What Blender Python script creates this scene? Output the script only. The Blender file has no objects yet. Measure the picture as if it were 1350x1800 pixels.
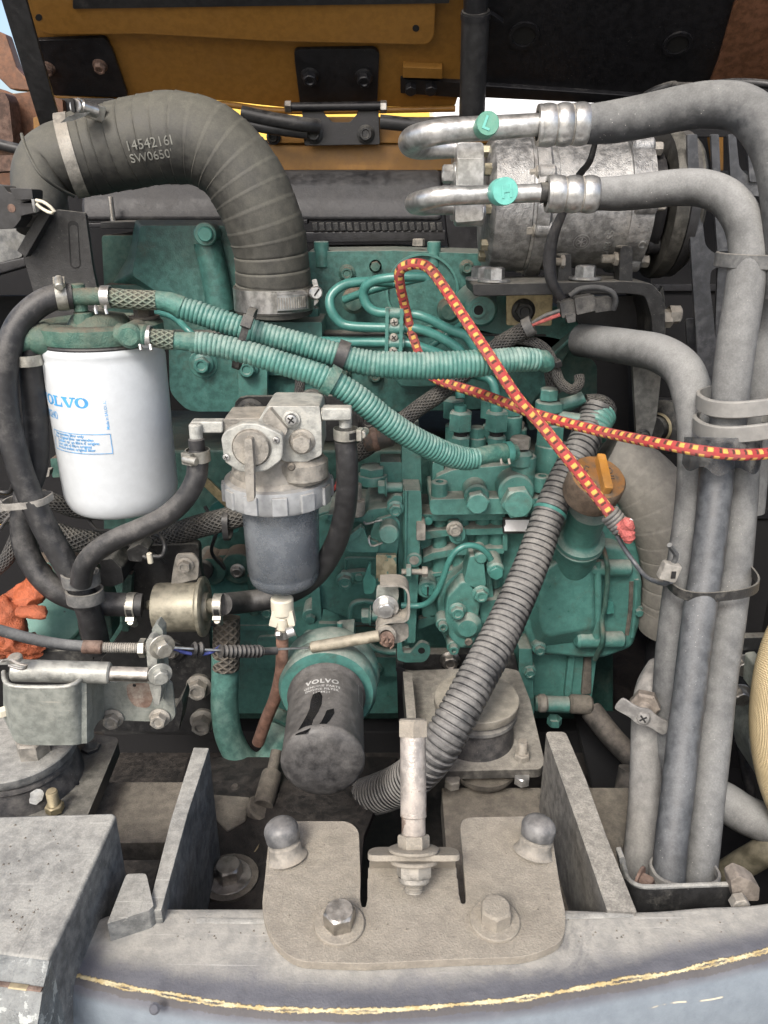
import bpy, math, random
from mathutils import Vector, Matrix
R = math.radians
random.seed(7)
sc = bpy.context.scene
COL = sc.collection

# ------------------------------------------------------------------ camera, world, sun, exposure
CAMH = 1.6
TH = R(22.0)
FPX = 1354.0
CAM = Vector((0, 0, CAMH))
FW = Vector((0, math.cos(TH), -math.sin(TH)))
UP = Vector((0, math.sin(TH), math.cos(TH)))
cd = bpy.data.cameras.new('camera')
cam = bpy.data.objects.new('camera', cd)
COL.objects.link(cam)
cam.location = CAM
cam.rotation_euler = (R(90) - TH, 0, 0)
cd.sensor_fit = 'AUTO'
cd.sensor_width = 36.0
cd.lens = FPX * 36.0 / 1800.0
cd.clip_start = 0.01
cd.clip_end = 500
sc.camera = cam
SUN_EL, SUN_AZ = R(46), R(-22)      # azimuth measured from -Y (behind the camera) towards +X
wd = bpy.data.worlds.new('World')
sc.world = wd
wd.use_nodes = True
wn = wd.node_tree.nodes
sky = wn.new('ShaderNodeTexSky')
sky.sky_type = 'NISHITA'
sky.sun_disc = False
sky.sun_elevation = SUN_EL
sdir = Vector((math.sin(SUN_AZ) * math.cos(SUN_EL), -math.cos(SUN_AZ) * math.cos(SUN_EL), math.sin(SUN_EL)))
sky.sun_rotation = math.atan2(sdir.x, sdir.y)
sky.air_density = 1.0
sky.dust_density = 4.0
sky.ozone_density = 0.6
wd.node_tree.links.new(sky.outputs[0], wn['Background'].inputs['Color'])
wn['Background'].inputs['Strength'].default_value = 0.142
sl = bpy.data.lights.new('sun', 'SUN')
sl.energy = 1.5
sl.angle = R(16)
sl.color = (1.0, 0.985, 0.955)
so = bpy.data.objects.new('sun', sl)
COL.objects.link(so)
so.rotation_euler = (-sdir).to_track_quat('-Z', 'Y').to_euler()
so.location = (0, -2, 4)
sc.view_settings.view_transform = 'Standard'
sc.view_settings.look = 'None'
sc.view_settings.gamma = 1.0
sc.view_settings.exposure = 1.0
sc.cycles.max_bounces = 6
sc.cycles.use_denoising = True

# ------------------------------------------------------------------ placing: photograph pixels -> points on real planes
def ray(px, py):
    return Vector(((px - 675) / FPX, 0, 0)) + FW + UP * ((900 - py) / FPX)
def P(px, py, y):                       # on the upright plane at distance y
    d = ray(px, py)
    return CAM + d * (y / d.y)
def Z(px, py, z):                       # on the level plane z (relative to the camera height)
    d = ray(px, py)
    return CAM + d * (z / d.z)
def YP(y): return (Vector((0, y, 0)), Vector((0, -1, 0)))
def ZP(z): return (Vector((0, 0, CAMH + z)), Vector((0, 0, 1)))
def pl3(a, b, c):
    n = (b - a).cross(c - a).normalized()
    if n.dot(CAM - a) < 0: n = -n
    return (a, n)
def PLN(px, py, pl):
    d = ray(px, py)
    return CAM + d * ((pl[0] - CAM).dot(pl[1]) / d.dot(pl[1]))
def mpp(p): return (p - CAM).dot(FW) / FPX
V = Vector
AX, AY, AZ = V((1, 0, 0)), V((0, 1, 0)), V((0, 0, 1))
FR = V((0, -1, 0))                      # towards the viewer's side
def frame(ax, hint=None):
    w = V(ax).normalized()
    h = V(hint) if hint is not None else (AZ if abs(w.z) < 0.9 else AY)
    u = h.cross(w).normalized()
    return u, w.cross(u).normalized(), w

# ------------------------------------------------------------------ mesh building
class MB:
    def __init__(s):
        s.v, s.f, s.uv = [], [], []
    def add(s, vs, fs, uvs=None):
        b = len(s.v)
        s.v += [V(v) for v in vs]
        for k, f in enumerate(fs):
            s.f.append([i + b for i in f])
            s.uv.append(uvs[k] if uvs else [(0, 0)] * len(f))
        return s
    def prism(s, pts, vec):             # outline (list of points) extruded by vec
        n = len(pts)
        pts = [V(p) for p in pts]
        nr = V((0, 0, 0))
        for i in range(n):
            nr += (pts[i] - pts[0]).cross(pts[(i + 1) % n] - pts[0])
        if nr.dot(vec) > 0: pts.reverse()
        vs = pts + [p + V(vec) for p in pts]
        fs = [list(range(n)), list(range(2 * n - 1, n - 1, -1))]
        for i in range(n):
            j = (i + 1) % n
            fs.append([i, n + i, n + j, j])
        return s.add(vs, fs)
    def plate(s, pix, pl, th):          # outline in photo pixels on plane pl, th thick away from the viewer
        return s.prism([PLN(x, y, pl) for x, y in pix], -pl[1] * th)
    def box(s, c, size, ax=None):
        u, v, w = ax if ax else (AX, AY, AZ)
        a, b, d = size[0] / 2, size[1] / 2, size[2] / 2
        c = V(c)
        return s.prism([c + u * (-a) + v * (-b) - w * d, c + u * a + v * (-b) - w * d, c + u * a + v * b - w * d, c - u * a + v * b - w * d], w * (2 * d))
    def bar(s, p0, p1, wd_, th, hint=AZ):
        p0, p1 = V(p0), V(p1)
        u, v, w = frame(p1 - p0, hint)
        q = [p0 + u * a * wd_ / 2 + v * b * th / 2 for a, b in ((-1, -1), (1, -1), (1, 1), (-1, 1))]
        return s.prism(q, p1 - p0)
    def lathe(s, o, ax, prof, n=32, ph=0, hint=None, sq=None):
        u, v, w = frame(ax, hint)
        o = V(o)
        vs, fs = [], []
        rings = []
        for r, h in prof:
            if r <= 1e-9:
                vs.append(o + w * h); rings.append([len(vs) - 1] * n)
            else:
                rr = []
                for j in range(n):
                    a = 2 * math.pi * j / n + ph
                    k = sq(j, a) if sq else 1
                    vs.append(o + w * h + (u * math.cos(a) + v * math.sin(a)) * r * k); rr.append(len(vs) - 1)
                rings.append(rr)
        for a, b in zip(rings[:-1], rings[1:]):
            for j in range(n):
                k = (j + 1) % n
                q = [a[j], a[k], b[k], b[j]]
                q2 = []
                for i in q:
                    if i not in q2: q2.append(i)
                if len(q2) > 2: fs.append(q2)
        return s.add(vs, fs)
    def cyl(s, p0, p1, r, r1=None, n=24, ch=0.0):
        p0, p1 = V(p0), V(p1)
        L = (p1 - p0).length
        r1 = r if r1 is None else r1
        if ch:
            pr = [(0, 0), (r - ch, 0), (r, ch), (r1, L - ch), (r1 - ch, L), (0, L)]
        else:
            pr = [(0, 0), (r, 0), (r1, L), (0, L)]
        return s.lathe(p0, p1 - p0, pr, n)
    def torus(s, o, ax, r, rr, n=32, m=8):
        pr = [(r + rr * math.cos(2 * math.pi * k / m), rr * math.sin(2 * math.pi * k / m)) for k in range(m + 1)]
        return s.lathe(o, ax, pr, n)
    def ring(s, o, ax, r0, r1, h, n=32):
        return s.lathe(o, ax, [(r0, 0), (r1, 0), (r1, h), (r0, h), (r0, 0)], n)
    def tube(s, pts, rad, n=16, step=0.004, prof=None, caps=True, uscale=1.0, flat=None):
        path, rs = curve(pts, rad, step)
        m = len(path)
        T = [(path[min(i + 1, m - 1)] - path[max(i - 1, 0)]).normalized() for i in range(m)]
        u = frame(T[0])[0]
        vs, fs, uvs, L = [], [], [], 0.0
        tot = sum((path[i + 1] - path[i]).length for i in range(m - 1))
        Ls = []
        for i in range(m):
            if i: L += (path[i] - path[i - 1]).length
            u = (u - T[i] * u.dot(T[i])).normalized()
            v = T[i].cross(u)
            r = rs[i] * (prof(L, tot) if prof else 1)
            Ls.append(L)
            for j in range(n):
                a = 2 * math.pi * j / n
                vs.append(path[i] + (u * math.cos(a) + v * math.sin(a) * (flat or 1)) * r)
        for i in range(m - 1):
            for j in range(n):
                k = (j + 1) % n
                fs.append([i * n + j, i * n + k, (i + 1) * n + k, (i + 1) * n + j])
                uvs.append([(Ls[i], j / n), (Ls[i], (j + 1) / n), (Ls[i + 1], (j + 1) / n), (Ls[i + 1], j / n)])
        if caps:
            fs.append(list(range(n - 1, -1, -1))); uvs.append([(0, 0)] * n)
            fs.append([(m - 1) * n + j for j in range(n)]); uvs.append([(tot, 0)] * n)
        return s.add(vs, fs, uvs)
    def build(s, name, m, parent=None, bevel=0, seg=2, ang=38, wn_=True):
        if parent is not None:
            org = ORG[parent.name]
        else:
            xs = [v.x for v in s.v]; ys = [v.y for v in s.v]; zs = [v.z for v in s.v]
            org = V(((min(xs) + max(xs)) / 2, (min(ys) + max(ys)) / 2, min(zs)))
        me = bpy.data.meshes.new(name)
        me.from_pydata([tuple(v - org) for v in s.v], [], s.f)
        uvl = me.uv_layers.new(name='UVMap')
        k = 0
        for f in s.uv:
            for q in f:
                uvl.data[k].uv = q; k += 1
        if bevel:
            import bmesh
            bm = bmesh.new(); bm.from_mesh(me)
            es = [e for e in bm.edges if len(e.link_faces) == 2 and e.calc_face_angle(0) > R(28)]
            if es:
                bmesh.ops.bevel(bm, geom=es, offset=bevel, segments=seg, affect='EDGES', clamp_overlap=True, profile=0.5)
            bm.to_mesh(me); bm.free()
        me.shade_smooth()
        me.set_sharp_from_angle(angle=R(ang))
        me.materials.append(MAT[m] if isinstance(m, str) else m)
        o = bpy.data.objects.new(name, me)
        COL.objects.link(o)
        if parent is not None:
            o.parent = parent
        else:
            o.location = org
        ORG[o.name] = org
        if bevel and wn_:
            w = o.modifiers.new('wn', 'WEIGHTED_NORMAL'); w.keep_sharp = True
        return o
ORG = {}

def curve(pts, rad, step):
    """Catmull-Rom through pts, resampled evenly; rad number or list."""
    pts = [V(p) for p in pts]
    n = len(pts)
    rl = list(rad) if isinstance(rad, (list, tuple)) else [rad] * n
    q, qr = [], []
    for i in range(n - 1):
        p0 = pts[i - 1] if i else pts[0] * 2 - pts[1]
        p3 = pts[i + 2] if i + 2 < n else pts[-1] * 2 - pts[-2]
        p1, p2 = pts[i], pts[i + 1]
        K = 14
        for k in range(K):
            t = k / K
            q.append(0.5 * ((2 * p1) + (p2 - p0) * t + (2 * p0 - 5 * p1 + 4 * p2 - p3) * t * t + (3 * p1 - p0 - 3 * p2 + p3) * t ** 3))
            qr.append(rl[i] + (rl[i + 1] - rl[i]) * t)
    q.append(pts[-1]); qr.append(rl[-1])
    L = [0]
    for a, b in zip(q[:-1], q[1:]): L.append(L[-1] + (b - a).length)
    N = max(2, int(L[-1] / step))
    out, outr, j = [], [], 0
    for i in range(N + 1):
        d = L[-1] * i / N
        while j < len(L) - 2 and L[j + 1] < d: j += 1
        w = (d - L[j]) / max(1e-9, L[j + 1] - L[j])
        out.append(q[j].lerp(q[j + 1], w)); outr.append(qr[j] + (qr[j + 1] - qr[j]) * w)
    return out, outr

def pth(lst, rpx=None):
    """[(px,py,y[,rpx])...] -> points, radii in metres"""
    ps = [P(a[0], a[1], a[2]) for a in lst]
    rs = [(a[3] if len(a) > 3 else rpx) * mpp(p) for a, p in zip(lst, ps)]
    return ps, rs

def rrect(x0, y0, x1, y1, r, k=4):
    o = []
    for cx, cy, a0 in ((x1 - r, y0 + r, -90), (x1 - r, y1 - r, 0), (x0 + r, y1 - r, 90), (x0 + r, y0 + r, 180)):
        for i in range(k + 1):
            a = R(a0 + 90 * i / k)
            o.append((cx + r * math.cos(a), cy + r * math.sin(a)))
    return o
def rpoly(pts, r=6, k=3):
    """round the corners of a pixel outline"""
    o, n = [], len(pts)
    for i in range(n):
        a, b, c = V((*pts[i - 1], 0)), V((*pts[i], 0)), V((*pts[(i + 1) % n], 0))
        rr = pts[i][2] if len(pts[i]) > 2 else r
        a, b, c = [V((q[0], q[1], 0)) for q in (pts[i - 1], pts[i], pts[(i + 1) % n])]
        d = min(rr, (a - b).length * .45, (c - b).length * .45)
        p, q = b + (a - b).normalized() * d, b + (c - b).normalized() * d
        for t in range(k + 1):
            t /= k
            z = p * (1 - t) ** 2 + b * 2 * t * (1 - t) + q * t * t
            o.append((z.x, z.y))
    return o
def circ(cx, cy, r, k=24, ry=None):
    return [(cx + r * math.cos(2 * math.pi * i / k), cy + (ry or r) * math.sin(2 * math.pi * i / k)) for i in range(k)]

def thing(name, label, cat, loc, group=None, kind=None):
    o = bpy.data.objects.new(name, None)
    COL.objects.link(o)
    o.location = loc
    o.empty_display_size = .02
    ORG[o.name] = V(loc)
    return tag(o, label, cat, group, kind)
def tag(o, label=None, cat=None, group=None, kind=None):
    if label: o['label'] = label
    if cat: o['category'] = cat
    if group: o['group'] = group
    if kind: o['kind'] = kind
    return o

# ---- bolts: shared meshes, one per kind and material
_bc = {}
def _bolt_mesh(kind, m):
    if (kind, m) in _bc: return _bc[(kind, m)]
    b = MB()
    o = V((0, 0, 0))
    H = math.radians(30)
    hexr = 0.577
    def hx(base, h, cr=.47, ind=False):
        pr = [(hexr, base), (hexr, base + h - .07)]
        b.lathe(o, AZ, pr, 6)
        n = 24
        # chamfer between hexagon and a round top
        vs, fs = [], []
        for j in range(n):
            a = 2 * math.pi * j / n
            m6 = (a % (math.pi / 3)) - math.pi / 6
            rr = .5 / math.cos(m6)
            vs.append((0, 0, 0)); vs[-1] = tuple(_fr[0] * math.cos(a) * rr + _fr[1] * math.sin(a) * rr + _fr[2] * (base + h - .07))
        for j in range(n):
            a = 2 * math.pi * j / n
            vs.append(tuple(_fr[0] * math.cos(a) * cr + _fr[1] * math.sin(a) * cr + _fr[2] * (base + h)))
        for j in range(n):
            k = (j + 1) % n
            fs.append([j, k, n + k, n + j])
        b.add(vs, fs)
        if ind:
            b.lathe(o, AZ, [(cr, base + h), (.33, base + h), (.27, base + h - .10), (0, base + h - .12)], 24)
        else:
            b.lathe(o, AZ, [(cr, base + h), (0, base + h + .01)], 24)
    _fr = frame(AZ)
    if kind == 'hex':
        hx(0, .62)
    elif kind == 'washer':
        b.lathe(o, AZ, [(0, 0), (.86, 0), (.88, .03), (.88, .12), (.85, .15), (0, .15)], 32)
        hx(.15, .62)
    elif kind == 'wide':
        b.lathe(o, AZ, [(0, 0), (.90, 0), (.93, .03), (.93, .15), (.90, .18), (0, .18)], 36)
        hx(.18, .62)
    elif kind == 'flange':
        b.lathe(o, AZ, [(0, 0), (.74, 0), (.74, .06), (.58, .16), (.5, .18), (0, .18)], 28)
        hx(.14, .55, ind=True)
    elif kind == 'socket':
        b.lathe(o, AZ, [(0.5, 0), (.5, .66), (.46, .7), (.34, .7)], 24)
        b.lathe(o, AZ, [(.34, .7), (.27, .7)], 6)
        b.lathe(o, AZ, [(.29, .7), (.29, .35), (0, .33)], 6)
        b.lathe(o, AZ, [(.34, .7), (.285, .7)], 24)
    elif kind == 'cross':
        b.lathe(o, AZ, [(0.5, 0), (.5, .14), (.42, .28), (.25, .34), (.0, .35)], 24)
        c = MB()
    elif kind == 'stud':
        pr = [(.36, 0)]
        z = 0
        while z < 1.5:
            pr += [(.36, z), (.30, z + .06)]
            z += .12
        b.lathe(o, AZ, pr + [(.3, 1.56), (0, 1.6)], 20)
        hx(0, .5)
    me = bpy.data.meshes.new('bolt_' + kind)
    me.from_pydata([tuple(v) for v in b.v], [], b.f)
    me.shade_smooth(); me.set_sharp_from_angle(angle=R(32))
    me.materials.append(MAT[m])
    _bc[(kind, m)] = me
    return me
_crm = {}
def bolt(parent, p, ax, af, m='steel', kind='flange', rot=None, name='bolt', h=1.0):
    """af = across flats in metres"""
    me = _bolt_mesh(kind, m)
    o = bpy.data.objects.new(name, me)
    COL.objects.link(o)
    o.parent = parent
    u, v, w = frame(ax)
    rot = random.uniform(0, 1.0) if rot is None else rot
    c, s_ = math.cos(rot), math.sin(rot)
    u2, v2 = u * c + v * s_, v * c - u * s_
    a = V(p) - ORG[parent.name]
    o.matrix_local = Matrix(((u2.x * af, v2.x * af, w.x * af * h, a.x), (u2.y * af, v2.y * af, w.y * af * h, a.y), (u2.z * af, v2.z * af, w.z * af * h, a.z), (0, 0, 0, 1)))
    ORG[o.name] = ORG[parent.name]
    if kind == 'cross':      # cross recess, a thin proud dark cross is wrong: two sunk slots shown as dark inlays
        if m not in _crm:
            q = MB()
            q.box((0, 0, .345), (.62, .13, .03)); q.box((0, 0, .347), (.13, .62, .03))
            mm = bpy.data.meshes.new('recess'); mm.from_pydata([tuple(v_) for v_ in q.v], [], q.f); mm.materials.append(MAT['pit'])
            _crm[m] = mm
        r_ = bpy.data.objects.new('recess', _crm[m]); COL.objects.link(r_); r_.parent = o
        ORG[r_.name] = ORG[parent.name]
    return o
def pb(parent, px, py, y, afpx, m='steel', kind='flange', ax=FR, rot=None, name='bolt', h=1.0):
    p = P(px, py, y)
    return bolt(parent, p, ax, afpx * mpp(p), m, kind, rot, name, h)

def clamp(parent, c, ax, r, w, scr, m='zinc', sz=.012):
    """worm-drive hose clamp: band, housing towards scr, slotted screw"""
    ax = V(ax).normalized(); c = V(c)
    b = MB().ring(c - ax * w / 2, ax, r * 1.0, r + .0008, w, 40)
    o = b.build('hose_clamp', m, parent)
    sd = (V(scr) - ax * V(scr).dot(ax)).normalized()
    hc = c + sd * (r + .0025)
    t = ax.cross(sd).normalized()
    h = MB().box(hc, (sz * .9, w * 1.05, .0045), (t, ax, sd)).build('housing', m, o, bevel=.0006)
    s = MB().cyl(hc + sd * .002 - t * sz * .2, hc + sd * .002 + t * sz * 1.0, .0034, n=16, ch=.0006).build('screw', m, o)
    # threads pressed through the band
    g = MB()
    for k in range(7):
        a = -0.35 - k * .11
        dd = sd * math.cos(a) + t * math.sin(a)
        tt = t * math.cos(a) - sd * math.sin(a)
        g.box(c + dd * (r + .0009), (.0009, w * .62, .0007), (tt, ax, dd))
    g.build('band_slots', 'pit', o)
    return o
def ziptie(parent, c, ax, r, w, head, m='black_plastic', ry=None, name='cable_tie'):
    ax = V(ax).normalized(); c = V(c)
    u = (V(head) - ax * V(head).dot(ax)).normalized(); v = ax.cross(u)
    b = MB(); n = 40; vs = []; fs = []
    for j in range(n):
        a = 2 * math.pi * j / n
        for (dr, dh) in ((0, -w / 2), (.0014, -w / 2), (.0014, w / 2), (0, w / 2)):
            vs.append(c + (u * math.cos(a) * (r + dr) + v * math.sin(a) * ((ry or r) + dr)) + ax * dh)
    for j in range(n):
        for k in range(4):
            a_, b_ = j * 4 + k, j * 4 + (k + 1) % 4
            c_, d_ = ((j + 1) % n) * 4 + (k + 1) % 4, ((j + 1) % n) * 4 + k
            fs.append([a_, b_, c_, d_])
    b.add(vs, fs)
    o = b.build(name, m, parent)
    hb = MB().box(c + u * (r + .003), (w * 1.5, w * 1.3, .005), (v, ax, u)).build('buckle' if parent is None else 'tie_head', m, o, bevel=.0008)
    return o

# ---- flat and wrapped lettering
def glyphs(txt, size, align='LEFT', spacing=1.0, bold=0.0):
    cu = bpy.data.curves.new('lettering', 'FONT')
    cu.body = txt; cu.size = size; cu.align_x = align; cu.space_character = spacing
    cu.fill_mode = 'FRONT'; cu.resolution_u = 3; cu.offset = bold
    ob = bpy.data.objects.new('lettering_source', cu)
    me = bpy.data.meshes.new_from_object(ob)
    vs = [v.co.copy() for v in me.vertices]; fs = [list(p.vertices) for p in me.polygons]
    bpy.data.objects.remove(ob); bpy.data.curves.remove(cu); bpy.data.meshes.remove(me)
    return vs, fs
def letter_on(txt, size, fn, m, parent, name='lettering', th=0.0, **k):
    """fn(x,y)->(point, normal)"""
    vs, fs = glyphs(txt, size, **k)
    b = MB()
    if not vs: return None
    top = []
    for v in vs:
        p, n = fn(v.x, v.y)
        top.append(p + n * max(th, .0002))
    b.add(top, fs)
    if th:
        # side walls on border edges
        from collections import Counter
        ec = Counter()
        for f in fs:
            for i in range(len(f)):
                e = (f[i], f[(i + 1) % len(f)])
                ec[tuple(sorted(e))] += 1
        low = []
        for v in vs:
            p, n = fn(v.x, v.y); low.append(p - n * .0002)
        off = len(vs)
        side = []
        for f in fs:
            for i in range(len(f)):
                e = (f[i], f[(i + 1) % len(f)])
                if ec[tuple(sorted(e))] == 1: side.append([e[1], e[0], e[0] + off, e[1] + off])
        b.add(top + low, side)
    return b.build(name, m, parent)
def flatfn(o, u, v):
    u, v = V(u).normalized(), V(v).normalized(); n = u.cross(v)
    return lambda x, y: (V(o) + u * x + v * y, n)

# ------------------------------------------------------------------ materials
MAT = {}
def lin(c):
    if isinstance(c, str):
        c = tuple(int(c[i:i + 2], 16) / 255 for i in (0, 2, 4))
        return tuple((x / 12.92 if x <= .04045 else ((x + .055) / 1.055) ** 2.4) for x in c) + (1,)
    return tuple(c) + (1,)
class NT:
    def __init__(s, name):
        s.m = bpy.data.materials.new(name); s.m.use_nodes = True
        s.t = s.m.node_tree; s.n = s.t.nodes
        s.b = s.n['Principled BSDF']
        s.pos = s.n.new('ShaderNodeNewGeometry')
    def L(s, a, b): s.t.links.new(a, b)
    def put(s, sock, val):
        if hasattr(val, 'links'): s.L(val, sock)
        elif val is not None: sock.default_value = val
    def noise(s, scale, detail=4, rough=.55, vec=None, dist=0):
        n = s.n.new('ShaderNodeTexNoise'); n.inputs['Scale'].default_value = scale
        n.inputs['Detail'].default_value = detail; n.inputs['Roughness'].default_value = rough; n.inputs['Distortion'].default_value = dist
        s.L(vec or s.pos.outputs['Position'], n.inputs['Vector'])
        return n.outputs['Fac']
    def vor(s, scale, vec=None, f='F1'):
        n = s.n.new('ShaderNodeTexVoronoi'); n.inputs['Scale'].default_value = scale; n.feature = f
        s.L(vec or s.pos.outputs['Position'], n.inputs['Vector'])
        return n.outputs['Distance']
    def ma(s, op, a, b=None, c=None, clamp_=False):
        n = s.n.new('ShaderNodeMath'); n.operation = op; n.use_clamp = clamp_
        for i, q in enumerate((a, b, c)):
            if q is not None: s.put(n.inputs[i], q)
        return n.outputs[0]
    def rng(s, v, a, b, c=0, d=1, smooth=True):
        n = s.n.new('ShaderNodeMapRange'); n.interpolation_type = 'SMOOTHSTEP' if smooth else 'LINEAR'
        s.put(n.inputs[0], v)
        for i, q in enumerate((a, b, c, d)): s.put(n.inputs[i + 1], q)
        return n.outputs[0]
    def mix(s, f, a, b, bl='MIX'):
        n = s.n.new('ShaderNodeMix'); n.data_type = 'RGBA'; n.blend_type = bl
        s.put(n.inputs[0], f); s.put(n.inputs[6], a); s.put(n.inputs[7], b)
        return n.outputs[2]
    def sep(s, v):
        n = s.n.new('ShaderNodeSeparateXYZ'); s.L(v, n.inputs[0]); return n.outputs
    def uv(s):
        n = s.n.new('ShaderNodeUVMap'); n.uv_map = 'UVMap'; return s.sep(n.outputs[0])
    def bump(s, h, dist, strength=1.0, prev=None):
        n = s.n.new('ShaderNodeBump'); n.inputs['Distance'].default_value = dist; n.inputs['Strength'].default_value = strength
        s.L(h, n.inputs['Height'])
        if prev is not None: s.L(prev, n.inputs['Normal'])
        return n.outputs[0]
    def out(s, col, rough, metal=0, normal=None, spec=None):
        s.put(s.b.inputs['Base Color'], col); s.put(s.b.inputs['Roughness'], rough); s.put(s.b.inputs['Metallic'], metal)
        if normal is not None: s.L(normal, s.b.inputs['Normal'])
        if spec is not None: s.b.inputs['Specular IOR Level'].default_value = spec
        return s.m
DUST = (.272, .268, .232)
def dusty(name, base, rough=.5, metal=0.0, dust=DUST, up=.55, cov=-.1, pat=1.0, var=.25, bump=.25, chips=None, chipc=(.2, .1, .05), speck=.0, colfn=None, scale=1.0, grain=.35, signed=False, wear=0.0, stain=0.0):
    speck *= .6
    t = NT(name)
    nA = t.noise(22 * scale, 5, .6); nB = t.noise(110 * scale, 5, .65); nC = t.noise(750 * scale, 3, .6)
    nz = t.sep(t.pos.outputs['Normal'])[2]
    basec = lin(base)
    dk = tuple(x * (1 - var) for x in basec[:3]) + (1,)
    lt = tuple(min(1, x * (1 + var)) for x in basec[:3]) + (1,)
    col = t.mix(t.rng(nB, .35, .65), dk, lt)
    if colfn: col = colfn(t, col)
    if chips is not None:
        cf = t.rng(t.noise(60 * scale, 6, .7, dist=.4), chips, chips + .03)
        col = t.mix(cf, col, lin(chipc))
    f = t.ma('MULTIPLY', nz if signed else t.ma('MAXIMUM', nz, 0.0), up)
    f = t.ma('ADD', f, cov)
    f = t.ma('ADD', f, t.ma('MULTIPLY', t.ma('SUBTRACT', nA, .5), pat))
    f = t.ma('ADD', f, t.ma('MULTIPLY', t.ma('SUBTRACT', nB, .5), pat * .9))
    f = t.ma('ADD', f, t.ma('MULTIPLY', t.ma('SUBTRACT', nC, .5), .5 * grain), clamp_=True)
    d2 = lin(dust)
    lo, hi = (.75, 1.2) if grain > .5 else (.90, 1.07)
    dcol = t.mix(t.rng(nC, .3, .7), tuple(x * lo for x in d2[:3]) + (1,), tuple(min(1, x * hi) for x in d2[:3]) + (1,))
    dcol = t.mix(t.rng(nB, .35, .65), t.mix(.10 if signed else .20, dcol, (.03, .025, .02, 1)), dcol)
    col = t.mix(f, col, dcol)
    if wear:
        mp = t.n.new('ShaderNodeMapping'); mp.inputs['Scale'].default_value = (18, 420, 420); mp.inputs['Rotation'].default_value = (.3, .2, .55)
        t.L(t.pos.outputs['Position'], mp.inputs['Vector'])
        sc1 = t.rng(t.noise(1.0, 3, .6, vec=mp.outputs[0]), .63, .70)
        mp2 = t.n.new('ShaderNodeMapping'); mp2.inputs['Scale'].default_value = (350, 22, 350); mp2.inputs['Rotation'].default_value = (.1, .5, -.35)
        t.L(t.pos.outputs['Position'], mp2.inputs['Vector'])
        sc2 = t.rng(t.noise(1.0, 3, .6, vec=mp2.outputs[0]), .66, .72)
        gate = t.rng(nA, .42, .6)
        col = t.mix(t.ma('MULTIPLY', t.ma('MULTIPLY', sc1, gate), wear), col, tuple(min(1, x * 1.5) for x in d2[:3]) + (1,))
        col = t.mix(t.ma('MULTIPLY', sc2, wear * .8), col, tuple(x * .35 for x in d2[:3]) + (1,))
    if stain:
        st = t.rng(t.noise(13, 6, .65, dist=.8), .585, .64)
        col = t.mix(t.ma('MULTIPLY', st, stain), col, tuple(x * .38 for x in d2[:3]) + (1,))
    if speck:
        sp = t.rng(t.vor(260 * scale), .10, .04)
        sp2 = t.ma('MULTIPLY', sp, t.rng(nA, .45, .6))
        col = t.mix(t.ma('MULTIPLY', sp2, speck), col, (.6, .57, .52, 1))
    rg = t.ma('ADD', t.ma('MULTIPLY', f, .95 - rough), rough)
    rg = t.ma('ADD', rg, t.ma('MULTIPLY', t.ma('SUBTRACT', nB, .5), .25), clamp_=True)
    mt = t.ma('MULTIPLY', t.ma('SUBTRACT', 1.0, f), metal) if metal else 0.0
    h = t.ma('ADD', t.ma('MULTIPLY', nB, .6), t.ma('MULTIPLY', nC, .4))
    return t.out(col, rg, mt, t.bump(h, .0016 * bump, .8))
def reg(k, m): MAT[k] = m; return m
def m_braid(name, c1, c2, dust=(.27, .25, .21), fu=520, nv=9, cov=0.0, up=.3):
    t = NT(name)
    u, v, _ = t.uv()
    a = t.ma('MULTIPLY', u, fu); b = t.ma('MULTIPLY', v, nv * 2 * math.pi)
    s1 = t.ma('SINE', t.ma('ADD', a, b)); s2 = t.ma('SINE', t.ma('SUBTRACT', a, b))
    h = t.ma('MAXIMUM', s1, s2)
    n1 = t.noise(60, 4); n2 = t.noise(700, 2)
    nz = t.sep(t.pos.outputs['Normal'])[2]
    col = t.mix(t.rng(h, -.3, .8), lin(c1), lin(c2))
    f = t.ma('ADD', t.ma('ADD', t.ma('MULTIPLY', t.ma('MAXIMUM', nz, 0.0), up), cov), t.ma('MULTIPLY', t.ma('SUBTRACT', n1, .5), 1.2))
    f = t.ma('ADD', f, t.ma('MULTIPLY', t.ma('SUBTRACT', n2, .5), .8), clamp_=True)
    col = t.mix(f, col, lin(dust))
    return t.out(col, .75, 0, t.bump(h, .0011, 1.0))
def grime(t, col):
    g = t.rng(t.noise(34, 7, .72, dist=.6), .50, .74, 0, .62)
    col = t.mix(g, col, (.060, .062, .048, 1))
    s = t.rng(t.noise(190, 3, .6), .60, .72, 0, .35)
    return t.mix(s, col, (.10, .21, .185, 1))
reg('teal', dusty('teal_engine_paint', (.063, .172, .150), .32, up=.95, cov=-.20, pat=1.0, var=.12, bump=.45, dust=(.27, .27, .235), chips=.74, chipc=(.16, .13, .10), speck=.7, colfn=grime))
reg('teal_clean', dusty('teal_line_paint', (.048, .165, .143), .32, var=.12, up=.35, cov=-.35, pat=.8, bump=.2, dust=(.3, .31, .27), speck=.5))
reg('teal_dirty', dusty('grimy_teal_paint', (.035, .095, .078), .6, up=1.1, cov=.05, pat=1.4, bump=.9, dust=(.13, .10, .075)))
reg('teal_corr', dusty('teal_conduit_plastic', (.066, .185, .158), .42, var=.12, up=.42, cov=-.05, pat=1.1, bump=.3, dust=(.36, .37, .33)))
reg('rubber', dusty('black_rubber', (.020, .020, .021), .5, signed=True, up=.30, cov=-.02, pat=.6, bump=.25, dust=(.26, .245, .22)))
reg('rubber_duct', dusty('air_duct_rubber', (.022, .022, .021), .52, signed=True, up=.42, cov=.30, pat=.5, var=.15, bump=.2, dust=(.145, .14, .113)))
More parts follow.
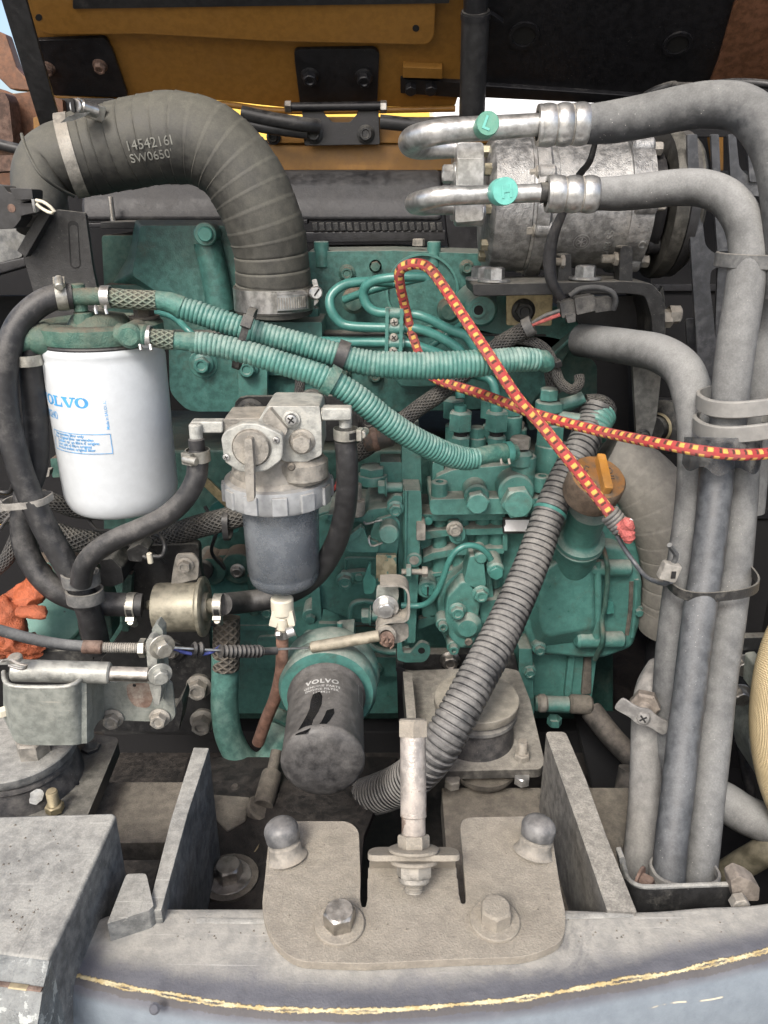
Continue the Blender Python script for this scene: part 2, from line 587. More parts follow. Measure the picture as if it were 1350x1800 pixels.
reg('rubber_grey', dusty('dusty_grey_rubber', (.030, .031, .032), .6, signed=True, up=.65, cov=.48, pat=.5, var=.12, bump=.3, dust=(.243, .246, .240), speck=.8))
reg('rubber_dusty', dusty('dusty_dark_hose', (.028, .030, .034), .48, signed=True, up=.6, cov=.34, pat=.85, var=.2, bump=.25, dust=(.185, .187, .18), speck=1))
reg('black_paint', dusty('black_paint', (.012, .012, .014), .42, up=.35, cov=-.25, pat=.9, bump=.3, dust=(.13, .122, .105), speck=.4))
reg('black_dusty', dusty('dusty_black_steel', (.020, .020, .020), .48, up=.75, cov=-.12, pat=1.1, bump=.6, dust=(.22, .21, .18), speck=.5))
reg('black_plastic', dusty('black_plastic', (.022, .022, .023), .45, up=.4, cov=-.15, pat=.8, bump=.15, dust=(.28, .26, .23)))
reg('pit', dusty('black_recess', (.008, .008, .008), .8, up=.0, cov=-.5, bump=.1))
reg('steel', dusty('bare_steel', (.42, .40, .37), .38, 1.0, up=.4, cov=-.05, pat=.9, bump=.35, dust=(.30, .26, .21)))
reg('steel_dark', dusty('worn_dark_steel', (.14, .142, .145), .45, .4, up=.35, cov=.0, pat=.7, bump=.12, dust=(.3, .28, .25)))
reg('shaft', dusty('worn_rusty_shaft', (.36, .33, .30), .4, .4, up=.2, cov=.12, pat=1.3, bump=.6, dust=(.30, .25, .20), chips=.60, chipc=(.13, .09, .075)))
reg('duct_print', dusty('grey_moulded_print', (.17, .17, .15), .7, up=0, cov=-.1, bump=.1))
reg('teal_grime', dusty('grimed_teal_casting', (.045, .13, .10), .5, up=.55, cov=.18, pat=1.3, bump=1.3, dust=(.125, .105, .078)))
reg('teal_tape', dusty('teal_painted_tape', (.055, .165, .135), .45, up=.4, cov=.03, pat=1.5, bump=1.0, dust=(.22, .19, .15), scale=1.6))
reg('rubber_clip', dusty('grey_rubber_clip', (.09, .092, .092), .6, up=.5, cov=.05, pat=.7, bump=.2, dust=(.27, .25, .21)))
reg('tie_grey', dusty('pale_cable_tie', (.22, .21, .19), .6, up=.5, cov=.1, pat=.7, bump=.2, dust=(.32, .30, .26)))
reg('brown_zip', dusty('brown_cable_tie', (.06, .05, .045), .6, up=.5, cov=.1, pat=.7, bump=.2))
reg('rusty_rubber', dusty('rust_stained_rubber', (.05, .045, .04), .6, up=.2, cov=.02, pat=1.6, bump=.5, dust=(.24, .12, .06)))
reg('red_wire', dusty('red_wire', (.45, .04, .03), .5, up=.2, cov=-.2))
reg('oil_can', dusty('dusty_black_filter_paint', (.028, .028, .030), .36, up=.35, cov=.22, pat=.7, bump=.35, dust=(.19, .18, .165), speck=.9))
reg('wet_black', dusty('oily_black_paint', (.006, .006, .007), .22, up=0, cov=-.5, pat=.5, bump=.6))
reg('grey_print', dusty('worn_grey_print', (.42, .42, .40), .6, up=0, cov=-.05, pat=1.4, bump=.1, dust=(.2, .19, .175)))
reg('olive_zinc', dusty('olive_zinc_plate', (.26, .245, .19), .42, .6, up=.25, cov=.05, pat=.8, bump=.25, dust=(.25, .22, .17)))
reg('green_grey_metal', dusty('worn_grey_metal', (.32, .325, .30), .42, .5, up=.2, cov=.05, pat=1.0, bump=.4, dust=(.28, .26, .22)))
reg('rust_patch', dusty('rust_bloom', (.20, .13, .10), .7, up=0, cov=.12, pat=2.2, bump=.7, dust=(.31, .31, .27)))
reg('rubber_mount', dusty('mount_rubber', (.04, .04, .043), .6, up=.45, cov=.06, pat=1.0, bump=.4, dust=(.24, .22, .19), speck=.8))
reg('mount_cap', dusty('sandy_mount_cap', (.22, .20, .165), .75, up=.25, cov=.1, pat=.9, var=.15, bump=.5, dust=(.34, .32, .265), speck=1))
reg('plate_dark_dust', dusty('dusty_mount_plate', (.06, .057, .052), .6, up=.75, cov=.05, pat=1.0, bump=.7, dust=(.31, .29, .25), speck=.6))
reg('braid_grime', m_braid('grimy_braid', (.03, .028, .025), (.10, .09, .075), dust=(.17, .14, .105), cov=.2, fu=800, nv=8))
reg('conduit_black', dusty('dusty_black_conduit', (.028, .029, .031), .36, signed=True, up=.55, cov=.10, pat=1.0, bump=.2, dust=(.27, .26, .24), speck=.8))
reg('orange_grip', dusty('orange_grip_plastic', (.50, .22, .03), .55, up=0, cov=.22, pat=2.0, bump=.5, dust=(.16, .10, .05)))
reg('grey_cloth', dusty('dusty_wrapped_rubber', (.175, .165, .145), .75, up=.3, cov=.1, pat=.7, var=.1, bump=.25, dust=(.29, .275, .24)))
reg('alu_ring', dusty('grey_ring_nut', (.30, .31, .315), .5, .2, up=.55, cov=-.1, pat=.9, var=.12, bump=.3, dust=(.32, .285, .235)))
reg('alu_sep', dusty('greenish_cast_metal', (.36, .365, .34), .5, .3, up=.35, cov=0, pat=1.1, bump=.7, dust=(.30, .265, .21)))
reg('cartridge', dusty('filter_cartridge', (.20, .20, .19), .6, up=0, cov=0, pat=.6, bump=.2, dust=(.12, .11, .10)))
reg('zinc_old', dusty('old_zinc_bolt', (.34, .31, .22), .4, .7, up=.2, cov=0, pat=1.0, bump=.2, dust=(.28, .25, .2)))
reg('pulley_grey', dusty('dusty_pulley', (.05, .048, .042), .5, .3, up=.4, cov=-.05, pat=1.0, bump=.4, dust=(.20, .19, .16)))
reg('black_taped', dusty('black_tape', (.03, .03, .032), .35, up=.15, cov=-.1, pat=1.0, bump=.8, dust=(.2, .18, .16)))
reg('plug_dusty', dusty('dusty_black_plug', (.05, .05, .05), .5, up=.55, cov=.05, pat=1.0, bump=.3, dust=(.27, .26, .23)))
reg('rubber_bundle', dusty('dusty_bundle_hose', (.026, .030, .036), .38, signed=True, up=.5, cov=.10, pat=.6, bump=.2, dust=(.20, .205, .205), speck=1))
reg('rubber_pale', dusty('pale_dusty_hose', (.10, .10, .098), .7, signed=True, up=.5, cov=.35, pat=.8, bump=.3, dust=(.26, .255, .238), speck=.8))
reg('clip_grey', dusty('pale_grey_clip', (.21, .208, .196), .6, up=.35, cov=.05, pat=.8, var=.08, bump=.2, dust=(.31, .295, .262)))
reg('valve_grey', dusty('dusty_valve_metal', (.21, .205, .195), .6, .3, up=.35, cov=.05, pat=.9, bump=.4, dust=(.31, .29, .26)))
reg('rust_nut', dusty('dull_rusty_nut', (.19, .165, .14), .6, .3, up=.3, cov=.05, pat=1.0, bump=.5, dust=(.30, .26, .22)))
reg('black_guard', dusty('grey_black_guard', (.042, .044, .048), .42, up=.5, cov=.02, pat=1.1, bump=.3, dust=(.19, .19, .185), speck=.8))
reg('tens_grey', dusty('dusty_bracket_grey', (.13, .13, .12), .6, up=.3, cov=.1, pat=.9, bump=.4, dust=(.27, .26, .23)))
reg('cream_dim', dusty('dull_pale_plastic', (.30, .31, .27), .6, up=.2, cov=0, pat=.8, bump=.2))
reg('pipe_olive', dusty('olive_brown_pipe', (.10, .09, .06), .6, up=.3, cov=.05, pat=.9, bump=.3, dust=(.22, .195, .15)))
reg('rubber_brown', dusty('dark_brown_dusty_hose', (.035, .033, .031), .6, up=.6, cov=-.05, pat=1.1, bump=.3, dust=(.18, .155, .13)))
reg('hook_grey', dusty('coated_wire', (.07, .075, .085), .4, up=.4, cov=-.1, pat=.8, bump=.1))
reg('teal_spotted', dusty('spotted_teal_paint', (.075, .20, .165), .5, up=.15, cov=0, pat=.8, var=.1, bump=.3, dust=(.17, .23, .19), chips=.66, chipc=(.02, .03, .028)))
reg('cover_black', dusty('matt_black_cover', (.028, .028, .030), .5, up=.3, cov=-.05, pat=.9, bump=.4, dust=(.13, .125, .115)))
reg('blue_wire', dusty('blue_wire', (.06, .08, .30), .5, up=.2, cov=-.2))
reg('teal_deep', dusty('dark_teal_paint', (.016, .050, .042), .5, up=.6, cov=-.05, pat=1.3, bump=.8, dust=(.07, .06, .045)))  # much darker teal, used only on the rear crankcase wall
reg('teal_upper', dusty('shaded_grimy_teal', (.042, .118, .103), .38, up=.95, cov=-.15, pat=1.0, bump=.5, dust=(.20, .20, .17), chips=.72, chipc=(.14, .12, .095), colfn=grime))  # darker, grimy copy of teal with the upper engine's shade painted in
reg('brass_teal', dusty('rubbed_teal_on_zinc', (.30, .27, .18), .45, .3, up=.3, cov=.0, pat=1.0, bump=.4, chips=.52, chipc=(.06, .17, .15)))
reg('rod_dull', dusty('dull_zinc_rod', (.33, .30, .23), .5, .5, up=.3, cov=.15, pat=1.6, bump=.6, dust=(.24, .21, .17)))
reg('chipped_front', dusty('scraped_grey_front', (.12, .13, .128), .38, up=.5, cov=-.1, pat=1.4, bump=.8, dust=(.26, .265, .25), chips=.57, chipc=(.36, .38, .36), wear=.8, stain=.6))
reg('rail_tan', dusty('tan_dusty_rail', (.12, .115, .105), .75, up=.7, cov=.22, pat=1.2, bump=.9, dust=(.29, .275, .24), grain=.6, wear=.5, stain=.3))
reg('steel_bright', dusty('bright_steel', (.50, .49, .47), .32, .9, up=.1, cov=-.3, pat=.6, bump=.12))
reg('zinc', dusty('zinc_plate', (.38, .37, .33), .4, .8, up=.35, cov=-.12, pat=.8, bump=.2, dust=(.30, .26, .19)))
reg('brass', dusty('yellow_zinc', (.33, .28, .17), .42, .7, up=.35, cov=-.05, pat=.9, bump=.25, dust=(.26, .21, .15)))
reg('alu', dusty('cast_aluminium', (.27, .27, .265), .44, .7, up=.15, cov=-.02, pat=1.1, var=.3, wear=.4, bump=1.1, dust=(.30, .275, .24), speck=.3))
reg('alu_tube', dusty('aluminium_tube', (.46, .46, .45), .36, .8, up=.1, cov=-.15, pat=.9, bump=.2, dust=(.33, .315, .275)))
reg('alu_dirty', dusty('dirty_cast_metal', (.30, .285, .255), .5, .5, up=.5, cov=.12, pat=1.1, bump=.8, dust=(.27, .24, .195)))
reg('white_paint', dusty('white_filter_paint', (.475, .50, .515), .40, up=.1, cov=-.20, pat=.75, var=.03, bump=.1, dust=(.42, .40, .36), speck=.1))
reg('blue_print', dusty('blue_print', (.06, .27, .55), .4, up=0, cov=-.5, bump=.05))
reg('white_print', dusty('white_print', (.55, .55, .53), .6, up=0, cov=-.15, bump=.05))
reg('white_label', dusty('white_label', (.85, .86, .87), .5, up=0, cov=-.6, bump=.05, var=.02))
reg('frame_dust', dusty('dust_covered_frame', (.10, .105, .107), .7, up=.6, cov=.26, pat=1.15, bump=.6, dust=(.32, .315, .287), grain=.42, wear=.55, stain=.55))
reg('plate_dust', dusty('dusty_bracket_paint', (.23, .205, .170), .85, up=.2, cov=.2, pat=.6, var=.1, bump=1.0, dust=(.285, .262, .212), speck=.5, grain=1.1, wear=.35, stain=.25))
reg('brown_dust', dusty('brown_dusty_steel', (.06, .054, .046), .8, up=.5, cov=.2, pat=.9, bump=.9, dust=(.20, .178, .145)))
reg('void', dusty('shade_black_steel', (.004, .004, .005), .85, up=.05, cov=-.3, pat=.5, bump=.3, dust=(.04, .036, .03)))  # near-black colour painted in for the deep shade of the bay's gaps
reg('dark_floor', dusty('shaded_oily_floor', (.018, .016, .015), .55, up=.2, cov=-.05, pat=1.1, bump=1.0, dust=(.075, .063, .053)))  # base and dust darkened to imitate shade low in the bay
reg('green_grey', dusty('pale_green_grey_paint', (.22, .235, .212), .5, .25, up=.25, cov=.05, pat=.8, var=.18, bump=.5, wear=.5, dust=(.26, .245, .21), chips=.73, chipc=(.16, .10, .07)))
reg('rusty', dusty('rusty_steel', (.13, .08, .06), .75, .2, up=.3, cov=0, pat=1.0, var=.4, bump=.8, dust=(.26, .21, .17)))
reg('brown_hose', dusty('brown_rubber', (.17, .095, .068), .6, up=.3, cov=0, pat=1.0, var=.3, bump=.5, dust=(.25, .19, .155)))
reg('green_hose', dusty('painted_hose', (.085, .195, .165), .42, up=.45, cov=-.02, pat=.9, bump=.4, dust=(.27, .29, .24)))
reg('orange_cap', dusty('orange_plastic_under_grime', (.42, .17, .022), .6, up=.0, cov=.55, pat=2.4, bump=.7, dust=(.115, .085, .058)))
reg('brown_cap', dusty('grimy_cap_side', (.12, .085, .06), .85, up=0, cov=.2, pat=.8, bump=1.6, dust=(.16, .13, .10), scale=1.4))
reg('mint', dusty('mint_plastic', (.13, .42, .36), .5, up=.0, cov=-.2, pat=1.0, var=.08, bump=.15, dust=(.35, .36, .30)))
reg('mint_dirty', dusty('grimy_mint_plastic', (.10, .27, .20), .55, up=.0, cov=.1, pat=1.6, var=.1, bump=.3, dust=(.20, .21, .16)))
reg('cream', dusty('cream_plastic', (.56, .52, .42), .5, up=.2, cov=-.1, pat=.8, var=.08, bump=.2, dust=(.36, .30, .22)))
reg('orange_rubber', dusty('orange_glove', (.40, .10, .038), .55, up=.0, cov=.12, pat=2.2, var=.25, bump=3.0, dust=(.11, .05, .032)))
reg('pink', dusty('pink_cord_end', (.40, .10, .09), .85, up=.2, cov=-.05, pat=2.2, bump=2.5, dust=(.48, .36, .28)))
reg('white_spot', dusty('white_paint_mark', (.70, .70, .66), .7, up=0, cov=-.3, bump=.5))
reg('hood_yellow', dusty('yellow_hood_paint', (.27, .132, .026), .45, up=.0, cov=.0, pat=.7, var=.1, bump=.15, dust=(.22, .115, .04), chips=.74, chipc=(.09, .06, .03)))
reg('hood_rust', dusty('rusty_orange_panel', (.15, .068, .034), .55, up=0, cov=.0, pat=1.5, var=.25, bump=.5, dust=(.20, .085, .05)))
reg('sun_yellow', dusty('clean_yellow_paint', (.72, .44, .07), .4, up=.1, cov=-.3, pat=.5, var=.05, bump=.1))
reg('liquid', dusty('settled_fuel', (.05, .065, .10), .6, up=0, cov=-.3, pat=.6, bump=.1, dust=(.10, .12, .16)))
reg('concrete', dusty('ground_concrete', (.30, .285, .26), .9, up=.1, cov=.0, pat=1, bump=.5, scale=.2))

def compressor_mark(): pass
reg('braid_dark', m_braid('dark_braided_sleeve', (.010, .010, .010), (.070, .068, .064), fu=950, nv=15, cov=-.05))
reg('braid_teal', m_braid('dusty_teal_braid', (.05, .07, .055), (.16, .20, .155), dust=(.24, .20, .15), cov=.1, fu=820, nv=10))
def m_stripes(name, c1, c2, fu, dustc=(.3, .28, .24)):
    t = NT(name)
    u, v, _ = t.uv()
    s = t.ma('SINE', t.ma('MULTIPLY', u, fu))
    n1 = t.noise(60, 4)
    col = t.mix(t.rng(s, -.2, .6), lin(c1), lin(c2))
    col = t.mix(t.rng(n1, .45, .75, 0, .6), col, lin(dustc))
    return t.out(col, .5, 0, t.bump(s, .0008, 1.0))
def m_bungee():
    t = NT('red_bungee_weave')
    u, v, _ = t.uv()
    a = t.ma('MULTIPLY', u, 1 / .0098)              # one mark per 12.5 mm
    k = t.ma('FLOOR', t.ma('MULTIPLY', v, 4.0))
    sh = t.ma('MULTIPLY', t.ma('MODULO', k, 2.0), .5)
    ph = t.ma('FRACT', t.ma('ADD', a, sh))
    vv = t.ma('FRACT', t.ma('MULTIPLY', v, 4.0))
    inv = t.ma('MULTIPLY', t.rng(vv, .15, .23), t.rng(vv, .85, .77))
    n = t.noise(900, 2)
    ph2 = t.ma('ADD', ph, t.ma('MULTIPLY', t.ma('SUBTRACT', n, .5), .14))
    yel = t.ma('MULTIPLY', inv, t.ma('MULTIPLY', t.rng(ph2, .06, .10), t.rng(ph2, .48, .43)))
    blk = t.ma('MULTIPLY', inv, t.ma('MULTIPLY', t.rng(ph2, .50, .54), t.rng(ph2, .74, .68)))
    thr = t.ma('SINE', t.ma('MULTIPLY', v, 2 * math.pi * 44))
    d = t.noise(35, 4)
    red = t.mix(t.rng(d, .35, .7), (.50, .055, .055, 1), (.40, .11, .10, 1))
    col = t.mix(yel, red, (.78, .50, .12, 1)); col = t.mix(blk, col, (.10, .045, .03, 1))
    col = t.mix(t.rng(thr, -.2, -1, 0, .45), col, t.mix(.5, col, (.08, .02, .02, 1)))
    h = t.ma('ADD', t.ma('MULTIPLY', thr, .25), t.ma('ADD', t.ma('MULTIPLY', yel, .7), t.ma('MULTIPLY', n, .8)))
    return t.out(col, .85, 0, t.bump(h, .0007, 1.0))
reg('bungee', m_bungee())
def m_duct():                # cloth-wrapped duct: rubber with spiral wrap steps is geometry; here fine weave only
    return MAT['rubber_duct']
def m_bowl():
    t = NT('dusty_translucent_bowl')
    nA = t.noise(40, 5, .65); nC = t.noise(500, 3)
    nz = t.sep(t.pos.outputs['Position'])[2]
    f = t.ma('ADD', t.rng(nA, .3, .75, .24, .50), t.ma('MULTIPLY', t.ma('SUBTRACT', nC, .5), .3), clamp_=True)
    tr = t.n.new('ShaderNodeBsdfTransparent'); tr.inputs[0].default_value = (.62, .68, .74, 1)
    mx = t.n.new('ShaderNodeMixShader')
    t.out(t.mix(f, (.20, .225, .25, 1), (.30, .31, .32, 1)), .3, 0)
    t.L(t.ma('ADD', t.ma('MULTIPLY', f, .8), .12, clamp_=True), mx.inputs[0]); t.L(tr.outputs[0], mx.inputs[1]); t.L(t.b.outputs[0], mx.inputs[2])
    t.L(mx.outputs[0], t.n['Material Output'].inputs['Surface'])
    return t.m
reg('bowl', m_bowl())
def m_film():
    t = NT('thin_black_film')
    nA = t.noise(30, 5, .65)
    tr = t.n.new('ShaderNodeBsdfTransparent'); tr.inputs[0].default_value = (.75, .76, .78, 1)
    mx = t.n.new('ShaderNodeMixShader')
    t.out(t.mix(t.rng(nA, .4, .7), (.03, .033, .04, 1), (.22, .215, .20, 1)), .35, 0, t.bump(nA, .003))
    t.L(t.rng(nA, .3, .7, .25, .6), mx.inputs[0]); t.L(tr.outputs[0], mx.inputs[1]); t.L(t.b.outputs[0], mx.inputs[2])
    t.L(mx.outputs[0], t.n['Material Output'].inputs['Surface'])
    return t.m
reg('film', m_film())
def m_yellow_hose():
    t = NT('cream_woven_hose')
    u, v, _ = t.uv()
    a = t.ma('MULTIPLY', u, 2600.); b = t.ma('MULTIPLY', v, 2 * math.pi * 60)
    h = t.ma('MULTIPLY', t.ma('SINE', t.ma('ADD', a, b)), t.ma('SINE', t.ma('SUBTRACT', a, b)))
    col = t.mix(t.rng(h, -.3, .3), (.50, .38, .20, 1), (.70, .58, .36, 1))
    return t.out(col, .6, 0, t.bump(h, .0005))
reg('cream_hose', m_yellow_hose())
def m_counter():
    """counterweight paint; UV v runs across the edge from the flat top (0) to the front (metres)"""
    t = NT('counterweight_paint')
    u, v, _ = t.uv()
    nA = t.noise(18, 6, .65); nB = t.noise(85, 6, .7); nC = t.noise(600, 3)
    w = t.ma('ADD', v, t.ma('ADD', t.ma('MULTIPLY', t.ma('SUBTRACT', nB, .5), .012), t.ma('MULTIPLY', t.ma('SUBTRACT', nC, .5), .003)))
    dust = t.mix(t.rng(nB, .35, .65), (.24, .235, .215, 1), (.33, .318, .285, 1))
    dust = t.mix(t.rng(nA, .52, .74, 0, .40), dust, (.15, .15, .155, 1))
    dark = t.mix(t.rng(nA, .4, .6), (.085, .087, .10, 1), (.12, .122, .135, 1))
    st = t.rng(t.noise(12, 6, .65, dist=.8), .60, .66, 0, .5)
    dust = t.mix(st, dust, (.12, .118, .12, 1))
    mp = t.n.new('ShaderNodeMapping'); mp.inputs['Scale'].default_value = (14, 420, 420); mp.inputs['Rotation'].default_value = (0, 0, .12)
    t.L(t.pos.outputs['Position'], mp.inputs['Vector'])
    scr = t.rng(t.noise(1.0, 3, .6, vec=mp.outputs[0]), .62, .70, 0, .55)
    dust = t.mix(scr, dust, (.42, .41, .38, 1))
    f = t.rng(t.ma('ADD', w, t.ma('MULTIPLY', t.ma('SUBTRACT', nA, .5), .03)), -.022, -.004)
    col = t.mix(f, dust, dark)
    nE = t.noise(420, 6, .8); nF = t.noise(26, 4, .6)
    c0 = t.ma('ADD', v, t.ma('MULTIPLY', t.ma('SUBTRACT', t.noise(7, 2), .5), .006))
    e = t.ma('ADD', c0, t.ma('MULTIPLY', t.ma('SUBTRACT', nE, .5), .0052))
    def ln(c, h0, h1):
        hw_ = t.rng(nF, .3, .62, h0, h1)
        return t.rng(t.ma('SUBTRACT', t.ma('ABSOLUTE', t.ma('SUBTRACT', e, c)), hw_), .00035, -.00035)
    halo = ln(.0050, .0026, .0042)
    col = t.mix(t.ma('MULTIPLY', halo, .6), col, (.075, .065, .055, 1))
    band = ln(.0032, .0005, .0019)
    split = t.ma('MULTIPLY', t.rng(t.ma('ABSOLUTE', t.ma('SUBTRACT', e, .0034)), .0008, .0002), t.rng(nF, .46, .56))
    band = t.ma('MULTIPLY', band, t.ma('SUBTRACT', 1.0, split))
    col = t.mix(band, col, t.mix(t.rng(nB, .4, .62), (.60, .52, .32, 1), (.42, .32, .15, 1)))
    e2 = t.ma('ADD', v, t.ma('MULTIPLY', t.ma('SUBTRACT', t.noise(9, 2), .5), .02))
    line2 = t.ma('MULTIPLY', t.rng(t.ma('ABSOLUTE', t.ma('SUBTRACT', e2, .024)), .0009, .0003), t.rng(nF, .50, .56))
    col = t.mix(line2, col, (.55, .50, .38, 1))
    g = t.rng(v, .009, .016)
    col = t.mix(t.ma('MULTIPLY', g, t.ma('SUBTRACT', 1., line2)), col, t.mix(t.rng(nB, .3, .7), (.15, .175, .20, 1), (.185, .215, .24, 1)))  # the front's blue grey tint stands in for reflected sky
    rg = t.ma('ADD', .88, t.ma('MULTIPLY', g, -.55))
    return t.out(col, rg, 0, t.bump(t.ma('ADD', t.ma('MULTIPLY', band, .5), t.ma('ADD', t.ma('MULTIPLY', nB, t.ma('SUBTRACT', 1.0, g)), t.ma('MULTIPLY', nC, .3))), .0012, t.ma('SUBTRACT', 1.0, t.ma('MULTIPLY', g, .85)) if False else .7))
reg('counter', m_counter())
# ================================================================== SETTING
b = MB(); b.add([(-40, -40, 0), (40, -40, 0), (40, 60, 0), (-40, 60, 0)], [[0, 1, 2, 3]])
g = b.build('ground', 'concrete'); tag(g, 'grey concrete yard under the machine', None, None, 'structure')

# ---- engine bay shell: dark rear wall, floor pan, side walls (sheet steel)
t = thing('engine_bay_shell', 'black sheet steel walls and oily floor, coloured darker for shade, closing the engine bay behind the engine', 'engine bay', (0, 1.3, CAMH - .7))
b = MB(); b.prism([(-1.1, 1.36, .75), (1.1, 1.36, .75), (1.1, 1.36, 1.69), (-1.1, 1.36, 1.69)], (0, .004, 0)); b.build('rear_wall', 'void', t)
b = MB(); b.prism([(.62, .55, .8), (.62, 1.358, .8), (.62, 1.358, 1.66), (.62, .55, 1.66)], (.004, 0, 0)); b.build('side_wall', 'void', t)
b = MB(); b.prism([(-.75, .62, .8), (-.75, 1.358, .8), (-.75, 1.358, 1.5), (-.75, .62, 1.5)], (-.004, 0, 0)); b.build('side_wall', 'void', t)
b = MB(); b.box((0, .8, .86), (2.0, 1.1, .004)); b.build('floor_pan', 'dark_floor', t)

# ================================================================== RAISED HOOD
HP = pl3(P(675, 185, 1.15), P(675, 0, 1.04), P(300, 185, 1.15))
hn = HP[1]
t = thing('raised_hood', 'dull yellow underside of the raised engine hood with black hinge plates', 'hood', PLN(430, 185, HP))
top = -700
b = MB(); b.plate(rpoly([(88, 162), (210, 172), (380, 176), (510, 190), (800, 186), (826, 100), (846, top), (-700, top), (20, 0)], 4), HP, .02); b.build('hood_skin', 'hood_yellow', t, bevel=.002)
sl_ = (P(675, 0, 1.04) - P(675, 185, 1.15)).normalized()
e0 = P(675, 0, 1.04); L0 = (.80 - 1.04) / sl_.y
qa = V((0, e0.y, e0.z)) + sl_ * L0; qb = V((0, e0.y, e0.z)) + sl_ * ((.36 - 1.04) / sl_.y)
b = MB(); b.prism([V((-.85, qa.y, qa.z)), V((.80, qa.y, qa.z)), V((.80, qb.y, qb.z)), V((-.85, qb.y, qb.z))], -hn * .02 if hn.z < 0 else hn * .02); b.build('hood_shade_extension', 'hood_yellow', t, bevel=.002)  # unseen hood extension, added to block sky light over the rear
H2 = (HP[0] + hn * .014, hn)
b = MB(); b.plate(rpoly([(30, -20), (58, 52), (90, 62), (250, 61), (480, 74), (752, 80), (764, 66), (767, -20)], 14), H2, .012); o = b.build('stiffener_panel', 'hood_yellow', t, bevel=.004)
H3 = (HP[0] + hn * .017, hn)
b = MB(); b.plate(rpoly([(128, 16), (790, 6), (792, top), (120, top)], 3), H3, .002); b.build('shadow_strip', 'black_plastic', t, bevel=.0006)  # black sheet standing in for the shadow band across the hood
for x, y in ((68, 31), (731, 50)):
    b = MB(); b.plate(circ(x, y, 6, 14), (HP[0] + hn * .0146, hn), .001); b.build('drain_hole', 'pit', t)
def hinge(lbl, plate, bolts, top_parent):
    b = MB(); b.plate(rpoly(plate, 8), (HP[0] + hn * .007, hn), .006); o = b.build('hinge_plate', 'black_paint', top_parent, bevel=.0012)
    for x, y, s in bolts:
        bolt(top_parent, PLN(x, y, (HP[0] + hn * .007, hn)), hn, s * .00082, lbl, 'flange')
hinge('rusty', [(50, 72), (186, 67), (198, 90), (226, 172), (90, 168)], [(84, 119, 15), (176, 115, 15)], t)
hinge('black_paint', [(517, 88), (658, 86), (667, 94), (663, 186), (528, 190), (518, 110)], [(545, 132, 19), (640, 134, 19)], t)
b = MB(); b.plate(rpoly([(704, 139), (812, 146), (812, 172), (704, 164)], 2), (HP[0] + hn * .006, hn), .006); b.build('flat_bar', 'black_paint', t, bevel=.001)
for x in (722, 757): bolt(t, PLN(x, 153, (HP[0] + hn * .006, hn)), hn, .0135, 'black_paint', 'hex')
b = MB(); b.plate([(708, 118), (778, 121), (778, 139), (708, 137)], (HP[0] + hn * .010, hn), .010); b.build('rubber_stop', 'hood_yellow', t, bevel=.001)
# small shadow-side rim of the hood
b = MB(); b.tube([PLN(x, y, HP) + hn * .004 for x, y in ((88, 164), (210, 173), (380, 178), (510, 191), (800, 187))], .004, n=10); b.build('hemmed_edge', 'hood_yellow', t)

# hinge leaves standing on the body beam
t = thing('hinge_unit', 'black steel hinge with two bolted legs under the middle of the hood', 'hinge', P(600, 252, 1.11))
b = MB()
b.plate(rpoly([(530, 182), (566, 182), (570, 200), (585, 215), (615, 215), (628, 200), (632, 182), (665, 182), (668, 254), (535, 256)], 4), YP(1.105), .006)
b.build('hinge_leaf', 'black_paint', t, bevel=.001)
b = MB(); b.cyl(P(506, 188, 1.10), P(676, 186, 1.10), .0052, n=16, ch=.001); b.build('hinge_pin', 'black_paint', t)
for x in (512, 669): bolt(t, P(x, 188, 1.10), (-1 if x < 600 else 1, 0, 0), .013, 'steel', 'hex')
for x in (552, 643): pb(t, x, 236, 1.103, 21, 'black_dusty', 'flange')

# yellow body beam below the hood
t = thing('body_beam', 'yellow painted body beam running behind the engine under the hood', 'body panel', P(600, 280, 1.12))
b = MB(); b.plate([(470, 205), (1010, 205), (1010, 252), (470, 252)], YP(1.125), .03); b.build('upper_rail', 'hood_yellow', t, bevel=.002)
b = MB(); b.plate([(60, 255), (1010, 252), (1010, 300), (60, 300)], YP(1.13), .03); b.build('lower_rail', 'hood_yellow', t, bevel=.002)
for x, y in ((481, 241), ): pb(t, x, y, 1.122, 17, 'black_paint', 'flange')
b = MB(); b.tube([P(425, 198, 1.08), P(470, 208, 1.08), P(530, 218, 1.08), P(560, 222, 1.09)], .0085, n=14); b.tube([P(425, 215, 1.085), P(470, 225, 1.085), P(540, 234, 1.09)], .007, n=12)
o = b.build('wiring_loom', 'black_plastic'); tag(o, 'black cable sleeve left of the middle hood hinge', 'wiring')
b = MB(); b.tube([P(668, 214, 1.08), P(740, 220, 1.08), P(815, 216, 1.08), P(1000, 222, 1.08)], .0085, n=14)
o = b.build('wiring_loom', 'black_plastic'); tag(o, 'black cable sleeve right of the middle hood hinge behind the metal pipes', 'wiring')
# sunlit panel behind the gap
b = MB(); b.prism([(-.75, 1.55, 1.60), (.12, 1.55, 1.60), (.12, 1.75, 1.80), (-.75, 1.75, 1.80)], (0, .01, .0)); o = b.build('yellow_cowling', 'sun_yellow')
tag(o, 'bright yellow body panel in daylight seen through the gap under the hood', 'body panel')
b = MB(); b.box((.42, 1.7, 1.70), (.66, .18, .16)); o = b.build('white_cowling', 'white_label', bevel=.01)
tag(o, 'bright white body panel in daylight right of the hinge gap', 'body panel')

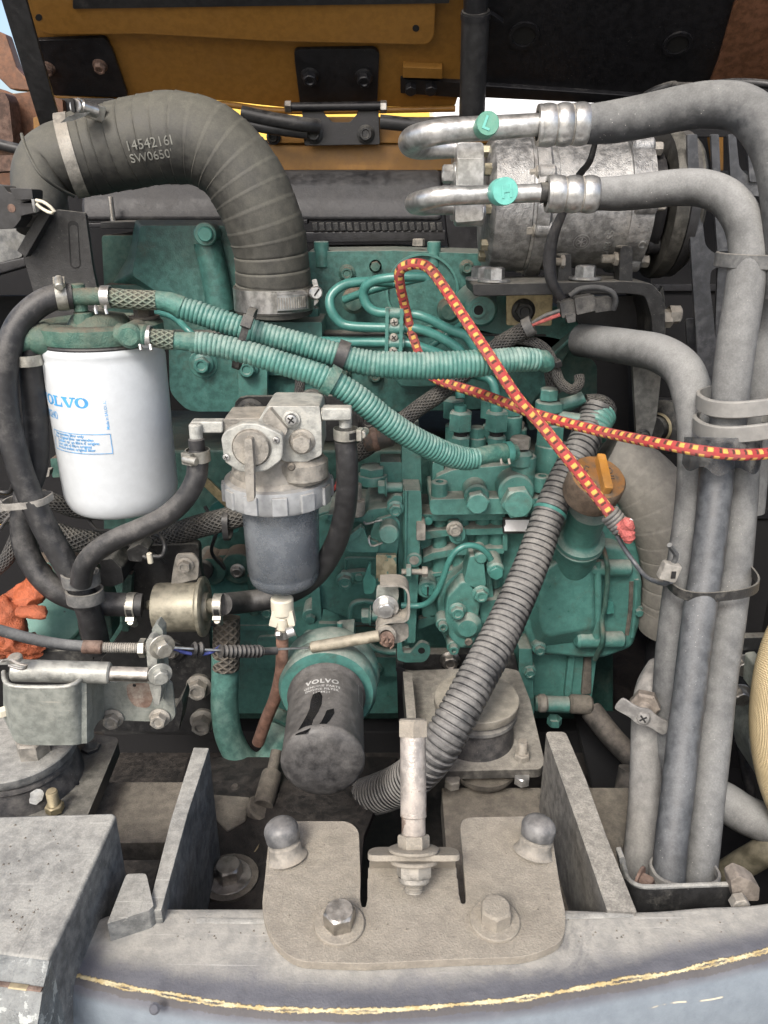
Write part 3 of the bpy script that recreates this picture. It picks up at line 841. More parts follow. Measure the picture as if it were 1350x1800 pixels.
# right side of the hood: black inner panel and orange outer skin
H4 = pl3(P(830, 170, 1.13), P(830, 0, 1.02), P(1250, 178, 1.10))
t = thing('hood_side_panel', 'black inner panel of the hood with two round holes', 'hood', PLN(1000, 170, H4))
b = MB(); b.plate(rpoly([(836, 148), (1245, 175), (1258, 120), (1310, -20), (1500, top), (800, top), (838, 0)], 5), H4, .015); b.build('inner_skin', 'black_paint', t, bevel=.003)
hn4 = H4[1]
for x, y, r in ((921, 61, 21), (1191, 76, 19)):
    b = MB(); b.ring(PLN(x, y, H4) , hn4, r * .8 * .00083, r * 1.05 * .00083, .003, 24); o = b.build('hole_rim', 'black_paint', t)
    b = MB(); b.lathe(PLN(x, y, H4) + hn4 * .0006, hn4, [(r * .8 * .00083, 0), (0, 0)], 20); b.build('hole', 'pit', t)
b = MB(); b.plate(rpoly([(838, 22), (865, 26), (885, 40), (884, 44), (838, 36)], 3), (H4[0] + hn4 * .008, hn4), .006); b.build('tab', 'black_paint', t, bevel=.001)
b = MB(); b.plate([(836, 150), (1246, 178), (1246, 192), (836, 172)], (H4[0] + hn4 * .006, hn4), .02); b.build('lower_flange', 'black_paint', t, bevel=.002)
b = MB(); b.plate([(1246, 150), (1262, 110), (1290, 10), (1500, -400), (1700, -400), (1700, 170), (1246, 170)], (H4[0] + hn4 * .005, hn4), .01); o = b.build('hood_corner_panel', 'hood_rust')
tag(o, 'rust streaked orange panel at the hood\'s right corner', 'hood')
# left end of the bay: rusty orange panels, brackets
t = thing('body_corner', 'rusty orange body corner with brackets left of the rubber air pipe', 'body panel', P(40, 300, 1.1))
b = MB(); b.plate(rpoly([(-120, 150), (-2, 155), (20, 165), (60, 160), (110, 175), (120, 330), (-120, 330)], 4), YP(1.12), .02); b.build('corner_skin', 'hood_rust', t, bevel=.002)
b = MB(); b.plate([(-60, 30), (10, 60), (30, 120), (60, 150), (60, 160), (18, 157), (-60, 80)], YP(1.16), .02); b.build('upper_skin', 'hood_rust', t, bevel=.002)
b = MB(); b.plate(rpoly([(-60, 160), (8, 162), (16, 178), (24, 252), (-60, 252)], 5), YP(1.08), .03); b.build('bracket', 'rusty', t, bevel=.002)
b = MB(); b.plate(rpoly([(-60, 275), (28, 272), (24, 300), (-60, 306)], 3), YP(1.0), .03); b.build('ledge', 'rusty', t, bevel=.002)
b = MB(); b.plate(rpoly([(58, 206), (75, 204), (82, 250), (60, 250)], 3), YP(1.09), .02); b.build('lug', 'hood_yellow', t, bevel=.001)
b = MB(); b.tube([P(-30, 246, 1.0), P(15, 258, 1.0), P(60, 268, 1.0)], .006, n=12); b.build('cable', 'black_plastic', t)
b = MB(); b.plate([(90, 172), (200, 172), (215, 225), (100, 225)], YP(1.13), .01); b.build('hinge_block', 'black_paint', t, bevel=.002)

# struts
b = MB()
p0, p1 = P(8, -60, .90), P(93, 232, 1.04)
b.bar(p0, p1, .027, .004, hint=AY); o = b.build('hood_stay', 'black_plastic', bevel=.0008)
tag(o, 'flat black stay bar propping the hood at the top left', 'stay bar')
t = thing('gas_strut', 'round black gas strut standing behind the metal air conditioning pipes', 'gas strut', P(830, 205, 1.05))
b = MB(); b.cyl(P(836, 18, .995), P(829, 215, 1.05), .0155, n=24); b.build('cylinder', 'black_plastic', t)
b = MB(); b.cyl(P(838, -120, .95), P(836, 16, .995), .0135, n=24); b.build('rod_sleeve', 'black_paint', t)
b = MB(); b.ring(P(836, 22, .996), (P(829, 215, 1.05) - P(836, 18, .995)), .012, .0165, .006); b.build('collar', 'black_paint', t)

# ================================================================== COUNTERWEIGHT AND FRAME
CZ = -.448
t = thing('counterweight', 'dust covered counterweight edge with a scraped yellow line and glossy front tinted blue grey for reflected sky', 'counterweight', Z(700, 1700, CZ))
front = [(100, 1722), (108, 1708), (125, 1704), (200, 1722), (330, 1745), (480, 1762), (640, 1766), (800, 1757), (960, 1737), (1130, 1706), (1260, 1680), (1400, 1648), (1600, 1590), (1900, 1480), (2300, 1300)]
back = [(140, 1626), (150, 1622), (165, 1617), (225, 1594), (330, 1593), (480, 1593), (640, 1593), (800, 1593), (960, 1594), (1130, 1598), (1240, 1590), (1350, 1583), (1560, 1540), (1850, 1400), (2200, 1230)]
fp, _ = curve([Z(x, y, CZ) for x, y in front], 1, .006)
bp, _ = curve([Z(x, y, CZ) for x, y in back], 1, .006)
def resamp(p, n):
    L = [0]
    for a, c in zip(p[:-1], p[1:]): L.append(L[-1] + (c - a).length)
    o = []; j = 0
    for i in range(n):
        d = L[-1] * i / (n - 1)
        while j < len(L) - 2 and L[j + 1] < d: j += 1
        o.append(p[j].lerp(p[j + 1], (d - L[j]) / max(1e-9, L[j + 1] - L[j])))
    return o
N = 120
fp, bp = resamp(fp, N), resamp(bp, N)
vs, uvg, M = [], [], 0
for i in range(N):
    tg = (fp[min(i + 1, N - 1)] - fp[max(i - 1, 0)]).normalized()
    on = V((tg.y, -tg.x, 0)).normalized()
    row, ur = [], []
    Lb = (bp[i] - fp[i]).length
    row.append(bp[i] + V((0, 0, -.12))); ur.append(-Lb - .02)
    row.append(bp[i] + V((0, 0, -.003))); ur.append(-Lb - .004)
    row.append(bp[i] + (fp[i] - bp[i]).normalized() * .003); ur.append(-Lb)
    for k in range(1, 9):
        row.append(bp[i].lerp(fp[i], k / 8)); ur.append(-Lb * (1 - k / 8))
    rr = .011
    for k in range(1, 9):
        a = math.pi / 2 * k / 8 * .70
        row.append(fp[i] + on * rr * math.sin(a) - AZ * rr * (1 - math.cos(a))); ur.append(rr * a)
    a0 = math.pi / 2 * .70
    q = row[-1]; dirn = on * math.cos(a0) - AZ * math.sin(a0)
    s = 0
    for k in range(1, 14):
        a1 = a0 + (math.pi / 2 - a0) * min(1, k / 9) ** .8
        dirn = on * math.cos(a1) - AZ * math.sin(a1)
        dl = .006 if k < 10 else .05
        q = q + dirn * dl; s += dl
        row.append(q); ur.append(rr * a0 + s)
    M = len(row)
    vs += row; uvg.append(ur)
fs, uvs = [], []
for i in range(N - 1):
    for k in range(M - 1):
        fs.append([i * M + k, i * M + k + 1, (i + 1) * M + k + 1, (i + 1) * M + k])
        uvs.append([(i * .01, uvg[i][k]), (i * .01, uvg[i][k + 1]), (i * .01 + .01, uvg[i + 1][k + 1]), (i * .01 + .01, uvg[i + 1][k])])
b = MB(); b.add(vs, fs, uvs)
# left end face
end = [vs[k] for k in range(M)]
low = [V((p.x, p.y, CAMH - .75)) for p in end]
b.add(end + low, [[k, M + k, M + k + 1, k + 1] for k in range(M - 1)], [[(0, .02)] * 4] * (M - 1))
b.build('counterweight_body', 'counter', t, ang=60)
# raised weld seam and stains on the top
b = MB(); b.tube([Z(x, y, CZ + .0005) for x, y in ((345, 1618), (480, 1619), (1000, 1611), (1112, 1607))], .0022, n=8, flat=.5); b.build('weld_seam', 'frame_dust', t)
b = MB(); c = Z(272, 1775, CZ - .02); b.lathe(P(272, 1773, c.y - .016), (0, -1, .9), [(0, .0022), (.0022, .0016), (.0034, 0)], 16); b.build('dent', 'counter', t)

# left box of the frame
LZ = -.405
t = thing('frame_box', 'dusty grey steel box of the frame with a chipped edge', 'frame box', Z(80, 1550, LZ))
tp = [Z(x, y, LZ) for x, y in ((-300, 1436), (0, 1434), (198, 1428), (205, 1433), (126, 1605), (86, 1688), (-10, 1676), (-300, 1650))]
b = MB(); b.prism(tp, (0, 0, -.2)); o = b.build('box_body', 'frame_dust', t, bevel=.003, seg=3)
pr = [tp[5], tp[6], tp[7]]
b = MB()
sec = [(0, -.001), (-.004, -.0035), (-.012, -.008), (-.024, -.020), (-.034, -.040), (-.04, -.075), (-.04, -.18)]
vv = []
pts = [tp[5], tp[5].lerp(tp[6], .5), tp[6], tp[7]]
for p in pts:
    for dy, dz in [(0.0005, -.001)] + sec: vv.append(p + V((0, dy, dz)))
K = len(sec) + 1
b.add(vv, [[i * K + k, (i + 1) * K + k, (i + 1) * K + k + 1, i * K + k + 1] for i in range(3) for k in range(K - 1)],
      [[(0, (-.004, .0, .008, .016, .03, .05, .08, .1)[k]), (0.2, (-.004, .0, .008, .016, .03, .05, .08, .1)[k]), (0.2, (-.004, .0, .008, .016, .03, .05, .08, .1)[k + 1]), (0, (-.004, .0, .008, .016, .03, .05, .08, .1)[k + 1])] for i in range(3) for k in range(K - 1)])
b.add([vv[k] for k in range(K)] + [V((vv[k].x, tp[5].y + .01, vv[k].z)) for k in range(K)], [[k, k + 1, K + k + 1, K + k] for k in range(K - 1)], [[(0, .05)] * 4] * (K - 1))
b.build('rounded_front', 'chipped_front', t)
lp = [p + V((0, -.0125, -.0072)) for p in (tp[5], tp[5].lerp(tp[6], .5), tp[6], tp[7])]
b = MB(); b.tube(lp, .0016, n=8, flat=.5); b.build('rusty_scrape', 'rusty', t)
b = MB(); b.tube([lp[0].lerp(lp[1], .5), lp[1], lp[1].lerp(lp[2], .15)], .0019, n=8, flat=.5); b.build('yellow_primer_scrape', 'brass', t)

# main frame: rails, cross beams, pit floor
t = thing('machine_frame', 'dusty steel frame with two upright rails around the open pit', 'frame', Z(600, 1590, -.56))
RZ = -.436
def rail(pix, z, dep, m='frame_dust', bev=.0012, name='rail'):
    b = MB(); b.prism([Z(x, y, z) for x, y in pix], (0, 0, -dep)); return b.build(name, m, t, bevel=bev)
rail([(340, 1313), (368, 1314), (331, 1428), (284, 1600), (259, 1600), (300, 1440)], RZ, .14)
rail(rpoly([(958, 1286, 8), (994, 1286, 8), (1030, 1370), (1066, 1470), (1120, 1604), (1067, 1600), (1012, 1440)], 3), -.4445, .15, 'rail_tan')
rail(rpoly([(222, 1536, 6), (257, 1535, 6), (270, 1592), (262, 1600), (188, 1624)], 2), RZ + .004, .14, name='stub_plate')
rail([(150, 1374), (330, 1374), (330, 1480), (150, 1482)], -.50, .02, 'brown_dust', name='cross_beam')
rail([(776, 1384), (1130, 1384), (1140, 1620), (793, 1620)], -.530, .03, 'brown_dust', name='cross_beam')
rail([(330, 1330), (700, 1330), (660, 1420), (640, 1470), (630, 1620), (250, 1620)], -.560, .01, 'dark_floor', name='pit_floor')
b = MB(); b.prism([Z(x, y, -.557) for x, y in ((372, 1395), (440, 1400), (432, 1440), (400, 1460), (380, 1440))], (0, 0, -.004)); b.build('oil_crust', 'brown_dust', t, bevel=.002)
p = Z(403, 1545, -.560)
bolt(t, p, AZ, .0215, 'steel', 'wide', .3)
b = MB(); b.lathe(p, AZ, [(0, 0), (.026, 0), (.026, .003), (0, .003)], 32); b.build('washer', 'brown_dust', t)
b = MB(); b.lathe(Z(413, 1384, -.50) , AZ, [(.004, 0), (.003, .002), (0, .0025)], 12); b.build('pebble', 'brown_dust', t)
# loose fitting at the back of the pit
b = MB(); b.cyl(P(462, 1418, .60), P(478, 1360, .64), .0105, n=16, ch=.001); b.cyl(P(478, 1360, .64), P(486, 1320, .66), .006, n=12); b.cyl(P(455, 1430, .60), P(462, 1418, .60), .016, n=16, ch=.002); b.build('drain_fitting', 'brown_dust', t)
b = MB(); b.add([Z(x, y, -.5575) for x, y in ((446, 1498), (452, 1488), (456, 1482), (454, 1490), (449, 1497))], [[0, 1, 2, 3, 4]]); o = b.build('leaf', 'brass'); tag(o, 'tiny dry leaf lying on the dark pit floor', 'leaf')

# ================================================================== LATCH BRACKET PLATE
BZ = CZ + .0035
t = thing('latch_bracket', 'sand coloured dusty bracket plate with two slots and two round headed studs', 'bracket', Z(727, 1640, BZ))
ol = [(474, 1456, 14), (476, 1443, 6), (612, 1443, 22), (631, 1458, 16), (634, 1540), (633, 1580, 3), (636, 1594, 4), (643, 1594, 4), (646, 1580, 3), (646, 1540),
      (804, 1540), (807, 1572, 3), (811, 1588, 4), (818, 1588, 4), (819, 1572, 3), (809, 1455, 14), (812, 1440, 10), (830, 1436, 12), (966, 1434, 6), (971, 1470), (985, 1560), (996, 1612, 40), (990, 1655, 40), (930, 1682, 40), (800, 1686), (640, 1694), (520, 1690, 40), (478, 1655, 40), (459, 1600, 30), (466, 1540)]
pp = rpoly(ol, 6, 4)
b = MB(); b.prism([Z(x, y, BZ + .0035) for x, y in pp], (0, 0, -.0065)); b.build('plate', 'plate_dust', t, bevel=.0009, seg=3)
for x, y, m in ((597, 1627, 'steel'), (870, 1621, 'plate_dust')):
    p = Z(x, y, BZ + .0035)
    o = bolt(t, p, AZ, .0185, m, 'hex', .25 if x < 700 else .45, h=1.25)
    b = MB(); b.lathe(p, AZ, [(0, 0), (.0158, 0), (.0164, .0006), (.0164, .0024), (.0158, .003), (0, .003)], 40); b.build('washer', 'plate_dust', t)
for (x, y, x2, y2) in ((504, 1506, 493, 1453), (938, 1497, 948, 1449)):
    p = Z(x, y, BZ + .003); tpos = P(x2, y2, p.y + .006)
    ax = (tpos - p).normalized(); L = (tpos - p).length
    r = .0118
    b = MB(); b.lathe(p, ax, [(r * 1.28, 0), (r * 1.16, .0010), (r * 1.04, .003), (r * 1.0, .005), (r * 1.0, L * .42), (r * .9, L * .46), (r * .9, L * .52), (r * .98, L * .56)], 32); b.build('stud_shank', 'alu_dirty', t)
    pr = [(r * .98, L * .56), (r * 1.02, L * .60)]
    for k in range(0, 9):
        a = math.pi / 2 * k / 8
        pr.append((r * 1.06 * math.cos(a), L * .88 + r * .8 * math.sin(a)))
    b = MB(); b.lathe(p, ax, pr, 32); b.build('stud_cap', 'steel_dark' if 'steel_dark' in MAT else 'black_plastic', t)
# centre tongue, raised flange and the long standing bolt
ax = V((0.0, .545, .839))
fc = P(727, 1507, .398)
KK = .398 / .445
u, v_, w_ = V((1, 0, 0)), ax.cross(V((1, 0, 0))), ax
yv = (AY - ax * AY.dot(ax)).normalized()
sc_ = mpp(fc)
hw = 80 * sc_
b = MB(); b.prism([Z(x, y, BZ + .0034) for x, y in ((647, 1592), (803, 1592), (803, 1524), (647, 1524))], (0, 0, -.006)); b.build('tongue', 'plate_dust', t, bevel=.0008)
bk = [fc + u * x + yv * .0075 for x in (-hw * .93, hw * .93)]
dn = [Z(649, 1526, BZ + .0034), Z(801, 1526, BZ + .0034)]
b = MB(); b.add([bk[0], bk[1], dn[1], dn[0]] + [q + V((0, .0045, 0)) for q in (bk[0], bk[1], dn[1], dn[0])], [[3, 2, 1, 0], [4, 5, 6, 7], [0, 4, 7, 3], [1, 2, 6, 5], [0, 1, 5, 4], [2, 3, 7, 6]])
b.build('bent_web', 'plate_dust', t)
outl = rpoly([(-hw, -.0125), (hw, -.0125), (hw, .004), (hw * .86, .012), (-hw * .86, .012), (-hw, .004)], .006)
b = MB(); b.prism([fc + u * x + yv * y for x, y in outl], ax * .0042); b.build('flange', 'plate_dust', t, bevel=.0009)
t2 = thing('standing_bolt', 'long dusty bolt standing through the tongue between the two slots', 'bolt', fc)
def oa(h): return fc + ax * h * KK - yv * .003
def lk(pr): return [(r, h * KK) for r, h in pr]
MB().lathe(oa(.0047), ax, lk([(0, 0), (42 * sc_, 0), (44 * sc_, .0008), (44 * sc_, .0025), (40 * sc_, .0032), (0, .0032)]), 36).build('washer', 'plate_dust', t2)
MB().lathe(oa(-.0034), ax, lk([(0, 0), (40 * sc_, 0), (42 * sc_, .0008), (42 * sc_, .0025), (40 * sc_, .0032), (0, .0032)]), 36).build('washer', 'plate_dust', t2)
MB().lathe(oa(.008), ax, lk([(0, 0), (27 * sc_, 0), (28 * sc_, .001), (28 * sc_, .0075), (26 * sc_, .009), (0, .009)]), 6).build('nut', 'plate_dust', t2)
Ltop = .089
MB().lathe(oa(.017), ax, lk([(20 * sc_, 0), (21 * sc_, .001), (21 * sc_, .012), (23 * sc_, .013), (23 * sc_, Ltop - .017)]), 28).build('spacer_tube', 'shaft', t2)
bolt(t2, oa(Ltop), ax, 49 * sc_, 'plate_dust', 'hex', .52, name='bolt_head')
b = MB(); b.lathe(oa(-.0034), -ax, lk([(30 * sc_, 0), (31 * sc_, .001), (31 * sc_, .0085), (28 * sc_, .010)]), 6, ph=.3); b.lathe(oa(-.0130), -ax, lk([(27 * sc_, 0), (27 * sc_, .003), (23 * sc_, .0045), (0, .0045)]), 28); b.build('lock_nut', 'alu_dirty', t2)
pr = []
for k in range(4): pr += [(17 * sc_, k * .0017 + .0002), (14.5 * sc_, k * .0017 + .0010)]
MB().lathe(oa(-.0170), -ax, lk([(17 * sc_, 0)] + pr + [(14 * sc_, .0072), (0, .0085)]), 24).build('thread', 'alu_dirty', t2)
# ================================================================== ENGINE BLOCK
def frust(b, pa, ya, pb_, yb):
    A = [P(x, y, ya) for x, y in pa]; B = [P(x, y, yb) for x, y in pb_]
    n = len(A)
    b.add(A + B, [list(range(n, 2 * n))] + [[i, (i + 1) % n, n + (i + 1) % n, n + i] for i in range(n)] + [list(range(n - 1, -1, -1))])
    return b
def inset(pix, k):
    cx = sum(p[0] for p in pix) / len(pix); cy = sum(p[1] for p in pix) / len(pix)
    return [(cx + (x - cx) * k, cy + (y - cy) * k) for x, y in pix]
def plate(name, pix, y, th, m, par, bev=.0015, seg=2, r=None):
    if r: pix = rpoly(pix, r)
    return MB().plate(pix, YP(y), th).build(name, m, par, bevel=bev, seg=seg)
def boss(name, px, py, y, rpx, L, m, par, ch=.0012, ax=FR, n=28, r2=None):
    """round boss whose end face is centred on the pixel, running L back from it"""
    c = P(px, py, y); s = mpp(c)
    a = V(ax).normalized()
    return MB().cyl(c - a * L, c, (r2 or rpx) * s, rpx * s, n=n, ch=ch).build(name, m, par)
def vcyl(name, px, py0, py1, y, rpx, m, par, ch=.001, n=24, r1=None):
    """upright cylinder on distance y between two pixel heights"""
    a, c = P(px, py1, y), P(px, py0, y)
    c = V((a.x, a.y, c.z))
    s = mpp((a + c) / 2)
    return MB().cyl(a, c, rpx * s, (r1 or rpx) * s, n=n, ch=ch).build(name, m, par)

eng = thing('diesel_engine', 'teal painted diesel engine block with rocker cover, intake neck and gear housing', 'engine', P(640, 1250, .93))
E_ = eng
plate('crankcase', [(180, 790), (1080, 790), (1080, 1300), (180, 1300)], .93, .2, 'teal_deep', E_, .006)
plate('crankcase_side', rpoly([(340, 1010), (560, 1000), (720, 1010), (930, 1010), (930, 1240), (700, 1256), (340, 1256)], 20), .885, .08, 'teal', E_, .004)
plate('side_rib', rpoly([(380, 1100), (500, 1100), (500, 1108), (380, 1110)], 3), .882, .01, 'teal', E_, .001)
plate('lower_ledge', [(640, 1155), (720, 1155), (720, 1190), (640, 1190)], .865, .03, 'teal', E_, .0015)
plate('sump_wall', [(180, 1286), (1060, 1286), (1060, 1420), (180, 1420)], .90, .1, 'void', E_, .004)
# cylinder head side and rocker cover
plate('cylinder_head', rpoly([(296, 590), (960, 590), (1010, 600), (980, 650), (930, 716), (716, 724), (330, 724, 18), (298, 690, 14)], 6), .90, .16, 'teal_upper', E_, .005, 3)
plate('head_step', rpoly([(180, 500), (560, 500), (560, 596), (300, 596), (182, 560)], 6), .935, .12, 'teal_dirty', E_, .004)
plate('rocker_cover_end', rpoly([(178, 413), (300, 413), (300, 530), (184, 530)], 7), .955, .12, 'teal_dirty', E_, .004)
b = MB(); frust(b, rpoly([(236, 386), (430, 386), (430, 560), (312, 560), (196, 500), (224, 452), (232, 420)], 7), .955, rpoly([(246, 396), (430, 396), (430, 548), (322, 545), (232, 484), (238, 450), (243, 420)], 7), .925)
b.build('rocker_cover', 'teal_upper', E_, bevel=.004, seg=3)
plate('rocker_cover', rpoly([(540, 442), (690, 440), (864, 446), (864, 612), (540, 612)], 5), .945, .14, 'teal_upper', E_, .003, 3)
plate('cover_flange', [(176, 390), (240, 390), (240, 402), (176, 402)], .95, .10, 'black_dusty', E_, .001)
for x, r in ((566, 13), (762, 12)):
    vcyl('cover_lug', x, 424, 470, .950, r, 'teal', E_)
bolt(E_, P(736, 432, .965), AZ, .013, 'alu_dirty', 'hex')
bolt(E_, P(548, 556, .925), AZ, .017, 'teal', 'hex')
# raised round rims cast on the cover
for x, y, r in ((742, 512, 64),):
    b = MB(); c = P(x, y, .944); b.ring(c, FR, (r - 4) * mpp(c), r * mpp(c), .004, 48); b.build('cast_rim', 'teal', E_)
# oil tube with boss on the rocker cover
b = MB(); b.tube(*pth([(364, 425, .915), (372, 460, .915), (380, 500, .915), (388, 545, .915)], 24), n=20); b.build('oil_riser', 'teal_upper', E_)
boss('riser_boss', 360, 412, .895, 20, .03, 'teal', E_)
boss('riser_plug', 360, 412, .888, 13, .008, 'teal_clean', E_)
# intake neck below the air duct
plate('intake_flange', rpoly([(413, 566), (566, 566), (566, 612), (413, 612)], 4), .875, .085, 'teal', E_, .003)
plate('intake_body', rpoly([(425, 600), (575, 600), (575, 660), (425, 660)], 6), .885, .06, 'teal', E_, .004)
plate('support_tab', rpoly([(418, 630), (470, 630), (470, 712), (420, 712)], 6), .868, .012, 'teal', E_, .0015)
pb(E_, 436, 647, .866, 25, 'teal', 'flange'); pb(E_, 357, 640, .896, 25, 'teal', 'flange', rot=.3)
boss('bolt_boss', 357, 640, .899, 26, .02, 'teal', E_)
plate('drop_leg', [(424, 700), (450, 700), (450, 740), (424, 740)], .88, .02, 'teal_dirty', E_, .001)
plate('pump_pad', rpoly([(690, 640), (790, 640), (790, 668), (760, 680), (700, 680)], 12), .875, .03, 'teal', E_, .003)
# lower left of the block: coolant branch, studs, plugs
for x, y, s in ((427, 650, 0), ): pass
for x, y in ((408, 1002), (421, 1000)):
    pass
boss('coolant_flange', 418, 1000, .88, 30, .03, 'teal_dirty', E_); pb(E_, 418, 1003, .878, 18, 'steel', 'flange')
boss('core_plug', 370, 1005, .875, 27, .03, 'teal_dirty', E_)
plate('mid_bracket', rpoly([(360, 978), (450, 972), (452, 1012), (362, 1016)], 5), .886, .02, 'teal_dirty', E_, .0015)
boss('sender', 356, 1004, .868, 18, .05, 'black_dusty', E_)
plate('block_tab', rpoly([(370, 890), (398, 870), (414, 896), (420, 934), (380, 946), (352, 932)], 4), .83, .004, 'teal_clean', E_, .0008)
# oil filter head (rear ring is part of the engine)
hc = P(577, 1206, .640)
fax = (V((-.035, -1, .02))).normalized()
b = MB(); sR = mpp(hc)
b.lathe(hc, fax, [(0, -.06), (40 * sR, -.06), (60 * sR, -.055), (74 * sR, -.045), (86 * sR, -.032), (89 * sR, -.022), (86 * sR, -.012), (83 * sR, -.010), (86 * sR, -.002), (86 * sR, .006), (80 * sR, .012), (60 * sR, .012)], 56)
b.build('filter_mount_ring', 'teal', E_)
plate('filter_head_lug', [(593, 1115), (622, 1113), (624, 1150), (596, 1150)], .70, .03, 'teal', E_, .001)
b = MB(); c = P(598, 1112, .70); b.cyl(c, c + AZ * .012, .003, n=12); b.build('stud', 'teal', E_)
# small castings, studs and bolts showing between the hung parts
for x, y, yy, a_, k_, m_ in ((566, 868, .86, 20, 'flange', 'teal'), (590, 930, .795, 15, 'flange', 'teal'), (470, 1075, .884, 17, 'flange', 'teal'), (545, 1120, .88, 16, 'hex', 'teal'),
        (660, 1178, .86, 17, 'flange', 'teal'), (905, 1120, .83, 18, 'flange', 'teal'), (930, 1180, .798, 16, 'flange', 'teal'), (702, 600, .895, 20, 'flange', 'teal'), (600, 655, .896, 22, 'flange', 'teal_dirty'), (660, 660, .896, 18, 'flange', 'teal_dirty'),
        (240, 640, .93, 18, 'flange', 'teal_dirty'), (200, 1230, .925, 20, 'hex', 'teal_dirty'), (610, 480, .943, 20, 'flange', 'teal_dirty'), (660, 468, .943, 16, 'hex', 'teal_dirty'), (820, 470, .943, 18, 'flange', 'teal_dirty'),
        (1088, 975, .815, 15, 'flange', 'teal'), (1122, 1075, .798, 13, 'hex', 'teal'), (948, 1140, .79, 16, 'flange', 'teal')):
    boss('bolt_boss', x, y, yy + .002, a_ * .8, .012, 'teal' if m_ == 'teal' else 'teal_dirty', E_)
    pb(E_, x, y, yy, a_, m_, k_)
plate('injector_clamp', rpoly([(604, 505), (640, 500), (646, 545), (612, 552)], 6), .90, .03, 'teal_dirty', E_, .003)
boss('injector', 622, 530, .875, 22, .03, 'teal_dirty', E_, .004); boss('injector', 790, 548, .89, 20, .03, 'teal_dirty', E_, .004)
plate('head_rib', [(560, 604), (700, 600), (700, 607), (560, 611)], .895, .01, 'teal', E_, .001)
plate('gasket_edge', [(296, 584), (960, 588), (960, 591), (296, 588)], .897, .02, 'black_dusty', E_, .0003)
plate('crank_rib', [(560, 1096), (700, 1100), (700, 1108), (560, 1104)], .878, .01, 'teal', E_, .001)
plate('crank_pad', rpoly([(556, 1110), (640, 1100), (700, 1110), (700, 1150), (640, 1150)], 8), .875, .02, 'teal_dirty', E_, .003)
b = MB(); b.tube(*pth([(640, 1120, .84), (660, 1140, .83), (690, 1146, .82), (720, 1140, .82)], 6), n=12); b.build('breather_pipe', 'teal', E_)
b = MB(); b.tube(*pth([(560, 905, .79), (585, 898, .786), (640, 896, .786)], 3), n=8); b.build('bead', 'teal', G_) if 'G_' in globals() else b.build('bead', 'teal', E_)
vcyl('oil_pipe', 448, 1010, 1080, .87, 8, 'teal_dirty', E_)
plate('side_cover', rpoly([(452, 1120), (520, 1116), (540, 1150), (470, 1180), (450, 1170)], 8), .88, .01, 'teal', E_, .002)
# engine right: gear housing
HY = .80
gh = rpoly([(917, 1022), (936, 985), (978, 965, 20), (1040, 955), (1092, 960), (1122, 1000, 20), (1131, 1020), (1129, 1090, 14), (1114, 1140, 12), (1060, 1160), (1010, 1158), (938, 1150, 10), (918, 1100)], 12)
plate('gear_housing', gh, .80, .12, 'teal', E_, .007, 4)
b = MB(); frust(b, rpoly([(930, 1000), (970, 975), (1052, 972), (1056, 1128), (1010, 1130), (945, 1138), (930, 1100)], 14), .80, rpoly([(950, 1010), (978, 985), (1040, 985), (1046, 1105), (1006, 1110), (960, 1120), (948, 1090)], 14), .778); b.build('housing_bulge', 'teal', E_, bevel=.004, seg=3)
for x0, x1, yy, r in ((1018, 1108, 998, 15), (1012, 1096, 1124, 15)):
    a, c = P(x0, yy, .788), P(x1, yy, .796)
    b = MB(); b.cyl(a, c, r * mpp(a), n=24, ch=.003); b.build('cast_boss', 'teal', E_)
b = MB(); b.tube(*pth([(1058, 958, .792), (1066, 985, .776), (1068, 1010, .782), (1064, 1060, .782), (1058, 1090, .782), (1060, 1124, .774), (1050, 1150, .79), (1046, 1158, .796)], 4.5), n=10); b.build('sealant_seam', 'teal_dirty', E_)
b = MB(); b.tube(*pth([(1050, 985, .786), (1051, 1050, .784), (1048, 1120, .786)], 7), n=10); b.build('cast_rib', 'teal', E_)
plate('square_lug', rpoly([(1066, 1058), (1078, 1058), (1080, 1078), (1066, 1080)], 2), .788, .012, 'teal_clean', E_, .001)
b = MB(); b.tube(*pth([(1110, 1022, .7995), (1108, 1070, .7995), (1102, 1116, .7995)], 4), n=8, flat=.5); b.build('sealant_seam', 'brown_dust', E_)
b = MB(); b.tube(*pth([(1119, 1018, .7995), (1117, 1070, .7995), (1111, 1120, .7995)], 4), n=8); b.build('cast_rib', 'teal', E_)
plate('housing_upper', rpoly([(985, 890), (1090, 876), (1118, 930), (1128, 1000), (1000, 1010), (975, 960)], 12), .82, .1, 'teal', E_, .006, 3)
plate('housing_foot', rpoly([(930, 1150), (1050, 1150), (1040, 1230), (1000, 1256), (936, 1250)], 6), .825, .09, 'teal', E_, .004)
plate('housing_foot_rib', [(1000, 1150), (1012, 1150), (1004, 1225), (992, 1225)], .817, .02, 'teal', E_, .0015)
plate('housing_foot_rib', [(1028, 1150), (1040, 1150), (1040, 1220), (1022, 1222)], .82, .02, 'brown_dust', E_, .0015)
b = MB(); a, c = P(940, 1236, .80), P(1040, 1240, .80); b.cyl(a, c, 14 * mpp(a), n=22, ch=.002); b.build('foot_bar', 'teal', E_)
b = MB(); a, c = P(1000, 1237, .797), P(1040, 1239, .797); b.cyl(a, c, 17 * mpp(a), n=22, ch=.003); b.build('foot_bar_end', 'brown_dust', E_)
b = MB(); a, c = P(944, 1236, .797), P(962, 1236, .797); b.cyl(a, c, 16 * mpp(a), n=22, ch=.003); b.build('foot_bar_end', 'alu_dirty', E_)
bolt(E_, P(975, 1262, .80), -AZ, .016, 'teal', 'hex')
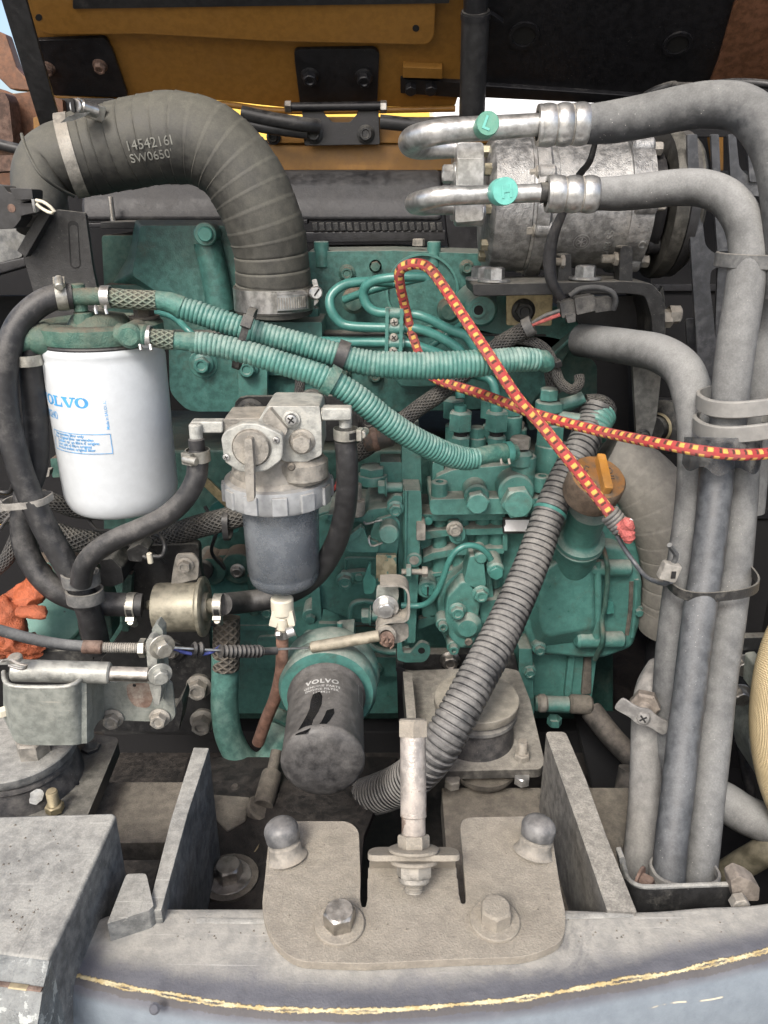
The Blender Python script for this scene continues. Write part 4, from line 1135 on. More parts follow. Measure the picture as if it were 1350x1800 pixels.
# gear housing left part behind the corrugated hose
plate('front_plate', rpoly([(880, 880), (1000, 880), (1000, 1160), (912, 1290), (912, 1200), (880, 1120)], 5), .835, .05, 'teal', E_, .003)
boss('idler_boss', 960, 1060, .81, 62, .05, 'teal', E_, .004)
plate('front_plate_leg', [(912, 1140), (936, 1140), (940, 1256), (912, 1256)], .80, .05, 'teal', E_, .002)
# oil filler neck and flange
nb, nt_ = P(1018, 950, .775), P(1042, 880, .735)
b = MB(); s = mpp(nb)
axn = (nt_ - nb).normalized()
b.lathe(nb, axn, [(40 * s, -.05), (40 * s, -.006), (44 * s, -.004), (44 * s, -.001), (41 * s, 0), (41 * s, .002), (44 * s, .003), (43 * s, .007), (35 * s, .010), (31 * s, .014), (31 * s, .045), (36 * s, .062), (0, .062)], 48)
b.build('oil_filler_neck', 'teal', E_)
# brass coloured shim plate and coil boss at the upper right of the head
plate('casting_arm', rpoly([(822, 520), (900, 512), (1040, 560), (1034, 575), (935, 655), (900, 640), (880, 590), (822, 575)], 8), .90, .05, 'teal', E_, .004)
boss('hollow_boss', 846, 546, .852, 29, .06, 'teal', E_, .003, r2=40)
c = P(841, 545, .8515); MB().lathe(c, FR, [(9 * mpp(c), .0006), (0, .0006)], 20).build('bore', 'pit', E_)
MB().ring(c, FR, 8.5 * mpp(c), 13 * mpp(c), .0025, 24).build('bore_rim', 'teal', E_)
b = MB(); b.bar(P(1042, 556, .872), P(938, 648, .882), .004, .02, hint=FR); b.build('web', 'teal', E_, bevel=.001)
plate('shim_plate', rpoly([(890, 518), (972, 516), (970, 573), (890, 572)], 4), .862, .003, 'brass', E_, .0006)
pb(E_, 920, 546, .860, 28, 'black_dusty', 'flange')
# front cam/timing case glimpsed right of the head
plate('timing_case', rpoly([(900, 640), (1010, 600), (1050, 640), (1050, 700), (930, 760)], 10), .93, .06, 'teal_dirty', E_, .004)

# ================================================================== INJECTOR PIPES
def pipe(lbl, pts, r=8.5, m='teal_clean', grp='injector pipes on the cylinder head', cat='fuel pipe', name='injector_pipe'):
    ps, rs = pth(pts, r)
    o = MB().tube(ps, rs, n=14, step=.003).build(name, m)
    return tag(o, lbl, cat, grp)
pipe('teal fuel pipe with the topmost loop, ending under the red cord\'s bend', [(752, 492, .80), (746, 487, .80), (689, 488, .80), (654, 495, .805), (639, 512, .81), (645, 536, .81), (665, 549, .808), (712, 551, .805), (746, 557, .80), (790, 579, .80), (822, 594, .80), (850, 640, .80)])
pipe('teal fuel pipe with the widest bend, left of the topmost loop', [(690, 497, .83), (650, 495, .825), (607, 500, .82), (582, 520, .815), (582, 545, .81), (598, 567, .81), (622, 574, .808), (678, 576, .805), (726, 577, .80), (756, 585, .80), (793, 604, .80), (812, 622, .80), (816, 650, .805)])
pipe('lowest teal fuel pipe running straight into the corrugated conduit\'s back', [(565, 600, .83), (605, 601, .82), (674, 602, .808), (716, 603, .803), (744, 612, .80), (780, 626, .80), (806, 650, .80), (809, 700, .79)])
pipe('short dark teal pipe stub inside the loops', [(605, 527, .86), (640, 514, .85), (690, 500, .845), (745, 488, .84)], 7)
pipe('short teal pipe curving down to the right pump nut', [(815, 655, .82), (838, 660, .81), (860, 666, .80), (870, 685, .795), (873, 722, .79)], 8)
pipe('thin teal pipe rising left behind the rubber air duct', [(250, 545, .90), (300, 555, .88), (330, 580, .86), (350, 600, .86)], 6)
pipe('thin teal pipe slanting behind the pipe bracket', [(752, 612, .86), (790, 585, .86), (812, 570, .87)], 6)
# pipe bracket
t = thing('pipe_bracket', 'teal clamp bracket with three cross head screws holding the fuel pipes', 'bracket', P(693, 600, .79))
b = MB(); b.plate(rpoly([(679, 541), (709, 543), (707, 626), (676, 622)], 2), YP(.794), .004); b.build('back_strip', 'teal', t, bevel=.0008)
b = MB()
for y in (551, 577, 603): 
    b.tube([P(677, y, .797), P(710, y + 1, .797)], .0058, n=14)
b.build('pipe_saddle', 'teal', t)
b = MB(); b.plate(rpoly([(678, 541), (684, 541), (682, 622), (676, 622)], 1), YP(.790), .006); b.plate([(703, 543), (709, 543), (707, 626), (701, 624)], YP(.790), .006); b.build('side_rim', 'teal', t, bevel=.0006)
for x, y in ((693, 566), (692, 593), (691, 617)): pb(t, x, y, .7935, 15, 'alu_dirty', 'cross', name='screw')

# ================================================================== INJECTION PUMP (right half)
ip = thing('injection_pump', 'teal fuel injection pump with tall hex nuts, big plugs and ribbed barrel housing', 'fuel pump', P(800, 1130, .80))
I_ = ip
plate('mounting_bar', rpoly([(708, 862), (740, 862), (742, 900), (736, 1000), (730, 1130), (712, 1130), (709, 1000)], 3), .765, .05, 'teal', I_, .002)
plate('mounting_bar', rpoly([(706, 752), (738, 752), (742, 866), (706, 866)], 3), .80, .04, 'teal', I_, .002)
plate('bar_rib', [(711, 862), (716, 862), (714, 1128), (710, 1128)], .761, .01, 'teal', I_, .001)
plate('bar_spine', rpoly([(700, 868), (710, 868), (708, 1010), (700, 1010)], 2), .77, .05, 'teal', I_, .001)
boss('bored_boss', 728, 986, .762, 14, .03, 'teal', I_)
c = P(728, 985, .7612); MB().lathe(c, FR, [(8.5 * mpp(c), 0), (0, 0)], 18).build('bore', 'alu_dirty', I_)
plate('side_lug', rpoly([(732, 920), (748, 920), (748, 950), (732, 950)], 3), .758, .03, 'alu_dirty', I_, .002)
# pump body and barrels
plate('pump_body', rpoly([(738, 912), (960, 912), (960, 1055), (900, 1085), (742, 1085)], 5), .80, .08, 'teal', I_, .003)
for x in (771, 807, 843, 867):
    vcyl('barrel', x, 905, 1030, .795, 13, 'teal', I_)
for pts in (rpoly([(732, 904), (888, 904), (888, 914), (732, 916)], 2), rpoly([(748, 934), (790, 931), (886, 928), (886, 939), (790, 942), (748, 948)], 2), rpoly([(744, 980), (760, 972), (800, 965), (886, 964), (886, 973), (800, 976), (762, 984), (744, 990)], 2)):
    plate('cast_rib', pts, .778, .03, 'teal', I_, .0012)
plate('cast_rib', rpoly([(884, 936), (892, 936), (892, 968), (884, 968)], 1), .78, .02, 'teal', I_, .001)
plate('cast_rib', rpoly([(742, 1012), (800, 1002), (800, 1008), (742, 1018)], 1), .785, .02, 'teal', I_, .001)
boss('pin_boss', 753, 917, .772, 8, .015, 'teal_clean', I_)
plate('clip_plate', rpoly([(787, 915), (808, 915), (819, 935), (818, 948), (806, 957), (794, 955), (787, 940)], 6), .768, .006, 'teal', I_, .001)
pb(I_, 799, 929, .767, 20, 'alu_dirty', 'flange'); boss('pin_boss', 806, 948, .766, 6, .006, 'teal', I_)
boss('slot_plug', 751, 1037, .765, 18, .04, 'teal', I_, .002)
boss('slot_plug_screw', 752, 1039, .763, 11, .004, 'teal_clean', I_)
c = P(752, 1039, .7625); MB().box(c, (.0016, .001, .0105)).build('screw_slot', 'pit', I_)
# label plate (blank white field)
plate('name_plate', rpoly([(884, 911), (945, 911), (945, 938), (884, 938)], 2), .772, .004, 'black_dusty', I_, .0005)
plate('name_plate_field', rpoly([(888, 914), (944, 914), (944, 934), (887, 934), (886, 927), (889, 922)], 1), .7713, .0006, 'white_label', I_, 0)
# pump head
plate('head_base', rpoly([(754, 878, 8), (820, 876), (955, 876), (955, 902), (905, 904), (757, 906, 10)], 6), .752, .075, 'teal', I_, .0035, 3)
plate('pump_head', rpoly([(766, 838), (795, 826), (932, 814), (932, 895), (800, 895), (766, 880)], 6), .775, .06, 'teal', I_, .006, 3)
plate('head_shoulder', rpoly([(760, 812), (780, 812), (782, 870), (760, 870)], 5), .785, .04, 'teal', I_, .004)
vcyl('outlet_column', 916, 800, 880, .768, 21, 'teal', I_)
boss('big_plug_collar', 908, 866, .748, 32, .04, 'teal', I_, .002)
pb(I_, 908, 879, .741, 50, 'teal', 'hex', rot=.1, h=.7); boss('plug_collar', 838, 873, .750, 22, .03, 'teal', I_, .002)
pb(I_, 838, 880, .744, 36, 'teal', 'hex', rot=.25, h=.8)
for x, y in ((772, 872), (951, 862)):
    c = P(x, y, .765); bolt(I_, c, AZ, 29 * mpp(c), 'teal', 'socket', h=1.35)
# delivery valve nuts, pipes drop into them
def hexnut(px, y0, y1, y, afpx, m='teal', par=I_):
    a = P(px, y1, y); c = P(px, y0, y); c = V((a.x, a.y, c.z)); s = mpp(a)
    h = (c - a).length; r = afpx * .577 * s
    b = MB(); b.lathe(a, AZ, [(r * .8, 0), (r, h * .06), (r, h * .90)], 6, ph=.35); b.lathe(a, AZ, [(r * .9, h * .9), (r * .78, h), (0, h)], 24)
    b.lathe(a, AZ, [(r * .995, h * .9), (r * .86, h * .92)], 6, ph=.35)
    return b.build('delivery_nut', m, par)
for x in (809, 872):
    hexnut(x, 722, 757, .79, 37); hexnut(x, 765, 800, .79, 30)
    vcyl('delivery_collar', x, 712, 726, .79, 11, 'teal_clean', I_)
    vcyl('delivery_neck', x, 752, 770, .79, 12, 'pit', I_)
for x in (797, 862):
    hexnut(x, 700, 735, .835, 34); hexnut(x, 745, 775, .835, 28)
for x in (838,):
    c = P(x, 768, .80); bolt(I_, c, AZ, 25 * mpp(c), 'teal', 'hex', .5, h=1.2); vcyl('valve_collar', x, 768, 790, .80, 16, 'teal', I_)
vcyl('overflow_column', 905, 752, 800, .83, 18, 'teal', I_); c = P(907, 760, .83); bolt(I_, c, AZ, 26 * mpp(c), 'alu_dirty', 'hex', .2, h=1.2)
# banjo with dusty hex bolt
c = P(917, 803, .765); s = mpp(c)
MB().cyl(P(915, 812, .765) - AZ * .006, P(915, 812, .765) + AZ * .013, 21 * s, 20 * s, n=30, ch=.004).build('banjo', 'teal', I_)
bolt(I_, P(914, 786, .765), AZ, 33 * s, 'alu_dirty', 'hex', .2, h=.9)
# feed pump stack at the right (between cord and hose)
vcyl('fitting_body', 965, 780, 860, .80, 30, 'teal', I_)
vcyl('fitting_ring', 965, 705, 722, .80, 25, 'teal', I_); vcyl('fitting_ring', 965, 726, 742, .80, 23, 'teal', I_)
hexnut(965, 742, 782, .80, 44)
bolt(I_, P(964, 702, .80), AZ, .0175, 'teal', 'hex', .4, h=1.1)
b = MB(); b.tube(*pth([(985, 712, .80), (1010, 705, .80), (1026, 698, .80)], 11), n=16); b.tube(*pth([(980, 732, .795), (1020, 738, .79), (1052, 745, .785), (1060, 765, .785)], 11), n=16); b.build('feed_elbow', 'teal', I_)
vcyl('valve_body', 898, 730, 770, .82, 18, 'teal', I_); hexnut(898, 702, 730, .82, 30)
# lower feed pump with its pipe
fp_ = thing('feed_pump', 'knobbly teal lift pump bolted on the injection pump under the thin curved pipe', 'fuel pump', P(820, 1130, .77))
plate('flange_plate', rpoly([(785, 1022), (830, 985), (862, 990), (870, 1060), (872, 1100), (835, 1140), (790, 1142), (770, 1100), (768, 1060)], 8), .772, .03, 'teal', fp_, .003)
plate('pump_casting', rpoly([(786, 1050), (812, 1020), (840, 1030), (846, 1060), (838, 1100), (836, 1130), (810, 1142), (788, 1120), (782, 1080)], 8), .752, .03, 'teal', fp_, .004, 3)
plate('pump_casting_rib', rpoly([(826, 978), (850, 978), (855, 1030), (838, 1042), (815, 1022)], 5), .752, .03, 'teal', fp_, .003)
plate('pump_arm', rpoly([(842, 1058), (890, 1052), (890, 1086), (845, 1098)], 5), .765, .03, 'teal', fp_, .003)
boss('pump_neck', 846, 982, .75, 12, .03, 'teal', fp_, .002)
boss('dome', 822, 1105, .744, 26, .03, 'teal', fp_, .006)
for x, y in ((845, 1043), (804, 1073)): pb(fp_, x, y, .746, 21, 'teal', 'flange')
for x, y in ((778, 1098), (797, 1138)):
    pb(fp_, x, y, .752, 17, 'teal', 'socket'); boss('screw_boss', x, y, .753, 12, .02, 'teal', fp_)
boss('port', 824, 1130, .742, 7, .004, 'brown_dust', fp_)
boss('banjo_end', 872, 1004, .742, 15, .035, 'teal', fp_, .002); pb(fp_, 872, 1006, .742, 22, 'teal_clean', 'hex', h=.5)
pipe('thin teal pipe arching over the lift pump to its round end fitting', [(866, 992, .755), (858, 975, .752), (842, 962, .750), (820, 959, .748), (800, 970, .746), (787, 992, .746), (779, 1016, .746), (768, 1040, .748), (754, 1058, .752), (735, 1065, .756), (705, 1064, .756)], 5.5, 'teal_clean', None, 'fuel pipe', 'fuel_pipe')
plate('lower_support', rpoly([(735, 1090), (800, 1070), (800, 1080), (735, 1108)], 2), .80, .01, 'teal', I_, .001)

# ================================================================== GOVERNOR (left half)
gv = thing('governor_housing', 'teal governor housing with dusty top shelf, control levers and rust tinted brackets', 'governor', P(620, 1090, .80))
G_ = gv
plate('housing', rpoly([(552, 905, 20), (600, 900), (700, 905), (702, 1088), (620, 1090), (555, 1066, 16)], 12), .80, .08, 'teal', G_, .006, 3)
plate('housing_flange', rpoly([(548, 1030), (562, 1030), (566, 1092), (548, 1090)], 4), .79, .05, 'teal', G_, .002)
plate('top_shelf', rpoly([(576, 904, 5), (640, 906), (648, 896), (700, 890), (703, 910), (660, 918), (576, 918, 6)], 4), .768, .075, 'teal', G_, .003, 3)
c = P(655, 848, .80); s = mpp(c)
MB().lathe(c, AZ, [(26 * s, 0), (26 * s, .009), (25 * s, .010), (0, .010)], 36).build('filler_plug', 'teal', G_); bolt(G_, c + AZ * .010, AZ, 40 * s, 'teal', 'hex', .4, h=.6)
plate('rail_box', rpoly([(668, 812), (706, 812), (706, 856), (668, 856)], 3), .80, .03, 'teal', G_, .002)
b = MB(); b.cyl(P(678, 857, .775), P(708, 857, .775), .0055, n=16, ch=.001); b.build('guide_pin', 'teal', G_); bolt(G_, P(680, 857, .775), (-1, 0, 0), .014, 'teal', 'flange')
vcyl('sender_plug', 627, 850, 880, .775, 9, 'alu_dirty', G_); vcyl('sender_base', 627, 878, 905, .772, 15, 'alu_dirty', G_)
plate('arm_tab', rpoly([(680, 884), (694, 870), (708, 872), (706, 900), (696, 912), (682, 906)], 4), .762, .008, 'teal', G_, .001)
pb(G_, 695, 894, .760, 20, 'teal', 'flange')
# round stop solenoid
b = MB(); c = P(683, 940, .722); MB().cyl(c, P(684, 924, .765), 18 * mpp(c), n=32, ch=.0015).build('stop_boss', 'teal', G_)
plate('lever_plate', rpoly([(660, 914), (692, 905), (704, 918), (702, 945), (698, 978), (664, 978), (654, 956), (650, 940)], 6), .756, .006, 'teal', G_, .001)
plate('bent_lever', rpoly([(606, 957), (630, 928), (640, 928), (646, 946), (668, 956), (664, 972), (612, 972)], 4), .75, .008, 'teal', G_, .0015)
plate('bent_lever_lip', rpoly([(605, 958), (630, 944), (638, 930), (634, 926), (602, 952)], 2), .745, .01, 'teal', G_, .001)
b = MB(); b.tube(*pth([(640, 918, .748), (645, 921, .744), (672, 914, .742)], 2), n=8); b.tube(*pth([(650, 942, .748), (648, 950, .742), (654, 960, .742), (672, 954, .742)], 2), n=8); b.build('spring_wire', 'alu_tube', G_)
plate('control_arm', rpoly([(661, 976), (697, 976), (697, 1010), (699, 1026), (684, 1030), (661, 1020)], 3), .742, .006, 'brass_teal' if 'brass_teal' in MAT else 'teal', G_, .001)
plate('control_fork', rpoly([(648, 992), (652, 990), (652, 1012), (660, 1016), (662, 1028), (655, 1044), (640, 1044), (638, 1020)], 4), .736, .005, 'teal_clean', G_, .001)
boss('arm_hole', 680, 1018, .7412, 6.5, .002, 'pit', G_, .0001)
b = MB(); b.tube(*pth([(608, 1000, .79), (608, 985, .785), (614, 981, .782), (662, 981, .765)], 2.6), n=8); b.build('return_wire', 'teal', G_)
plate('cover_strip', rpoly([(598, 1008), (645, 1004), (645, 1026), (600, 1028)], 5), .783, .01, 'teal', G_, .002)
pb(G_, 607, 1019, .782, 22, 'teal', 'flange'); boss('rivet', 631, 1017, .779, 7.5, .01, 'teal', G_)
b = MB(); b.tube(*pth([(662, 1060, .78), (640, 1057, .775), (622, 1060, .772), (616, 1075, .772), (617, 1095, .772), (613, 1105, .776), (602, 1094, .79)], 5), n=12); b.build('drip_pipe', 'teal', G_)
b = MB(); a = P(652, 1082, .755); b.cyl(a, P(706, 1080, .755), .0062, n=16, ch=.001); b.build('stop_screw', 'teal', G_); bolt(G_, a, (-1, 0, 0), .0155, 'teal', 'flange')
b = MB(); b.cyl(P(706, 1005, .745), P(745, 1005, .745), .0032, n=12); b.build('adjusting_screw', 'alu_dirty', G_)
bolt(G_, P(742, 1005, .745), (1, 0, 0), .010, 'alu_dirty', 'hex'); bolt(G_, P(714, 1005, .745), (1, 0, 0), .0145, 'teal', 'hex', h=.6)
boss('lower_lug', 546, 1084, .79, 15, .03, 'teal', G_); pb(G_, 546, 1086, .788, 16, 'teal', 'hex')
for x, y in ((560, 880), (575, 890)): pass

_P0, _YP0 = P, YP
P = lambda x, y, d: _P0(x, y, d - .082)
YP = lambda y: _YP0(y - .082)
# C shaped throttle lever
tl = thing('throttle_lever', 'dusty C shaped throttle lever with a marked hex bolt and cotter pinned pivot', 'lever', P(690, 1100, .72))
b = MB(); b.plate(rpoly([(662, 1030), (700, 1030), (702, 1048), (690, 1082), (660, 1074)], 7), YP(.728), .004); b.build('back_face', 'green_grey', tl, bevel=.0008)
ps = [(668, 1031), (690, 1030), (708, 1032), (717, 1042), (719, 1060), (718, 1084), (712, 1092), (698, 1094), (680, 1095), (668, 1102), (662, 1114)]
b = MB()
pa = [P(x, y, .712) for x, y in ps]
q, _ = curve(pa, 1, .002)
th = 2.4 * mpp(pa[0]); vs, fs = [], []
for i, p in enumerate(q):
    tg = (q[min(i + 1, len(q) - 1)] - q[max(i - 1, 0)]).normalized(); nn = tg.cross(FR).normalized()
    for sx, dy in ((-1, 0), (1, 0), (1, .022), (-1, .022)): vs.append(p + nn * sx * th * .8 + V((0, dy, 0)))
for i in range(len(q) - 1):
    for k in range(4):
        fs.append([i * 4 + k, (i + 1) * 4 + k, (i + 1) * 4 + (k + 1) % 4, i * 4 + (k + 1) % 4])
fs += [[0, 1, 2, 3], [len(vs) - 1, len(vs) - 2, len(vs) - 3, len(vs) - 4]]
b.add(vs, fs); b.build('bent_strap', 'alu_dirty', tl)
b = MB(); b.plate(rpoly([(664, 1104), (690, 1098), (718, 1096), (719, 1122), (700, 1132), (672, 1130), (662, 1118)], 7), YP(.722), .003); b.build('pivot_tab', 'alu_dirty', tl, bevel=.0008)
pb(tl, 678, 1066, .727, 26, 'alu_tube', 'washer', rot=.25)
c = P(678, 1066, .719)
letter_on('8.8', .0055, flatfn(P(671, 1069, .7172), AX, AZ), 'steel', tl, th=.0002)
c = P(679, 1114, .712); MB().ring(c, FR, .006, .0095, .003).build('washer', 'alu_dirty', tl)
b = MB(); c = P(680, 1124, .706); b.cyl(P(680, 1120, .722), c, 14 * mpp(c), n=24, ch=.001); b.build('pivot_washer', 'rusty', tl)
MB().cyl(c, P(681, 1132, .70), 5 * mpp(c), n=14, ch=.0006).build('pivot_pin', 'rusty', tl)
b = MB(); b.tube(*pth([(672, 1128, .702), (680, 1120, .699), (682, 1132, .698), (690, 1122, .700), (692, 1134, .70), (686, 1140, .70)], 1.8), n=8); b.build('cotter_pin', 'rusty', tl)
# brass rod, wire, bellows, cable
tc = thing('throttle_cable', 'black throttle cable with threaded adjuster, ribbed boot and brass coloured rod end', 'cable', P(300, 1150, .66))
a, c = P(547, 1138, .715), P(668, 1117, .708)
MB().cyl(a, c, .0055, n=12, ch=.0008).build('rod_end', 'rod_dull', tc)
b = MB(); b.tube([P(300, 1138, .642), P(390, 1143, .66), P(470, 1142, .690), P(549, 1138, .715)], .0012, n=8); b.build('inner_wire', 'steel_bright', tc)
ps, rs = pth([(388, 1145, .658), (430, 1145, .671), (463, 1145, .683)], 12)
MB().tube(ps, rs, n=20, step=.0007, prof=lambda L, T: 1 - .38 * (.5 - .5 * math.cos(2 * math.pi * L / .0043)) if L < T * .96 else .65).build('ribbed_boot', 'rubber', tc)
MB().tube(*pth([(463, 1145, .683), (486, 1144, .69)], 7), n=16).build('boot_neck', 'rubber', tc)
for x in (342, 352):
    a = P(x - 4, 1142, .650); MB().cyl(a, P(x + 4, 1142, .652), .0068, n=22, ch=.0018).build('rubber_grommet', 'black_plastic', tc)
MB().tube(*pth([(-40, 1096, .60), (0, 1108, .61), (60, 1124, .62), (110, 1133, .628), (146, 1136, .63)], 10), n=16).build('outer_sheath', 'rubber_dusty', tc)
a = P(144, 1137, .63); MB().cyl(a, P(181, 1138, .632), 12 * mpp(a), n=20, ch=.0012).build('crimp_sleeve', 'rusty', tc)
ps, rs = pth([(181, 1138, .632), (300, 1140, .640)], 9.5)
MB().tube(ps, rs, n=18, step=.0004, prof=lambda L, T: 1 - .12 * (.5 - .5 * math.cos(2 * math.pi * L / .0018))).build('threaded_adjuster', 'alu_dirty', tc)
for x0, x1, r in ((246, 256, 17), (272, 284, 17)):
    a = P(x0, 1139, .637); MB().lathe(a, AX, [(0, 0), (r * mpp(a), 0), (r * mpp(a), (x1 - x0) * mpp(a)), (0, (x1 - x0) * mpp(a))], 6).build('adjuster_nut', 'zinc', tc)
P, YP = _P0, _YP0
b = MB(); b.bar(P(681, 1034, .735), P(681, 1040, .650), .016, .004, hint=AX); b.build('lever_link', 'alu_dirty', tl, bevel=.0006)
# ================================================================== AIR DUCT
ad = thing('air_duct', 'large ribbed black rubber air duct curving down to the engine intake', 'air hose', P(480, 548, .875))
ctl = [(128, 274, .855, 66), (165, 268, .86, 69), (215, 257, .862, 72), (262, 247, .862, 74), (310, 243, .862, 74), (360, 252, .862, 73), (405, 284, .862, 71), (435, 325, .862, 69), (457, 372, .862, 68), (472, 420, .865, 67), (479, 470, .868, 66), (481, 505, .87, 66), (482, 545, .873, 67)]
ps, rs = pth(ctl)
random.seed(3)
def dprof(L, T):
    w = .0155
    k = (L / w) % 1
    step = -.012 * k + (.006 if k < .08 else 0)
    g = -.016 * math.exp(-((k - .99) / .035) ** 2)
    wob = .010 * math.sin(L * 61 + 1) + .008 * math.sin(L * 137)
    return 1 + step + g + wob
MB().tube(ps, rs, n=64, step=.0014, prof=dprof, caps=True).build('ribbed_duct', 'rubber_duct', ad, ang=50)
# plastic elbow on the left end
e = MB(); q, qr = pth([(66, 410, .82, 34), (68, 360, .83, 42), (72, 318, .842, 50), (86, 294, .85, 57), (108, 281, .853, 60), (135, 273, .856, 61)])
e.tube(q, qr, n=48, step=.003); e.build('rubber_elbow', 'rubber_duct', ad)
b = MB(); b.tube(*pth([(38, 236, .80), (46, 262, .775), (70, 305, .765), (105, 332, .78), (130, 345, .80)], 3), n=8); b.build('elbow_seam', 'rubber_duct', ad)
vcyl('elbow_neck', 96, 330, 420, .845, 34, 'rubber_duct', ad, r1=30)
d = (ps[1] - ps[0]).normalized()
c = P(128, 274, .855)
MB().ring(c - d * .006, d, 66.5 * mpp(c), 69 * mpp(c), .012, 64).build('clamp_band', 'alu_dirty', ad)
h = P(150, 192, .81)
b = MB(); b.bar(P(135, 186, .81), P(182, 202, .83), .014, .007, hint=FR); b.build('clamp_housing', 'zinc', ad, bevel=.001)
b = MB(); b.cyl(P(142, 186, .805), P(172, 196, .815), .0062, n=20, ch=.0012); b.build('clamp_screw', 'steel_bright', ad)
b = MB(); c = P(131, 186, .80); b.cyl(c, P(138, 188, .805), .0066, n=20, ch=.001); b.build('screw_head', 'steel_bright', ad)
MB().box(c - V((.0006, .002, 0)), (.003, .004, .0108)).build('screw_slot', 'pit', ad)
b = MB(); qp = [P(106, 216, .79), P(118, 205, .79), P(135, 200, .79), P(157, 198, .80)]; b.prism(qp + [P(150, 204, .80), P(128, 212, .79)], (0, .001, .0003)); b.build('band_end', 'alu_tube', ad)
# lower clamp
c = P(481, 524, .872); rb = 67.5 * mpp(c)
MB().ring(c - AZ * .0115, AZ, rb, rb + .0012, .023, 72).build('clamp_band', 'steel_bright', ad)
MB().ring(c - AZ * .0132, AZ, rb * .985, rb + .0004, .0265, 72).build('hose_cuff', 'rubber_duct', ad)
b = MB(); n_ = 14
vs, fs = [], []
for i in range(n_):
    a = R(-78 + i * 3.4)
    dd = V((math.cos(a), math.sin(a), 0))
    for rr_, zz in ((rb + .001, -.0105), (rb + .0065, -.0075), (rb + .0065, .0075), (rb + .001, .0105)): vs.append(c + dd * rr_ + AZ * zz)
fs = [[i * 4 + k, (i + 1) * 4 + k, (i + 1) * 4 + k + 1, i * 4 + k + 1] for i in range(n_ - 1) for k in range(3)] + [[0, 1, 2, 3], [n_ * 4 - 1, n_ * 4 - 2, n_ * 4 - 3, n_ * 4 - 4]]
b.add(vs, fs); b.build('worm_housing', 'alu_tube', ad)
b = MB()
for i in range(12):
    a = R(-76 + i * 3.3); dd = V((math.cos(a), math.sin(a), 0)); tt = V((-dd.y, dd.x, 0))
    b.box(c + dd * (rb + .0068) , (.0011, .011, .0008), (tt, AZ, dd))
b.build('worm_teeth', 'alu_dirty', ad)
a = P(556, 515, .835); MB().cyl(P(552, 515, .86), a, 12 * mpp(a), n=24, ch=.0015).build('screw_head', 'steel_bright', ad)
MB().box(a + V((0, -.0001, 0)), (.0105, .0012, .0018), (V((.6, 0, .8)), AY, V((-.8, 0, .6)))).build('screw_slot', 'pit', ad)
b = MB(); b.prism([P(x, y, .84) for x, y in rpoly([(548, 492), (556, 490), (561, 508), (560, 530), (552, 538), (552, 510)], 2)], (0, .0012, 0)); b.build('band_end', 'alu_tube', ad)
# moulded lettering along the duct
dc = P(262, 247, .862); rc = 74 * mpp(dc)
dax = (P(300, 243, .862) - P(225, 254, .862)).normalized()
def ductfn(off, a0, s=rc):
    u = (FR - dax * FR.dot(dax)).normalized(); w = dax.cross(u)
    def f(x, y):
        a = a0 + y / s
        n = u * math.cos(a) - w * math.sin(a)
        if (u * 0 - w).z > 0: pass
        n = u * math.cos(a) + UPv * math.sin(a)
        return dc + dax * (x + off) + n * (s * 1.010), n
    UPv = (AZ - dax * AZ.dot(dax)); UPv = (UPv - u * UPv.dot(u)).normalized()
    return f
letter_on('1454216I', .0125, ductfn(-.013, R(-14)), 'duct_print', ad, th=.0007)
letter_on("SW0650'", .0115, ductfn(-.012, R(-29)), 'duct_print', ad, th=.0007)

# black housing behind the rocker cover
t = thing('engine_cover', 'long black cover with a rounded top behind the rocker cover', 'cover', P(480, 410, 1.04))
b = MB()
x0, x1 = P(140, 350, 1.04).x, P(778, 350, 1.04).x
z1, z0 = P(600, 300, 1.04).z, P(600, 388, 1.04).z
prof = [(1.035, z0), (1.04, z0 + .02), (1.045, z1 - .03), (1.055, z1 - .012), (1.075, z1), (1.10, z1 + .003), (1.16, z1 - .01), (1.16, z0)]
b.prism([V((x0, y, z)) for y, z in prof], (x1 - x0, 0, 0)); b.build('cover_body', 'cover_black', t, bevel=.006, seg=3)
plate('cover_flange', [(520, 408), (784, 404), (784, 424), (520, 428)], 1.025, .03, 'black_paint', t, .002)
plate('cover_ledge', [(150, 392), (540, 386), (540, 394), (150, 400)], 1.03, .03, 'black_paint', t, .001)
for i in range(19):
    x = 548 + i * 12.2
    b = MB(); b.plate([(x, 392), (x + 9, 391), (x + 11, 405), (x + 2, 406)], YP(1.022), .006); b.build('serration', 'black_dusty', t, bevel=.0006)
vcyl('thin_rod', 200, 345, 396, 1.02, 4.5, 'steel', t)
b = MB(); b.plate(rpoly([(776, 300), (790, 290), (860, 290), (860, 440), (790, 440), (786, 410)], 3), YP(1.05), .02); b.build('end_panel', 'black_paint', t, bevel=.002)

# ================================================================== LEFT BLACK BRACKETS
t = thing('filter_bracket', 'matte black bracket plate with a long slot behind the white filter\'s head', 'bracket', P(110, 600, .80))
b = MB(); b.plate(rpoly([(98, 368), (150, 374), (163, 470), (176, 530), (180, 640), (82, 640), (66, 540), (40, 450), (36, 434), (58, 410), (70, 392)], 5), YP(.80), .006)
b.build('slotted_plate', 'black_dusty', t, bevel=.001)
c = rrect(121, 388, 139, 472, 8.5)
b = MB(); b.plate([(x + (y - 430) * .06, y) for x, y in c], YP(.7995), .001); b.build('slot', 'pit', t)
b = MB(); b.plate([(x + (y - 430) * .06, y) for x, y in rrect(124, 396, 138, 470, 6)], YP(.7993), .0003); b.build('slot_wall', 'black_dusty', t)
b = MB(); b.bar(P(42, 446, .79), P(84, 372, .79), .010, .012, hint=FR); b.build('bent_edge', 'black_dusty', t, bevel=.001)
t = thing('side_tank', 'dusty grey curved housing at the left edge under a black connector', 'housing', P(-20, 480, .86))
